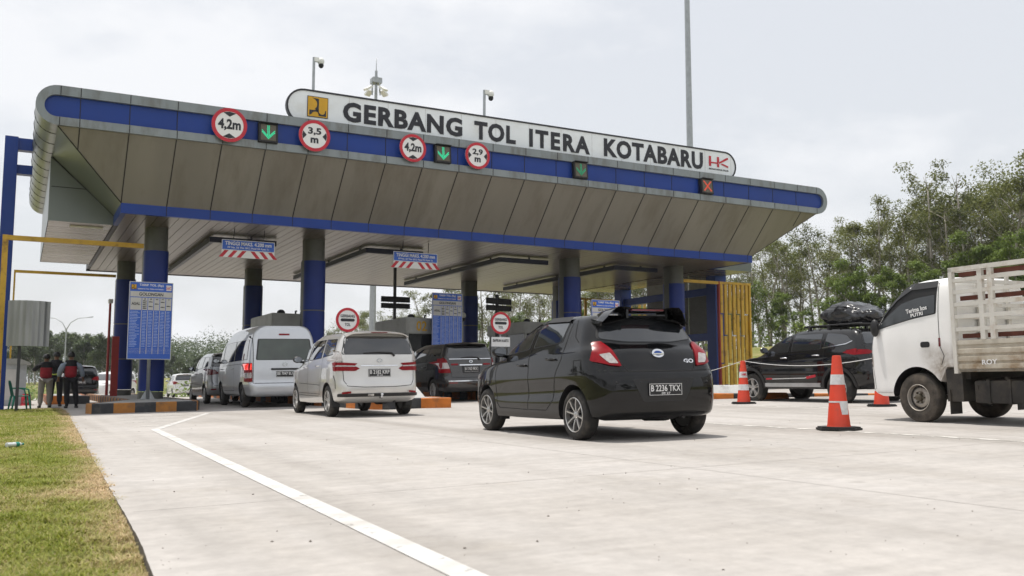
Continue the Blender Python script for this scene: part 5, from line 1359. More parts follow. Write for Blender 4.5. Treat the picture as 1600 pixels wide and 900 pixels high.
# ------------------------------------------------------------------ traffic cones and the rope between them
m_cone = mat('cone_orange', (.62, .05, .018), .5, vary=.08, scale=5, dirt=(.30, .06, .035), dscale=6, dlo=.56, dhi=.8)
m_sleeve = mat('reflective_sleeve', (.68, .68, .68), .35, vary=.08, scale=20, dirt=(.5, .48, .46), dscale=8, dlo=.5, dhi=.7)
m_rubber = mat('black_rubber', (.018, .017, .017), .7, vary=.2)
def cone(x, y, lab, torn=False, rz=0, mark=False, z=None):
    o = thing('traffic_cone', lab, 'traffic cone', (x, y, g(x, y) if z is None else z), rz, group='tall traffic cones on the plaza')
    bm = NB(); pts = []
    for k in range(8):
        a = math.pi / 8 + k * math.pi / 4; pts.append((.285 * math.cos(a), .285 * math.sin(a)))
    prism(bm, pts, 'xy', .004, .03); prism(bm, [(p * .93, q * .93) for p, q in pts], 'xy', .0305, .045); obj('base', bm, m_rubber, o)
    N_ = 32; prof = [(.150, .045), (.142, .07), (.055, .94), (.05, .955), (.03, .957)]
    bm = NB(); rings = [ring(bm, Vector((0, 0, z)), Vector((1, 0, 0)), Vector((0, 1, 0)), r, N_) for r, z in prof]; skin(bm, rings)
    obj('cone_body', bm, m_cone, o, smooth=50)
    rad = lambda z: .142 + (.055 - .142) * (z - .07) / .87 + .0025
    def sleeve(z0, z1, torn):
        bm = NB(); lo = []; hi = []
        for k in range(N_):
            a = 2 * math.pi * k / N_; zl = z0
            if torn:
                aa = (a - 3.9) % (2 * math.pi)
                zl = z0 + ((.12 if 1.0 < aa < 1.7 else 0) if aa < 1.7 else (z1 - z0 - .02))
                if aa > 1.7: zl = z1 - .02
            lo.append(bm.verts.new((rad(zl) * math.cos(a), rad(zl) * math.sin(a), zl))); hi.append(bm.verts.new((rad(z1) * math.cos(a), rad(z1) * math.sin(a), z1)))
        for k in range(N_): bm.faces.new((lo[k], lo[(k + 1) % N_], hi[(k + 1) % N_], hi[k])).smooth = True
        obj('reflective_sleeve', bm, m_sleeve, o)
    sleeve(.58, .71, False); sleeve(.20, .37, torn) if torn else sleeve(.30, .43, False)
    if mark:
        me = text_mesh('HK', 1, bold=.04, width=.12, height=.05, extrude=.001); me.transform(Matrix.Translation((-.045, -.088, .65)) @ Matrix.Rotation(R(-25), 4, 'Z') @ Matrix.Rotation(R(84), 4, 'X')); obj('lettering', me, m_red, o)
    return o
cone(9.37, 8.66, 'tall orange cone with a torn lower white band, nearest the camera', True, .3)
cone(14.29, 15.9, 'orange cone with two white bands in front of the black SUV bonnet', False, 0, True)
cone(14.75, 12.55, 'orange cone mostly hidden beneath the front of the white truck', False)
bm = NB()
def sag(a, b, s, n=16): return [Vector(a) + (Vector(b) - Vector(a)) * (k / n) - Vector((0, 0, s * 4 * (k / n) * (1 - k / n))) for k in range(n + 1)]
tube(bm, sag((16.2, 20.6, .93), (14.29, 15.9, g(14.29, 15.9) + .955), .04) , .006, 6); tube(bm, sag((14.29, 15.9, g(14.29, 15.9) + .955), (14.75, 12.55, g(14.75, 12.55) + .955), .14), .006, 6)
tag(obj('rope', bm, m_signwhite), 'thin white rope slung between the tops of the orange cones', 'rope')

# ------------------------------------------------------------------ islands, kerbs, crash blocks
def island(name, lab, poly, h, seg, cat='kerb', mo=None, z=None, group=None, ph=0, ring_w=.16):
    """plan polygon with painted kerb faces in alternate colours"""
    mo = mo or m_orange; pts = []
    for i in range(len(poly)):
        a = Vector(poly[i]); b = Vector(poly[(i + 1) % len(poly)]); n = max(1, round((b - a).length / seg))
        for k in range(n): pts.append(a + (b - a) * (k / n))
    c = sum(pts, Vector((0, 0))) / len(pts)
    o = thing(name, lab, cat, (c.x, c.y, z if z is not None else g(c.x, c.y)), group=group)
    bm = NB(); n = len(pts)
    gz = (lambda p: z) if z is not None else (lambda p: g(p.x, p.y))
    area = sum(pts[i].x * pts[(i + 1) % n].y - pts[(i + 1) % n].x * pts[i].y for i in range(n)); sg = 1 if area > 0 else -1
    inn_ = []
    for i in range(n):
        d = (pts[(i + 1) % n] - pts[i - 1]).normalized(); inn_.append(pts[i] + Vector((-d.y, d.x)) * sg * ring_w)
    for i in range(n):
        j = (i + 1) % n; q = [bm.verts.new((p.x, p.y, gz(p) + dz)) for p, dz in ((pts[i], -.05), (pts[j], -.05), (pts[j], h - .02), (pts[i], h - .02))]
        f = bm.faces.new(q); f.material_index = (i + ph) % 2
        e1 = pts[i] + (inn_[i] - pts[i]) * .12; e2 = pts[j] + (inn_[j] - pts[j]) * .12
        q2 = [q[3], q[2], bm.verts.new((e2.x, e2.y, gz(e2) + h)), bm.verts.new((e1.x, e1.y, gz(e1) + h))]
        bm.faces.new(q2).material_index = (i + ph) % 2
        q3 = [q2[3], q2[2], bm.verts.new((inn_[j].x, inn_[j].y, gz(inn_[j]) + h)), bm.verts.new((inn_[i].x, inn_[i].y, gz(inn_[i]) + h))]
        bm.faces.new(q3).material_index = (i + ph) % 2
    bmesh.ops.remove_doubles(bm, verts=bm.verts, dist=1e-4)
    obj('painted_kerb', bm, [mo, m_kblack], o, world=True)
    bm = NB(); bm.faces.new([bm.verts.new((p.x, p.y, gz(p) + h - .006)) for p in inn_]); bmesh.ops.triangulate(bm, faces=bm.faces)
    obj('concrete_top', bm, m_conc, o, world=True)
    return o
island('toll_island', 'toll island with a faded orange and black kerb under the big tariff board', [(1.52, 25.3), (1.62, 24.75), (4.08, 24.85), (4.32, 25.9), (4.35, 46), (2.78, 46), (2.78, 29.4)], .25, .52, 'traffic island', m_orange_old, ph=0, group='toll islands')
island('toll_island', 'toll island with a bright orange kerb nose to the right of the silver car', [(7.55, 21.9), (7.75, 21.2), (8.75, 21.2), (9.35, 20.75), (9.45, 21.5), (9.45, 46), (7.5, 46)], .25, .72, 'traffic island', ph=0, group='toll islands')
island('toll_island', 'toll island behind the roof of the black hatchback', [(12.4, 22.1), (12.7, 21.3), (13.8, 21.3), (14.1, 22.1), (14.1, 46), (12.4, 46)], .25, .6, 'traffic island', group='toll islands')
island('toll_island', 'toll island under the rightmost columns, by the yellow louvres', [(17.3, 22.1), (17.6, 21.3), (18.8, 21.3), (19.1, 22.1), (19.1, 46), (17.3, 46)], .25, .6, 'traffic island', group='toll islands')
island('side_kerb', 'long orange and black kerb running behind the black SUV', [(15.70, 18.85), (20.6, 16.25), (20.75, 16.6), (15.85, 19.2)], .20, .72, 'kerb', z=.315)
island('side_kerb', 'low black and orange kerb behind the three standing men', [(.95, 37.0), (2.3, 36.2), (2.45, 44), (1.0, 44)], .34, .8, 'kerb', z=-.02)
def crash_block(lab, x0, x1, y0, y1, zb, h0, h1, m=None):
    bm = NB(); s = .22
    v = [(x0, y0, zb), (x1, y0, zb), (x1, y1, zb), (x0, y1, zb), (x0 + s * .5, y0 + s, zb + h0), (x1 - s, y0 + s, zb + h0), (x1 - s, y1, zb + h1), (x0 + s * .5, y1, zb + h1)]
    V = [bm.verts.new(p) for p in v]
    for q in ((0, 1, 5, 4), (1, 2, 6, 5), (2, 3, 7, 6), (3, 0, 4, 7), (4, 5, 6, 7), (3, 2, 1, 0)): bm.faces.new([V[i] for i in q])
    bmesh.ops.bevel(bm, geom=bm.edges[:], offset=.02, segments=2, affect='EDGES')
    tag(obj('crash_block', bm, m or m_concw), lab, 'concrete block', 'concrete crash blocks on the island noses')
crash_block('whitewashed sloping concrete block on the orange island nose beside the silver car', 7.95, 9.02, 21.5, 24.2, .40, .33, .62)
crash_block('whitewashed concrete block on the island nose behind the black hatchback', 12.7, 13.8, 22.0, 24.5, .49, .33, .62)
crash_block('long low whitewashed concrete wall behind the orange cone, below the yellow louvres', 15.9, 18.4, 19.6, 21.2, .32, .40, .40)
bm = NB(); prism(bm, [(-.34, 0), (.34, 0), (.27, .22), (-.29, .22)], 'xz', -.15, .15); bmesh.ops.bevel(bm, geom=bm.edges[:], offset=.015, segments=2, affect='EDGES')
lo = obj('loose_kerb_block', bm, m_orange); lo.location = (16.7, 17.45, .325); lo.rotation_euler = (0, 0, R(-28)); tag(lo, 'loose orange concrete block standing between the wheels of the black SUV', 'kerb block')

# ------------------------------------------------------------------ toll booths
m_boothglass = mat('booth_dark_glass', (.012, .013, .015), .08, vary=.05)
def booth(x0, y0, lab, num=None):
    w, L = 1.62, 3.2; zb = g(x0 + .8, y0) + .25
    o = thing('toll_booth', lab, 'booth', (x0, y0, zb), group='grey toll booths on the islands')
    top = 3.12 - zb
    bm = NB(); box(bm, .08, w - .08, .08, L - .08, 0, 1.0); obj('wall', bm, m_boothgrey, o)
    bm = NB(); box(bm, .10, w - .10, .10, L - .10, 1.0, 2.0); obj('window', bm, m_boothglass, o)
    bm = NB()
    for x in (.08, w - .16):
        for y in (.08, L * .5, L - .16): box(bm, x, x + .08, y, y + .08, 1.0, 2.0)
    obj('post', bm, m_boothgrey, o)
    bm = NB(); prism(bm, [(0, 2.0), (w, 2.0), (w, top - .02), (.0, top)], 'xz', 0, L); bmesh.ops.bevel(bm, geom=bm.edges[:], offset=.03, segments=2, affect='EDGES'); obj('roof_fascia', bm, m_boothgrey, o)
    bm = NB(); ellipsoid(bm, (.45, .6, top + .04), (.14, .14, .12)); tube(bm, [(.9, .4, top - .02), (.9, .4, top + .10), (.9, .30, top + .10)], .03, 8); obj('roof_camera', bm, m_darksteel, o)
    if num: text('lettering', num, m_ochre, o, (.62, -.004, 2.28), size=1, width=.40, height=.36, bold=.02)
booth(7.40, 31.0, 'grey toll booth roof showing behind the tall silver minibus')
booth(12.10, 30.85, 'grey toll booth numbered 02 beside the second tariff board', '02')
booth(17.0, 31.0, 'grey toll booth behind the black hatchback roof')

# ------------------------------------------------------------------ tariff boards
def tariff(x, y, z0, z1, w, lab, pole=True, base=None):
    o = thing('tariff_board', lab, 'sign', (x, y, base if base is not None else g(x, y) + .25), group='blue tariff boards on the islands')
    zb = o.location.z; a, b = z0 - zb, z1 - zb; h = b - a; hw = w / 2
    bm = NB(); box(bm, -hw, hw, 0, .05, a, b); obj('panel', bm, m_signblue, o)
    bm = NB(); t = .018
    for q in ((-hw, hw, b - t, b), (-hw, hw, a, a + t), (-hw, -hw + t, a + t, b - t), (hw - t, hw, a + t, b - t)): box(bm, q[0], q[1], -.004, .001, q[2], q[3])
    obj('border', bm, m_greypanel, o)
    F = lambda f: b - h * f
    bm = NB(); box(bm, -hw + .03, hw - .03, -.004, .001, F(.195), F(.125))
    cols = [-hw + .03, -hw + .03 + (w - .06) * .28] + [-hw + .03 + (w - .06) * (.28 + .144 * k) for k in range(1, 6)]
    for p, q in zip(cols, cols[1:]): box(bm, p + .008, q - .008, -.004, .001, F(.365), F(.205))
    obj('heading_panel', bm, m_greypanel, o)
    bm = NB()
    for p in cols[1:-1]: box(bm, p - .008, p + .008, -.0035, .001, F(.93), F(.37))
    for k in range(4): box(bm, -hw + .03, hw - .03, -.003, .001, F(.865 + .018 * k) - .002, F(.865 + .018 * k) + .002)
    obj('column_rule', bm, m_greypanel, o)
    # vehicle silhouettes in the class columns
    bm = NB()
    for k, zs in enumerate([(.25, .275, .30, .325, .345), (.26, .32), (.285,), (.26, .325), (.31,)]):
        c = (cols[k + 1] + cols[k + 2]) / 2
        for f in zs: box(bm, c - .055, c + .055, -.006, -.0035, F(f) - .008, F(f) + .009); box(bm, c - .05, c + .02, -.006, -.0035, F(f) + .0091, F(f) + .018)
    obj('vehicle_pictogram', bm, m_black, o)
    T = lambda s, fx, f, ww, hh, m: text('lettering', s, m, o, (fx, -.005, F(f)), size=1, width=ww, height=hh, bold=.02)
    T('TARIF TOL (Rp)', .0, .045, w * .55, h * .038, m_signwhite); T('GERBANG TOL ITERA KOTABARU', -.02, .092, w * .60, h * .014, m_signwhite)
    T('GOLONGAN', 0, .16, w * .55, h * .042, m_black); T('ASAL', cols[0] + (cols[1] - cols[0]) / 2, .285, w * .20, h * .036, m_black)
    for k, s in enumerate(('I', 'II', 'III', 'IV', 'V')): T(s, (cols[k + 1] + cols[k + 2]) / 2, .222, .012 + .016 * min(k + 1, 3), h * .018, m_black)
    # rows of small print
    bm = NB(); r_ = random.Random(int(x * 10))
    for k in range(24):
        f = .385 + .0195 * k
        ln = r_.uniform(.5, .95); box(bm, cols[0] + .01, cols[0] + .01 + (cols[1] - cols[0] - .03) * ln, -.003, .001, F(f) - .0065, F(f) + .0065)
        for p, q in zip(cols[1:], cols[2:]):
            box(bm, p + .03, q - .03 - r_.choice((0, .015)), -.003, .001, F(f) - .0065, F(f) + .0065)
    obj('small_print', bm, m_dash, o)
    bm = NB(); hk_ = .028; box(bm, hw - .05 - .14, hw - .05, -.005, .001, F(.105), F(.035)); obj('logo_panel', bm, m_signwhite, o)
    pu_emblem(o, x - hw + .12, zb + F(.068), .14, y - .012)
    hk(o, x + hw - .18, x + hw - .06, zb + F(.095), zb + F(.05), y - .006, m_red)
    if pole:
        bm = NB(); tube(bm, [(0.02, .10, 0), (0.02, .10, b - .1)], .05, 12)
        for s in (-1, 1): prism(bm, [(s * .05 + .02, 0), (s * .2 + .02, 0), (s * .05 + .02, .28)], 'xz', .09, .11)
        box(bm, -.2, .24, -.05, .25, 0, .015); obj('pole', bm, m_steel, o)
tariff(3.31, 28.5, 1.455, 3.69, 1.19, 'big blue tariff board headed GOLONGAN on a pole before the leftmost column')
tariff(13.55, 31.55 - 1.1, 1.75, 4.0, 1.18, 'tall blue tariff board beside booth 02')
tariff(18.2, 27.2, 1.45, 3.69, 1.18, 'tariff board whose top shows above the black hatchback roof')

# round GERBANG TOL signs
def gt(x, y, z, lab, plate=False):
    o = thing('gate_ahead_sign', lab, 'road sign', (x, y, g(x, y) + .25), group='round GERBANG TOL signs'); zc = z - o.location.z; r = .355
    bm = NB(); prism(bm, circ(0, zc, r, 40), 'xz', 0, .02); obj('plate', bm, m_signwhite, o)
    bm = NB(); annulus(bm, 0, zc, r, r * .79, -.008, .015); obj('red_rim', bm, m_red, o)
    bm = NB(); prism(bm, stadium(-r * .6, r * .6, zc - r * .13, zc + r * .11, 6), 'xz', -.006, -.001); obj('bar', bm, m_black, o)
    text('lettering', 'GERBANG', m_black, o, (0, -.003, zc + r * .32), size=1, width=r * 1.22, height=r * .24, bold=.02); text('lettering', 'TOL', m_black, o, (0, -.003, zc - r * .38), size=1, width=r * .48, height=r * .24, bold=.02)
    bm = NB(); tube(bm, [(0, .05, 0), (0, .05, zc + r)], .035, 10); obj('pole', bm, m_steel, o)
    if plate:
        bm = NB(); box(bm, -.33, .33, 0, .02, zc - .75, zc - .45); obj('text_plate', bm, m_signwhite, o); text('lettering', 'SIAPKAN KARTU', m_black, o, (0, -.003, zc - .56), size=1, width=.56, height=.09, bold=.02)
gt(8.42, 26.05, 2.61, 'round GERBANG TOL sign above the roof of the silver car')
gt(13.52, 26.2, 2.68, 'round GERBANG TOL sign left of the black hatchback roof', True)

# dark message boards on posts
def led_board(x, y, z, rz, lab, zt):
    o = thing('message_board', lab, 'sign', (x, y, g(x, y) + .25), R(rz), group='dark two-row message boards'); zc = z - o.location.z
    each('display', [lambda b: box(b, -.60, .60, 0, .10, zc + .03, zc + .25), lambda b: box(b, -.60, .60, 0, .10, zc - .22, zc - .02)], m_dark, o)
    bm = NB()
    for k in range(-5, 6): box(bm, k * .108 - .004, k * .108 + .004, -.004, .001, zc - .2, zc + .23)
    obj('display_divider', bm, m_darksteel, o)
    bm = NB(); box(bm, -.05, .05, .101, .2, 0, zt - o.location.z); obj('post', bm, m_darksteel, o)
led_board(13.2, 34.7, 3.96, 0, 'dark two-row message board on the black post left of the second tariff board', 5.42)
led_board(15.95, 31.0, 3.71, 14, 'slanting dark two-row message board above the right GERBANG TOL sign', 4.1)

# ------------------------------------------------------------------ end portals, louvres, shutters
def portal(lab, pts_post, beams, yellow, lou=None, shut=False):
    o = thing('end_portal', lab, 'gate', (pts_post[0], pts_post[2], g(pts_post[0], pts_post[2])))
    bm = NB(); box(bm, *pts_post[:2], *pts_post[2:4], o.location.z, pts_post[4])
    obj('blue_post', bm, m_blue, o, world=True)
    each('blue_beam', [lambda b, q=q: box(b, *q) for q in beams], m_blue, o, world=True)
    each('yellow_bar', [lambda b, q=q: box(b, *q) for q in yellow], m_yellow, o, world=True)
    if lou:
        for (x0, x1, y, z0, z1) in lou:
            bm = NB(); n = 7; r_ = random.Random(3)
            for k in range(n):
                x = x0 + (x1 - x0) * (k + .5) / n; cut = z0 + (z1 - z0) * (.52 if k % 2 else .72); cut2 = cut - (z1 - z0) * .46
                for a, b, dy in ((cut, z1 - .04, 0), (cut2, cut - .05, .05), (z0, cut2 - .05, 0)): box(bm, x - .066, x + .066, y + dy - .03, y + dy + .05, a, b)
            obj('louvre_slat', bm, m_yellow, o, world=True)
            bm = NB(); box(bm, x1, x1 + .09, y - .05, y + .07, z0, z1 + .06); box(bm, x0, x1, y - .05, y + .07, z1 - .035, z1 + .06); box(bm, x0 - .06, x0, y - .05, y + .07, z0, z1 + .06, 1); obj('louvre_frame', bm, [m_yellow, m_redpaint], o, world=True)
    if shut:
        X = 26.75
        for y0, y1 in ((31.75, 33.2), (33.3, 34.8), (34.9, 36.4)):
            bm = NB(); box(bm, X, X + .06, y0, y1, 2.95, 4.62)
            for k in range(22): beam(bm, (X - .012, y0 + .04, 3.0 + k * .073), (X - .012, y1 - .04, 3.0 + k * .073), .03, .03)
            obj('shutter', bm, mat('grey_shutter', (.10, .10, .095), .5, vary=.1), o, world=True)
            bm = NB(); box(bm, X, X + .05, y0, y1, 4.95, 5.7); obj('upper_panel', bm, m_boothgrey, o, world=True)
    return o
portal('tall blue portal post with crossbeams and a yellow frame at the left edge', (-.66, -.31, 30.6, 31.1, 8.05),
    [(-.31, .3, 30.7, 31.0, 7.68, 8.04), (-.31, .10, 30.7, 31.0, 6.96, 7.23)],
    [(-.56, -.41, 29.45, 29.6, -.01, 4.94), (-.41, 3.16, 29.47, 29.58, 4.80, 4.935), (-.24, 3.16, 38.4, 38.5, 4.82, 4.92), (-.30, -.24, 38.4, 38.5, 0, 4.92)])
portal('blue portal with grey shutters and yellow louvre panels at the right end', (26.5, 27.1, 31.1, 31.7, 6.2),
    [(26.68, 27.0, 31.7, 38.2, 4.62, 4.95), (26.68, 27.0, 31.7, 38.2, 2.62, 2.95), (26.5, 27.1, 38.2, 38.8, .4, 6.2)],
    [(23.46, 25.35, 29.55, 29.66, 4.83, 4.95)], [(25.42, 27.0, 29.6, .45, 4.89), (25.0, 28.9, 39.6, .45, 5.0)], True)
bm = NB()
for z in (1.35, 1.75, 2.2): beam(bm, (27.4, 31.9, z), (27.4, 37.8, z), .04, .04)
for k in range(20): beam(bm, (27.4, 32 + k * .3, .5), (27.4, 32 + k * .3, 2.25), .025, .025)
tag(obj('railing', bm, m_signwhite), 'white railing under the grey shutters right of the hatchback', 'railing')

# ------------------------------------------------------------------ poles, masts, cameras
def pole_thing(name, lab, cat, x, y, z0, z1, r0, r1, m=None, group=None):
    o = thing(name, lab, cat, (x, y, z0), group=group); bm = NB(); n = 4
    tube(bm, [(0, 0, (z1 - z0) * k / n) for k in range(n + 1)], [r0 + (r1 - r0) * k / n for k in range(n + 1)], 14); obj('pole', bm, m or m_steel, o, smooth=40); return o
pole_thing('light_mast', 'tall grey tapering mast rising past the top of the photo behind the gate', 'mast', 28.31, 34.85, .3, 27, .19, .105)
t_ = NB(); 
o = pole_thing('light_mast', 'distant floodlight mast with a lamp crown, seen behind the letter B', 'mast', 22.9, 65.0, 0, 24.3, .30, .10)
bm = NB()
for k in range(4):
    a = k * math.pi / 2 + .4; c, s = math.cos(a), math.sin(a)
    beam(bm, (.36 * c, .36 * s, 23.6), (.42 * c, .42 * s, 22.5), .08, .05); beam(bm, (0, 0, 23.9), (.4 * c, .4 * s, 23.6), .06, .06)
box(bm, -.36, .36, -.36, .36, 23.3, 23.7); tube(bm, [(0, 0, 23.8), (0, 0, 25.3)], .03, 6); obj('head_frame', bm, m_steel, o)
bm = NB()
for k in range(4):
    a = k * math.pi / 2 + .4; c, s = math.cos(a), math.sin(a); Mx = Matrix.Translation((.80 * c, .80 * s, 22.75)) @ Matrix.Rotation(a, 4, 'Z') @ Matrix.Rotation(R(35), 4, 'Y'); box(bm, -.28, .28, -.24, .24, -.08, .08, M=Mx)
obj('floodlight', bm, m_lamp, o)
def cctv(lab, x, y, z0, z1, dome=True, m=None, side=1):
    o = pole_thing('camera_pole', lab, 'camera', x, y, z0, z1, .055, .045, m); h = z1 - z0; bm = NB()
    if dome:
        box(bm, .0 if side > 0 else -.26, .26 if side > 0 else 0, -.06, .06, h - .14, h); ellipsoid(bm, (side * .24, 0, h - .10), (.12, .12, .13)); ellipsoid(bm, (side * .25, 0, h - .24), (.09, .09, .10), mi=1)
    else: box(bm, -.08, .08, -.25, .10, h - .1, h + .06, bev=.02)
    obj('camera_head', bm, [m_lamp, m_dark], o, smooth=40); return o
cctv('thin camera pole on the canopy roof left of the word GERBANG', 8.35, 30.0, 8.31, 11.75, True, side=1)
cctv('camera pole with a white dome on the roof above the word TOL', 13.6, 27.6, 8.31, 10.72, True)
cctv('thin dark red camera pole left of the big tariff board', 3.05, 39.0, 0, 3.95, False, m_redpaint)
cctv('thin brown camera pole right of the second tariff board', 15.3, 33.4, .5, 3.55, True, m_rust)
bm = NB(); box(bm, -.12, .12, -.05, .05, 0, 2.2); rp_ = obj('height_gauge', bm, m_redpaint); rp_.location = (3.12, 36.9, .28); tag(rp_, 'dark red upright board leaning by the rear left column', 'board')
# double-arm street lamp far behind
o = pole_thing('street_lamp', 'distant double-armed street lamp above the heads of the men', 'street lamp', 5.6, 141, -1, 8.2, .14, .07)
bm = NB()
for s in (-1, 1): tube(bm, [(0, 0, 9.0), (s * .5, -s * .27, 10.0), (s * 1.4, -s * .75, 10.6), (s * 3.2, -s * 1.7, 10.8)], [.06, .05, .045, .07], 6)
obj('arm', bm, m_steel, o)
# no-entry sign
o = pole_thing('no_entry_sign', 'small round red no entry sign beside the standing men', 'road sign', 3.42, 55.1, -.25, .95, .03, .03)
bm = NB(); prism(bm, circ(0, 1.08, .23, 24), 'xz', -.05, -.035); obj('red_disc', bm, m_red, o); bm = NB(); box(bm, -.16, .16, -.056, -.051, 1.045, 1.115); obj('white_bar', bm, m_signwhite, o)

# left-hand kiosk, corrugated awning, chair
m_kiosk = mat('kiosk_paint', (.42, .44, .46), .5, vary=.06, dirt=(.25, .25, .25), dscale=2, dlo=.5, dhi=.8)
o = thing('kiosk', 'small pale grey kiosk behind the green plastic chair', 'kiosk', (-.45, 36.6, 0))
bm = NB(); box(bm, 0, .72, 0, 1.4, 0, 1.42); obj('wall', bm, m_kiosk, o)
bm = NB(); prism(bm, [(-.1, 1.42), (.86, 1.42), (.80, 1.5), (.5, 1.62), (-.1, 1.62)], 'xz', -.1, 1.5); obj('roof', bm, m_boothgrey, o)
bm = NB(); box(bm, .08, .40, -.012, .001, .2, 1.25); obj('door', bm, m_greypanel, o)
m_tin = mat('corrugated_tin', (.46, .47, .47), .34, metal=.6, vary=.12, scale=2, stretch=(3, 3, .4))
o = thing('tin_awning', 'curved corrugated tin awning on a post at the left edge', 'awning', (.18, 28.7, -.05))
bm = NB(); n = 60; pr = []
for k in range(n + 1):
    t = k / n; x = -.50 + 1.04 * t; y = -.34 * math.sin(math.pi * (.08 + .84 * t)) + .03 * abs(math.sin(t * math.pi * 7)); pr.append((x, y))
A = [bm.verts.new((x, y, 1.83)) for x, y in pr]; Bv = [bm.verts.new((x, y, 3.07)) for x, y in pr]
for k in range(n): bm.faces.new((A[k], A[k + 1], Bv[k + 1], Bv[k]))
bmesh.ops.solidify(bm, geom=bm.faces[:], thickness=.012); obj('tin_sheet', bm, m_tin, o, smooth=50)
bm = NB(); box(bm, -.21, -.13, .05, .12, 0, 2.9); box(bm, -.46, .50, .05, .09, 2.5, 2.56); obj('post', bm, m_darksteel, o)
m_green = mat('green_plastic', (.01, .20, .14), .4, vary=.06)
o = thing('plastic_chair', 'green plastic chair standing on the verge by the blue post', 'chair', (.09, 30.45, -.03), R(-78))
# local: front = +y after rotation faces right
bm = NB(); box(bm, -.22, .22, -.20, .22, .42, .45, bev=.012); obj('seat', bm, m_green, o)
bm = NB()
pts = [(-.22, .44), (.22, .44), (.20, .80), (.12, .88), (-.12, .88), (-.20, .80)]
A = [bm.verts.new((x, -.20 - (z - .44) * .22, z)) for x, z in pts]; bm.faces.new(A); bmesh.ops.solidify(bm, geom=bm.faces[:], thickness=.025); obj('backrest', bm, m_green, o)
for sx in (-1, 1):
    for sy in (-1, 1):
        bm = NB(); tube(bm, [(sx * .20, sy * .19, .43), (sx * .24, sy * .25, 0)], [.032, .022], 8); obj('leg', bm, m_green, o)
    bm = NB(); tube(bm, [(sx * .22, -.24, .66), (sx * .25, .02, .66), (sx * .25, .16, .62), (sx * .22, .2, .44)], .02, 8); obj('armrest', bm, m_green, o)
# small red cone far left and plastic bottle
o = thing('safety_cone', 'small red and white cone left of the standing men', 'traffic cone', (.3, 36.3, -.02))
bm = NB(); rings = [ring(bm, Vector((0, 0, z)), Vector((1, 0, 0)), Vector((0, 1, 0)), r, 16) for r, z in ((.20, 0), (.20, .03), (.17, .05), (.15, .3), (.12, .42))]; skin(bm, rings); obj('cone_body', bm, m_red, o, smooth=40)
bm = NB(); rings = [ring(bm, Vector((0, 0, z)), Vector((1, 0, 0)), Vector((0, 1, 0)), r, 16) for r, z in ((.166, .1), (.158, .2))]; skin(bm, rings, False); obj('reflective_sleeve', bm, m_sleeve, o)
m_pet = mat('clear_plastic', (.62, .66, .66), .12, spec=.8, vary=.08)
o = thing('plastic_bottle', 'crushed clear plastic bottle with a green cap lying on the grass', 'bottle', (.01, 12.9, .0), R(35))
def lathe_x(prof, m, name):
    bm = NB(); rings = [ring(bm, Vector((x, 0, .04)), Vector((0, 1, 0)), Vector((0, 0, 1)), r, 14, r * .85) for x, r in prof]; skin(bm, rings); obj(name, bm, m, o, smooth=40)
lathe_x([(-.11, .02), (-.105, .034), (-.05, .034), (-.04, .03), (-.02, .034), (.05, .034), (.08, .02), (.09, .014)], m_pet, 'bottle_body'); lathe_x([(.091, .017), (.112, .017)], m_green, 'cap'); lathe_x([(.0, .0355), (.045, .0355)], m_green, 'bottle_wrap')
# ------------------------------------------------------------------ people
def skin_mesh(nodes, edges, root=0, sub=1):
    """nodes: [((x,y,z),(rx,ry)), ...] -> one continuous skinned surface"""
    me = bpy.data.meshes.new('skin'); me.from_pydata([n[0] for n in nodes], edges, [])
    o = bpy.data.objects.new('skin', me); COL.objects.link(o)
    md = o.modifiers.new('s', 'SKIN'); md.use_smooth_shade = True; md.branch_smoothing = .4
    for i, n in enumerate(nodes):
        r = n[1]; me.skin_vertices[0].data[i].radius = r if isinstance(r, tuple) else (r, r)
        me.skin_vertices[0].data[i].use_root = (i == root)
    s = o.modifiers.new('u', 'SUBSURF'); s.levels = sub; s.render_levels = sub
    dg = bpy.context.evaluated_depsgraph_get(); dg.update()
    res = bpy.data.meshes.new_from_object(o.evaluated_get(dg)); bpy.data.objects.remove(o)
    return res
m_skin = mat('brown_skin', (.20, .10, .06), .5, vary=.08)
m_hair = mat('black_hair', (.008, .007, .007), .45, vary=.2)
m_navycloth = mat('black_cloth', (.012, .012, .016), .85, vary=.15, scale=14)
m_redcloth = mat('dark_red_cloth', (.30, .014, .026), .8, vary=.15, scale=12)
m_band = mat('pale_band', (.50, .48, .47), .6)
m_lime = mat('lime_reflective_strip', (.42, .52, .08), .5)
m_bluecloth = mat('light_blue_cloth', (.28, .33, .42), .8, vary=.1)
m_khaki = mat('khaki_cloth', (.26, .24, .22), .85, vary=.1)
m_shoe = mat('dark_shoe', (.015, .013, .012), .6)
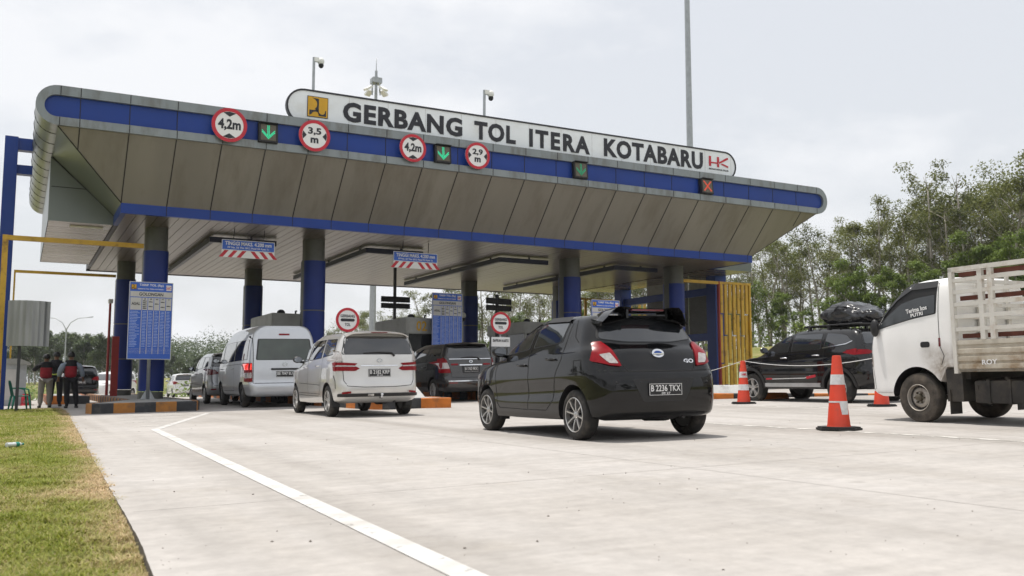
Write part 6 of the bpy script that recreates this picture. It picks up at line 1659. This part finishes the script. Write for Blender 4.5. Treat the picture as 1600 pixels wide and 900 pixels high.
def person(lab, x, y, z, rz, top, sleeve, legs, arms, lean=0, hs=1.0):
    N = []; E_ = []
    def add(p, r, par=None):
        N.append((p, r)); 
        if par is not None: E_.append((par, len(N) - 1))
        return len(N) - 1
    pel = add((0, 0, .93), (.135, .10)); wa = add((0, .0, 1.06), (.11, .08), pel); ch = add((0, -.01, 1.26), (.12, .085), wa); ub = add((0, -.01, 1.37), (.075, .06), ch)
    nk = add((0, .0, 1.455), (.052, .055), ub); hb = add((0, .02, 1.53), (.07, .085), nk); hc = add((0, .02, 1.605), (.075, .092), hb); add((0, .015, 1.665), (.055, .065), hc)
    hands = []
    for s in (-1, 1):
        sh = add((s * .165, -.01, 1.36), (.042, .045), ub); el, wr = arms[0 if s < 0 else 1]
        e = add(el, .042, sh); w = add(wr, .03, e); d = (Vector(wr) - Vector(el)).normalized()
        pm = add(tuple(Vector(wr) + d * .07), (.038, .02), w)
        side = d.cross(Vector((0, 1, 0))); side = side.normalized() if side.length > .1 else Vector((1, 0, 0))
        for k, L in enumerate((.075, .085, .08, .065)):
            b = Vector(wr) + d * .07; f1 = add(tuple(b + d * L * .5 + side * (k - 1.5) * .02), .0095, pm); add(tuple(b + d * L * .95 + side * (k - 1.5) * .021 + Vector((0, .018, 0))), .008, f1)
        t1 = add(tuple(Vector(wr) + d * .05 + Vector((0, .045, 0))), .011, w); add(tuple(Vector(wr) + d * .085 + Vector((0, .06, 0))), .0095, t1)
        hp = add((s * .085, 0, .87), (.085, .09), pel); kn = add((s * (.105 + legs[1] * s), .02, .48), (.058, .062), hp); an = add((s * (.115 + legs[1] * s * 1.5), -.02, .09), (.04, .045), kn); add((s * (.13 + legs[1] * s * 1.5), .12, .045), (.04, .03), an)
    bme = skin_mesh(N, E_); wr_ = [Vector(a[1]) + (Vector(a[1]) - Vector(a[0])).normalized() * .06 for a in arms]
    for m in (m_skin, sleeve, legs[0]): bme.materials.append(m)
    for p in bme.polygons:
        q = p.center; p.material_index = 0 if q.z > 1.455 or min((q - w_).length for w_ in wr_) < .13 else (1 if q.z > .95 else 2)
    b = obj('person', bme, m_skin); b.location = (x, y, z); b.rotation_euler = (R(lean), 0, rz); b.scale = (hs * 1.13, hs * 1.1, hs); tag(b, lab, 'person', 'men standing on the verge with their backs turned')
    # trousers
    n2 = [((0, 0, .95), (.15, .115))]; e2 = []
    for s in (-1, 1):
        i = len(n2); n2 += [((s * .09, 0, .86), (.10, .105)), ((s * (.108 + legs[1] * s), .02, .48), (.078, .08)), ((s * (.115 + legs[1] * s * 1.5), -.015, .12), (.066, .07))]; e2 += [(0, i), (i, i + 1), (i + 1, i + 2)]
    obj('trousers', skin_mesh(n2, e2), legs[0], b)
    # upper garment
    n3 = [((0, 0, .90), (.175, .13)), ((0, 0, 1.06), (.165, .125)), ((0, -.01, 1.26), (.195, .135)), ((0, -.01, 1.37), (.17, .115)), ((0, .0, 1.455), (.085, .08))]
    me = skin_mesh(n3 + [((s * .185, -.01, 1.365), (.085, .085)) for s in (-1, 1)], [(0, 1), (1, 2), (2, 3), (3, 4), (3, 5), (3, 6)])
    for m in top[1]: me.materials.append(m)
    for p in me.polygons: p.material_index = top[0](p.center)
    obj('vest', me, top[1], b)
    n4 = []; e4 = []
    for s in (-1, 1):
        el, wr = arms[0 if s < 0 else 1]; i = len(n4); q = Vector(el).lerp(Vector(wr), .82)
        n4 = [((s * .17, -.01, 1.37), (.085, .085)), (el, (.07, .07)), (tuple(q), (.055, .055))]
        obj('sleeve', skin_mesh(n4, [(0, 1), (1, 2)]), sleeve, b)
    bm = NB(); ellipsoid(bm, (0, .0, 1.60), (.098, .118, .115), n=18); bmesh.ops.delete(bm, geom=[v for v in bm.verts if v.co.z < 1.53 or (v.co.y > .04 and v.co.z < 1.63)], context='VERTS')
    for v in bm.verts: v.co += Vector((noise.noise(v.co * 30), noise.noise(v.co * 31), noise.noise(v.co * 32))) * .008
    obj('hair', bm, m_hair, b)
    # face: nose, ears
    bm = NB(); ellipsoid(bm, (0, .115, 1.585), (.014, .02, .022))
    for s in (-1, 1): ellipsoid(bm, (s * .078, .01, 1.59), (.012, .022, .032)); ellipsoid(bm, (s * .03, .098, 1.612), (.012, .008, .008))
    obj('facial_feature', bm, m_skin, b)
    for s in (-1, 1):
        bm = NB(); xx = s * (.128 + legs[1] * s * 1.5); ellipsoid(bm, (xx, .05, .045), (.05, .13, .045)); obj('shoe', bm, m_shoe, b)
    return b
vest = (lambda c: 1 if 1.265 < c.z < 1.30 else (0 if c.z >= 1.30 else 2), [m_navycloth, m_band, m_redcloth])
dark = (lambda c: 1 if (c.y < 0 and ((c.x > .02 and abs(c.x - .10 - .12 * (1.38 - c.z)) < .022) or 1.0 < c.z < 1.03)) else (2 if (1.33 < c.z < 1.36 and c.y < 0) else 0), [m_navycloth, m_lime, m_band])
person('man in a red and black vest with khaki trousers, leftmost of the three', .78, 32.4, .0, R(4), vest, m_navycloth, (m_khaki, .0), [((-.30, .10, 1.18), (-.20, .30, 1.30)), ((.27, .06, 1.14), (.16, .26, 1.12))], hs=.985)
person('man in black with a lime reflective strip, middle of the three', 1.10, 33.6, .01, R(-8), dark, m_navycloth, (m_navycloth, .0), [((-.24, .12, 1.14), (-.06, .28, 1.22)), ((.26, .08, 1.12), (.14, .28, 1.06))], hs=1.04)
person('man in a red vest over a light blue shirt, rightmost of the three', 1.42, 31.2, .01, R(6), vest, m_bluecloth, (m_navycloth, .035), [((-.27, .02, 1.12), (-.27, .16, .92)), ((.28, .02, 1.12), (.33, .15, .92))], hs=1.0)

# vehicles beyond the men
dk = copy_tree(c3); dk.location = (2.75, 50.5, g(2.75, 50.5)); dk['label'] = 'dark car stopped beyond the three standing men'; dk.scale = (1.02, 1, 1)
def repaint(o, src, dst):
    for ch in o.children:
        if ch.type == 'MESH' and any(s.material is src for s in ch.material_slots):
            for s in ch.material_slots:
                if s.material is src: s.link = 'OBJECT'; s.material = dst
        repaint(ch, src, dst)
repaint(dk, m_pwhite, m_pblack2)
wc = copy_tree(c3); wc.location = (5.6, 62.0, g(5.6, 62)); wc['label'] = 'small white car far beyond the low striped kerb'; wc.rotation_euler = (0, 0, R(150))

# ------------------------------------------------------------------ trees
def leaf_material(name, c0, c1, c2, trans=.35):
    m = bpy.data.materials.new(name); m.use_nodes = True; t = m.node_tree; p = t.nodes['Principled BSDF']; out = t.nodes['Material Output']
    p.inputs['Roughness'].default_value = .55; p.inputs['Specular IOR Level'].default_value = .3
    ge = t.nodes.new('ShaderNodeNewGeometry'); oi = t.nodes.new('ShaderNodeObjectInfo')
    r = t.nodes.new('ShaderNodeValToRGB'); r.color_ramp.elements[0].color = (*c0, 1); r.color_ramp.elements[1].color = (*c1, 1); e = r.color_ramp.elements.new(.82); e.color = (*c2, 1)
    r.color_ramp.elements[0].position = 0; r.color_ramp.elements[1].position = .55; 
    r.color_ramp.elements[0].color = (*c0, 1)
    c = t.nodes.new('ShaderNodeTexCoord'); n = t.nodes.new('ShaderNodeTexNoise'); n.inputs['Scale'].default_value = .35; n.inputs['Detail'].default_value = 3; t.links.new(ge.outputs['Position'], n.inputs['Vector'])
    a = t.nodes.new('ShaderNodeMath'); a.operation = 'MULTIPLY_ADD'; a.inputs[1].default_value = .45; t.links.new(ge.outputs['Random Per Island'], a.inputs[0])
    b = t.nodes.new('ShaderNodeMath'); b.operation = 'MULTIPLY_ADD'; b.inputs[1].default_value = .45; b.inputs[2].default_value = -.10; t.links.new(oi.outputs['Random'], b.inputs[0]); t.links.new(b.outputs[0], a.inputs[2])
    d = t.nodes.new('ShaderNodeMath'); d.operation = 'MULTIPLY_ADD'; d.inputs[1].default_value = .5; t.links.new(n.outputs['Fac'], d.inputs[0]); t.links.new(a.outputs[0], d.inputs[2])
    e2 = t.nodes.new('ShaderNodeMath'); e2.operation = 'SUBTRACT'; e2.inputs[1].default_value = .12; t.links.new(d.outputs[0], e2.inputs[0])
    t.links.new(e2.outputs[0], r.inputs['Fac']); t.links.new(r.outputs[0], p.inputs['Base Color'])
    tr = t.nodes.new('ShaderNodeBsdfTranslucent'); t.links.new(r.outputs[0], tr.inputs['Color']); mx_ = t.nodes.new('ShaderNodeMixShader'); mx_.inputs[0].default_value = trans
    t.links.new(p.outputs[0], mx_.inputs[1]); t.links.new(tr.outputs[0], mx_.inputs[2]); t.links.new(mx_.outputs[0], out.inputs['Surface'])
    return m
m_leaf_rub = leaf_material('olive_leaves', (.042, .066, .018), (.100, .142, .034), (.20, .21, .065))
m_leaf_bri = leaf_material('bright_green_leaves', (.045, .095, .018), (.105, .175, .032), (.19, .25, .06))
m_leaf_far = leaf_material('dark_green_leaves', (.030, .056, .026), (.065, .10, .04), (.11, .145, .055))
m_bark = mat('pale_bark', (.34, .31, .27), .9, vary=.25, scale=5, dirt=(.12, .11, .09), dscale=3, bump=.3)
def leaf_mesh(name, clusters, per, rad, size, seed, flat=.6, droop=.3):
    rs = np.random.RandomState(seed); C_l = []
    for (c, k) in clusters:
        n = max(3, int(per * k)); u = rs.normal(size=(n, 3)); u /= np.linalg.norm(u, axis=1, keepdims=True) + 1e-6
        u *= (rs.rand(n, 1) ** .45) * rad * (.6 + .4 * k); u[:, 2] *= flat; C_l.append(np.array(c) + u)
    P = np.concatenate(C_l); n = len(P)
    a = rs.rand(n) * 2 * np.pi; tl = rs.normal(0, .5, n) - droop
    d = np.stack([np.cos(a) * np.cos(tl), np.sin(a) * np.cos(tl), np.sin(tl)], 1)
    w = np.stack([-np.sin(a), np.cos(a), rs.normal(0, .35, n)], 1); s = size * (.6 + .8 * rs.rand(n, 1))
    V = np.empty((n, 4, 3)); V[:, 0] = P; V[:, 1] = P + d * s * .5 + w * s * .26; V[:, 2] = P + d * s; V[:, 3] = P + d * s * .5 - w * s * .26
    me = bpy.data.meshes.new(name); me.vertices.add(n * 4); me.vertices.foreach_set('co', V.ravel().astype('f'))
    me.loops.add(n * 4); me.loops.foreach_set('vertex_index', np.arange(n * 4, dtype='i')); me.polygons.add(n); me.polygons.foreach_set('loop_start', np.arange(0, n * 4, 4, dtype='i')); me.update(calc_edges=True)
    return me
def rubber_tree(seed, h, lab, name='rubber_tree', leaves=None, sparse=1.0, spread=1.0, bare=.15, lowfrac=.40, group=None, size=.22):
    r_ = random.Random(seed); o = thing(name, lab, 'tree', (0, -500, 0), group=group); per = {'rubber_tree': 84, 'broad_tree': 110}.get(name, 60)
    bm = NB(); p = Vector((0, 0, -.6)); pts = [p.copy()]; d = Vector((r_.uniform(-.06, .06), r_.uniform(-.06, .06), 1)); n = 7
    for k in range(n):
        d += Vector((r_.uniform(-.07, .07), r_.uniform(-.07, .07), 0)); d.z = 1; p = p + d * ((h * .86 + .6) / n); pts.append(p.copy())
    r0 = .0125 * h + .03; tube(bm, pts, [r0 * (1 - .78 * k / n) for k in range(n + 1)], 7)
    cl = []
    def at(t): f = t * n; i = min(int(f), n - 1); return pts[i].lerp(pts[i + 1], f - i)
    nb = r_.randint(9, 13)
    for b in range(nb):
        t = lowfrac + (1 - lowfrac) * (b + r_.random() * .8) / nb; a = r_.uniform(0, 6.28); L = h * r_.uniform(.13, .25) * spread * (1.25 - .5 * t); up = r_.uniform(.5, 1.3)
        q = at(min(t, .99)); dr = Vector((math.cos(a), math.sin(a), up)).normalized(); q1 = q + dr * L * .5; dr2 = (dr + Vector((r_.uniform(-.3, .3), r_.uniform(-.3, .3), .25))).normalized(); q2 = q1 + dr2 * L * .6
        rb = r0 * (1 - .78 * t) * .55; tube(bm, [q, q1, q2], [rb, rb * .7, rb * .3], 5)
        isb = r_.random() < bare
        for e in range(r_.randint(3, 5)):
            f = r_.uniform(.35, 1); s = q.lerp(q1, f * 2) if f < .5 else q1.lerp(q2, f * 2 - 1); dv = (dr2 + Vector((r_.uniform(-1, 1), r_.uniform(-1, 1), r_.uniform(-.2, .8)))).normalized(); e2 = s + dv * L * r_.uniform(.25, .5)
            tube(bm, [s, e2], [rb * .35, rb * .12], 4)
            if not isb or r_.random() < .25: cl.append((e2, r_.uniform(.45, 1.0) * sparse))
        if not isb: cl.append((q2, r_.uniform(.6, 1.0) * sparse))
    top = pts[-1]
    for e in range(5):
        e2 = top + Vector((r_.uniform(-.6, .6), r_.uniform(-.6, .6), r_.uniform(.2, 1.0))) * h * .08; tube(bm, [top, e2], [r0 * .2, r0 * .05], 4)
        if r_.random() > bare * 1.5: cl.append((e2, r_.uniform(.4, .8) * sparse))
    obj('trunk', bm, m_bark, o)
    obj('crown', leaf_mesh('crown', cl, per, h * .062 * spread, size, seed), leaves or m_leaf_rub, o)
    return o
GT = 'rubber trees in the wood beyond the gate'; GB = 'bright green bushy trees along the front of the wood'; GF = 'broad trees far off on the left'
LR = 'tall slender olive-green tree with a pale trunk in the wood'; LB = 'leafy bright green tree at the front edge of the wood'; LF = 'broad dark green tree far off beyond the men'
talls = [rubber_tree(11 + k, 13, LR, sparse=(1.0, .8, .55, 1.1, .7, .35, .95)[k], bare=(.1, .2, .4, .1, .25, .6, .12)[k], spread=(1.0, 1.1, 1.0, 1.2, .9, 1.0, 1.1)[k], group=GT) for k in range(7)]
bushes = [rubber_tree(51 + k, 7, LB, 'leafy_tree', m_leaf_bri, sparse=1.5, spread=1.45, bare=.0, lowfrac=.16, group=GB, size=.25) for k in range(4)]
broads = [rubber_tree(81 + k, 9, LF, 'broad_tree', m_leaf_far, sparse=1.5, spread=1.5, bare=0, lowfrac=.2, group=GF, size=.36) for k in range(3)]
used = set()
def plant(pool, k, x, y, s, lab=None):
    src = pool[k % len(pool)]
    o = src if id(src) not in used else copy_tree(src); used.add(id(src))
    o.location = (x, y, terrain(x, y)); o.rotation_euler = (0, 0, rng.uniform(0, 6.28)); o.scale = (s * rng.uniform(.9, 1.15), s * rng.uniform(.9, 1.15), s)
    return o
CY = math.radians(27.99)
def polar(px, D):   # direction as seen from the kerb-side viewpoint -> ground position
    t = (px - 800) / 1454; return D * (math.sin(CY) + t * math.cos(CY)), D * (math.cos(CY) - t * math.sin(CY))
dist = lambda px: float(np.interp(px, [420, 540, 720, 1100, 1250, 1450, 1700], [185, 165, 140, 102, 88, 74, 62]))
hgt = lambda px: float(np.interp(px, [420, 500, 620, 720, 850, 1000, 1120, 1200, 1300, 1400, 1480, 1600, 1700], [8, 11, 14.5, 15, 14, 13.2, 12.6, 12.0, 12.6, 13.2, 14.2, 13.6, 13.5]))
k = 0
for row, (dd, n) in enumerate(((3, 40), (9, 40), (16, 36), (24, 32))):
    for i in range(n):
        px = 470 + (1760 - 470) * (i + rng.uniform(.1, .9)) / n; D = dist(px) + dd * (1 + .4 * (px < 900)) + rng.uniform(-3, 3)
        x, y = polar(px, D); plant(talls, rng.randrange(7), x, y, hgt(px) / 13 * rng.uniform(.82, 1.08)); k += 1
for i in range(46):
    px = 560 + (1740 - 560) * (i + rng.uniform(.1, .9)) / 46; D = dist(px) - rng.uniform(0, 5)
    x, y = polar(px, D); plant(bushes, rng.randrange(4), x, y, rng.uniform(.5, 1.0) * (1.0 if px > 1000 else 1.1))
for i in range(30):
    px = -60 + 420 * (i + rng.uniform(.1, .9)) / 30; D = rng.uniform(150, 235); x, y = polar(px, D)
    hh = float(np.interp(px, [-60, 60, 120, 170, 210, 260, 320, 380], [10, 11.5, 11.5, 10, 6, 4.5, 4.5, 5])) * D / 200
    plant(broads, rng.randrange(3), x, y, hh / 9 * rng.uniform(.8, 1.05))
# trees along the left of the approach and behind the viewpoint (out of view, added for the dark band the cars reflect)
for i in range(16):
    plant(broads, rng.randrange(3), -30 + rng.uniform(-4, 4), -28 + i * 6.2, rng.uniform(.75, 1.05))
for i in range(9):
    plant(broads, rng.randrange(3), -22 + i * 9 + rng.uniform(-2, 2), -46 + rng.uniform(-4, 4), rng.uniform(.7, 1.0))
# deeper part of the same wood, where single trees can no longer be told apart
# undergrowth at the foot of the wood and a farther wood that reads as one mass
def mass(name, items, m, size, seed, per, rad):
    me = leaf_mesh(name, items, per, rad, size, seed, .8, 0); o = obj(name, me, m, None, kind='stuff'); return o
it = []
for i in range(330):
    px = 430 + 1330 * rng.random(); D = dist(px) + rng.uniform(-7, 26); x, y = polar(px, D); it.append(((x, y, terrain(x, y) + rng.uniform(.1, 2.2)), rng.uniform(.5, 1)))
deep = []
for i in range(900):
    px = 440 + 1330 * rng.random(); D = dist(px) + rng.uniform(20, 48); x, y = polar(px, D); hh = hgt(px) * (D / dist(px)) * .86
    deep.append(((x, y, terrain(x, y) + hh * rng.random() ** .8), rng.uniform(.4, 1)))
tag(mass('deep_wood', deep, m_leaf_rub, .30, 15, 60, 1.5), 'dense olive-green depth of the wood behind the tall trees', 'wood')
tag(mass('undergrowth', it, m_leaf_bri, .42, 5, 46, 1.7), 'tangled green undergrowth at the foot of the wood', 'undergrowth')
it = []
for i in range(420):
    px = -120 + 700 * rng.random(); D = rng.uniform(290, 340); x, y = polar(px, D); hh = float(np.interp(px, [-120, 150, 260, 330, 480, 580], [13, 11, 14, 15, 11, 13])) * rng.uniform(.75, 1.1); 
    for q in range(3): it.append(((x + rng.uniform(-3, 3), y, terrain(x, y) + hh * rng.uniform(.1, 1)), rng.uniform(.6, 1)))
for i in range(190):
    px = 235 + 130 * rng.random(); D = rng.uniform(225, 260); x, y = polar(px, D); hh = float(np.interp(px, [235, 300, 365], [9.5, 8.0, 8.8])); it.append(((x, y, terrain(x, y) + hh * rng.random() ** .7), rng.uniform(.5, 1)))
tag(mass('far_wood', it, m_leaf_far, .7, 6, 56, 3.6), 'far-off wood along the horizon', 'wood')
it = []
for i in range(150):
    px = 20 + 420 * rng.random(); D = rng.uniform(62, 130); x, y = polar(px, D); it.append(((x, y, terrain(x, y) + rng.uniform(.0, .9)), rng.uniform(.4, 1)))
tag(mass('roadside_scrub', it, m_leaf_bri, .34, 9, 46, 1.2), 'low green scrub beside the road beyond the gate', 'scrub')

# ------------------------------------------------------------------ grass of the verge
def grass():
    rs = np.random.RandomState(3)
    def field(n, x0, ymin, ymax, pw, x1=None):
        y = ymin + (ymax - ymin) * rs.rand(n) ** pw; ex = np.interp(y, [-30, 4.07, 5.57, 7.67, 15.2, 26.4, 29, 31], [.15, .53, .59, .645, .86, 1.17, 1.2, 1.2]) + .02
        ex = ex + np.array([max(0, noise.noise((b * 2.3, 3, 9)) + .35 * noise.noise((b * 9, 3, 9))) * .11 for b in y])
        if x1 is not None: ex = np.minimum(ex, x1)
        return x0 + (ex - x0) * rs.rand(n), y, ex
    X = []; Y = []; EX = []
    for a in ((150000, -.40, 2.6, 12, 1.3), (90000, -.6, 9, 31, 1.0), (45000, -4, 1, 31, 1.2, -.4)):
        x, y, e = field(*a); X.append(x); Y.append(y); EX.append(e)
    x, y, ex = map(np.concatenate, (X, Y, EX)); n = len(x)
    nz = np.array([noise.noise((a * .9, b * .9, 1)) + .6 * noise.noise((a * 2.6, b * 2.6, 7)) for a, b in zip(x, y)])
    dry = np.clip(nz * .55 + .15 + .85 * np.exp(-((ex - x) / .26) ** 2) + rs.normal(0, .20, n) + .7 * (rs.rand(n) < .17), 0, 1)
    keep = rs.rand(n) < 1 - .72 * np.exp(-(ex - x) / .05) - .25 * (nz > .35)
    x, y, ex, dry, nz = x[keep], y[keep], ex[keep], dry[keep], nz[keep]; n = len(x)
    z = np.array([terrain(a, b) for a, b in zip(x, y)]) - .004
    tuft = np.array([noise.noise((a * 5, b * 5, 4)) for a, b in zip(x, y)])
    h = (.022 + .032 * rs.rand(n)) * (1 - .35 * dry) * (1 + .9 * np.clip(tuft, 0, 1)) * (1 + .012 * y); w = (.0022 + .0022 * rs.rand(n)) * (1 + .05 * y)
    a = rs.rand(n) * 6.283; ln = h * (.3 + .9 * rs.rand(n)) * (1 + .6 * dry); ca, sa = np.cos(a), np.sin(a)
    V = np.empty((n, 5, 3)); px_, py_ = -sa * w, ca * w
    V[:, 0] = np.stack([x - px_, y - py_, z], 1); V[:, 1] = np.stack([x + px_, y + py_, z], 1)
    mx_, my_ = x + ca * ln * .4, y + sa * ln * .4
    V[:, 2] = np.stack([mx_ + px_ * .8, my_ + py_ * .8, z + h * .65], 1); V[:, 3] = np.stack([mx_ - px_ * .8, my_ - py_ * .8, z + h * .65], 1)
    V[:, 4] = np.stack([x + ca * ln, y + sa * ln, z + h * (1 - .3 * rs.rand(n))], 1)
    me = bpy.data.meshes.new('verge_grass'); me.vertices.add(n * 5); me.vertices.foreach_set('co', V.ravel().astype('f'))
    idx = np.arange(n, dtype='i')[:, None] * 5; li = np.concatenate([idx + np.array([[0, 1, 2, 3]]), idx + np.array([[3, 2, 4]])], 1).astype('i')
    me.loops.add(n * 7); me.loops.foreach_set('vertex_index', li.ravel()); me.polygons.add(n * 2)
    ls = np.stack([np.arange(n) * 7, np.arange(n) * 7 + 4], 1).astype('i'); me.polygons.foreach_set('loop_start', ls.ravel()); me.update(calc_edges=True)
    g0, g1, d0 = np.array([.15, .20, .02]), np.array([.36, .38, .07]), np.array([.60, .46, .28])
    t = rs.rand(n, 1); col = g0 + (g1 - g0) * t; col = col * (1 - dry[:, None]) + d0 * (.75 + .5 * rs.rand(n, 1)) * dry[:, None]
    ca_ = me.color_attributes.new('blade', 'FLOAT_COLOR', 'POINT'); C4 = np.ones((n, 5, 4), 'f'); C4[:, :, :3] = col[:, None, :]; ca_.data.foreach_set('color', C4.ravel())
    m = bpy.data.materials.new('grass_blades'); m.use_nodes = True; tt = m.node_tree; p = tt.nodes['Principled BSDF']; at_ = tt.nodes.new('ShaderNodeAttribute'); at_.attribute_name = 'blade'
    tt.links.new(at_.outputs['Color'], p.inputs['Base Color']); p.inputs['Roughness'].default_value = .6; p.inputs['Specular IOR Level'].default_value = .25
    tr = tt.nodes.new('ShaderNodeBsdfTranslucent'); tt.links.new(at_.outputs['Color'], tr.inputs['Color']); ms = tt.nodes.new('ShaderNodeMixShader'); ms.inputs[0].default_value = .35
    tt.links.new(p.outputs[0], ms.inputs[1]); tt.links.new(tr.outputs[0], ms.inputs[2]); tt.links.new(ms.outputs[0], tt.nodes['Material Output'].inputs['Surface'])
    tag(obj('verge_grass', me, m, None, kind='stuff'), 'short patchy green and straw-coloured grass of the left verge', 'grass')
grass()

# loose stones and chips on the concrete
def chips():
    rs = np.random.RandomState(12); bm = NB()
    for i in range(330):
        y = 2.8 + 20 * rs.rand() ** 1.6; x0 = edge_x(y) + .05; x = x0 + (y * .9 + 4) * rs.rand() ** (1.3 if i % 3 else 2.5); s = .003 + .006 * rs.rand() ** 3
        z = g(x, y); c = Vector((x, y, z + s * .35)); vs = [bm.verts.new(c + Vector((a * s * rs.uniform(.6, 1.4), b * s * rs.uniform(.6, 1.4), d * s * rs.uniform(.4, .9)))) for a, b, d in ((1, 0, 0), (-1, 0, 0), (0, 1, 0), (0, -1, 0), (0, 0, 1), (0, 0, -1))]
        for q in ((0, 2, 4), (2, 1, 4), (1, 3, 4), (3, 0, 4), (2, 0, 5), (1, 2, 5), (3, 1, 5), (0, 3, 5)): bm.faces.new([vs[k] for k in q])
    tag(obj('stone_chips', bm, mat('stone_chip', (.16, .14, .12), .9, vary=.4, scale=3), None, kind='stuff'), 'loose stone chips and crumbs scattered over the concrete', 'gravel')
chips()
# ------------------------------------------------------------------ the hazy air
bm = NB(); box(bm, -330, 430, -60, 420, -4, 42)
hz = obj('haze', bm, bpy.data.materials.new('haze_air'), None, kind='stuff')
hm = hz.data.materials[0]; hm.use_nodes = True; t = hm.node_tree; t.nodes.clear()
vo = t.nodes.new('ShaderNodeVolumePrincipled'); vo.inputs['Color'].default_value = (.93, .95, 1.0, 1); vo.inputs['Density'].default_value = .00024; vo.inputs['Anisotropy'].default_value = .25
ou = t.nodes.new('ShaderNodeOutputMaterial'); t.links.new(vo.outputs[0], ou.inputs['Volume'])
tag(hz, 'thin pale haze in the air over the whole place', 'haze')
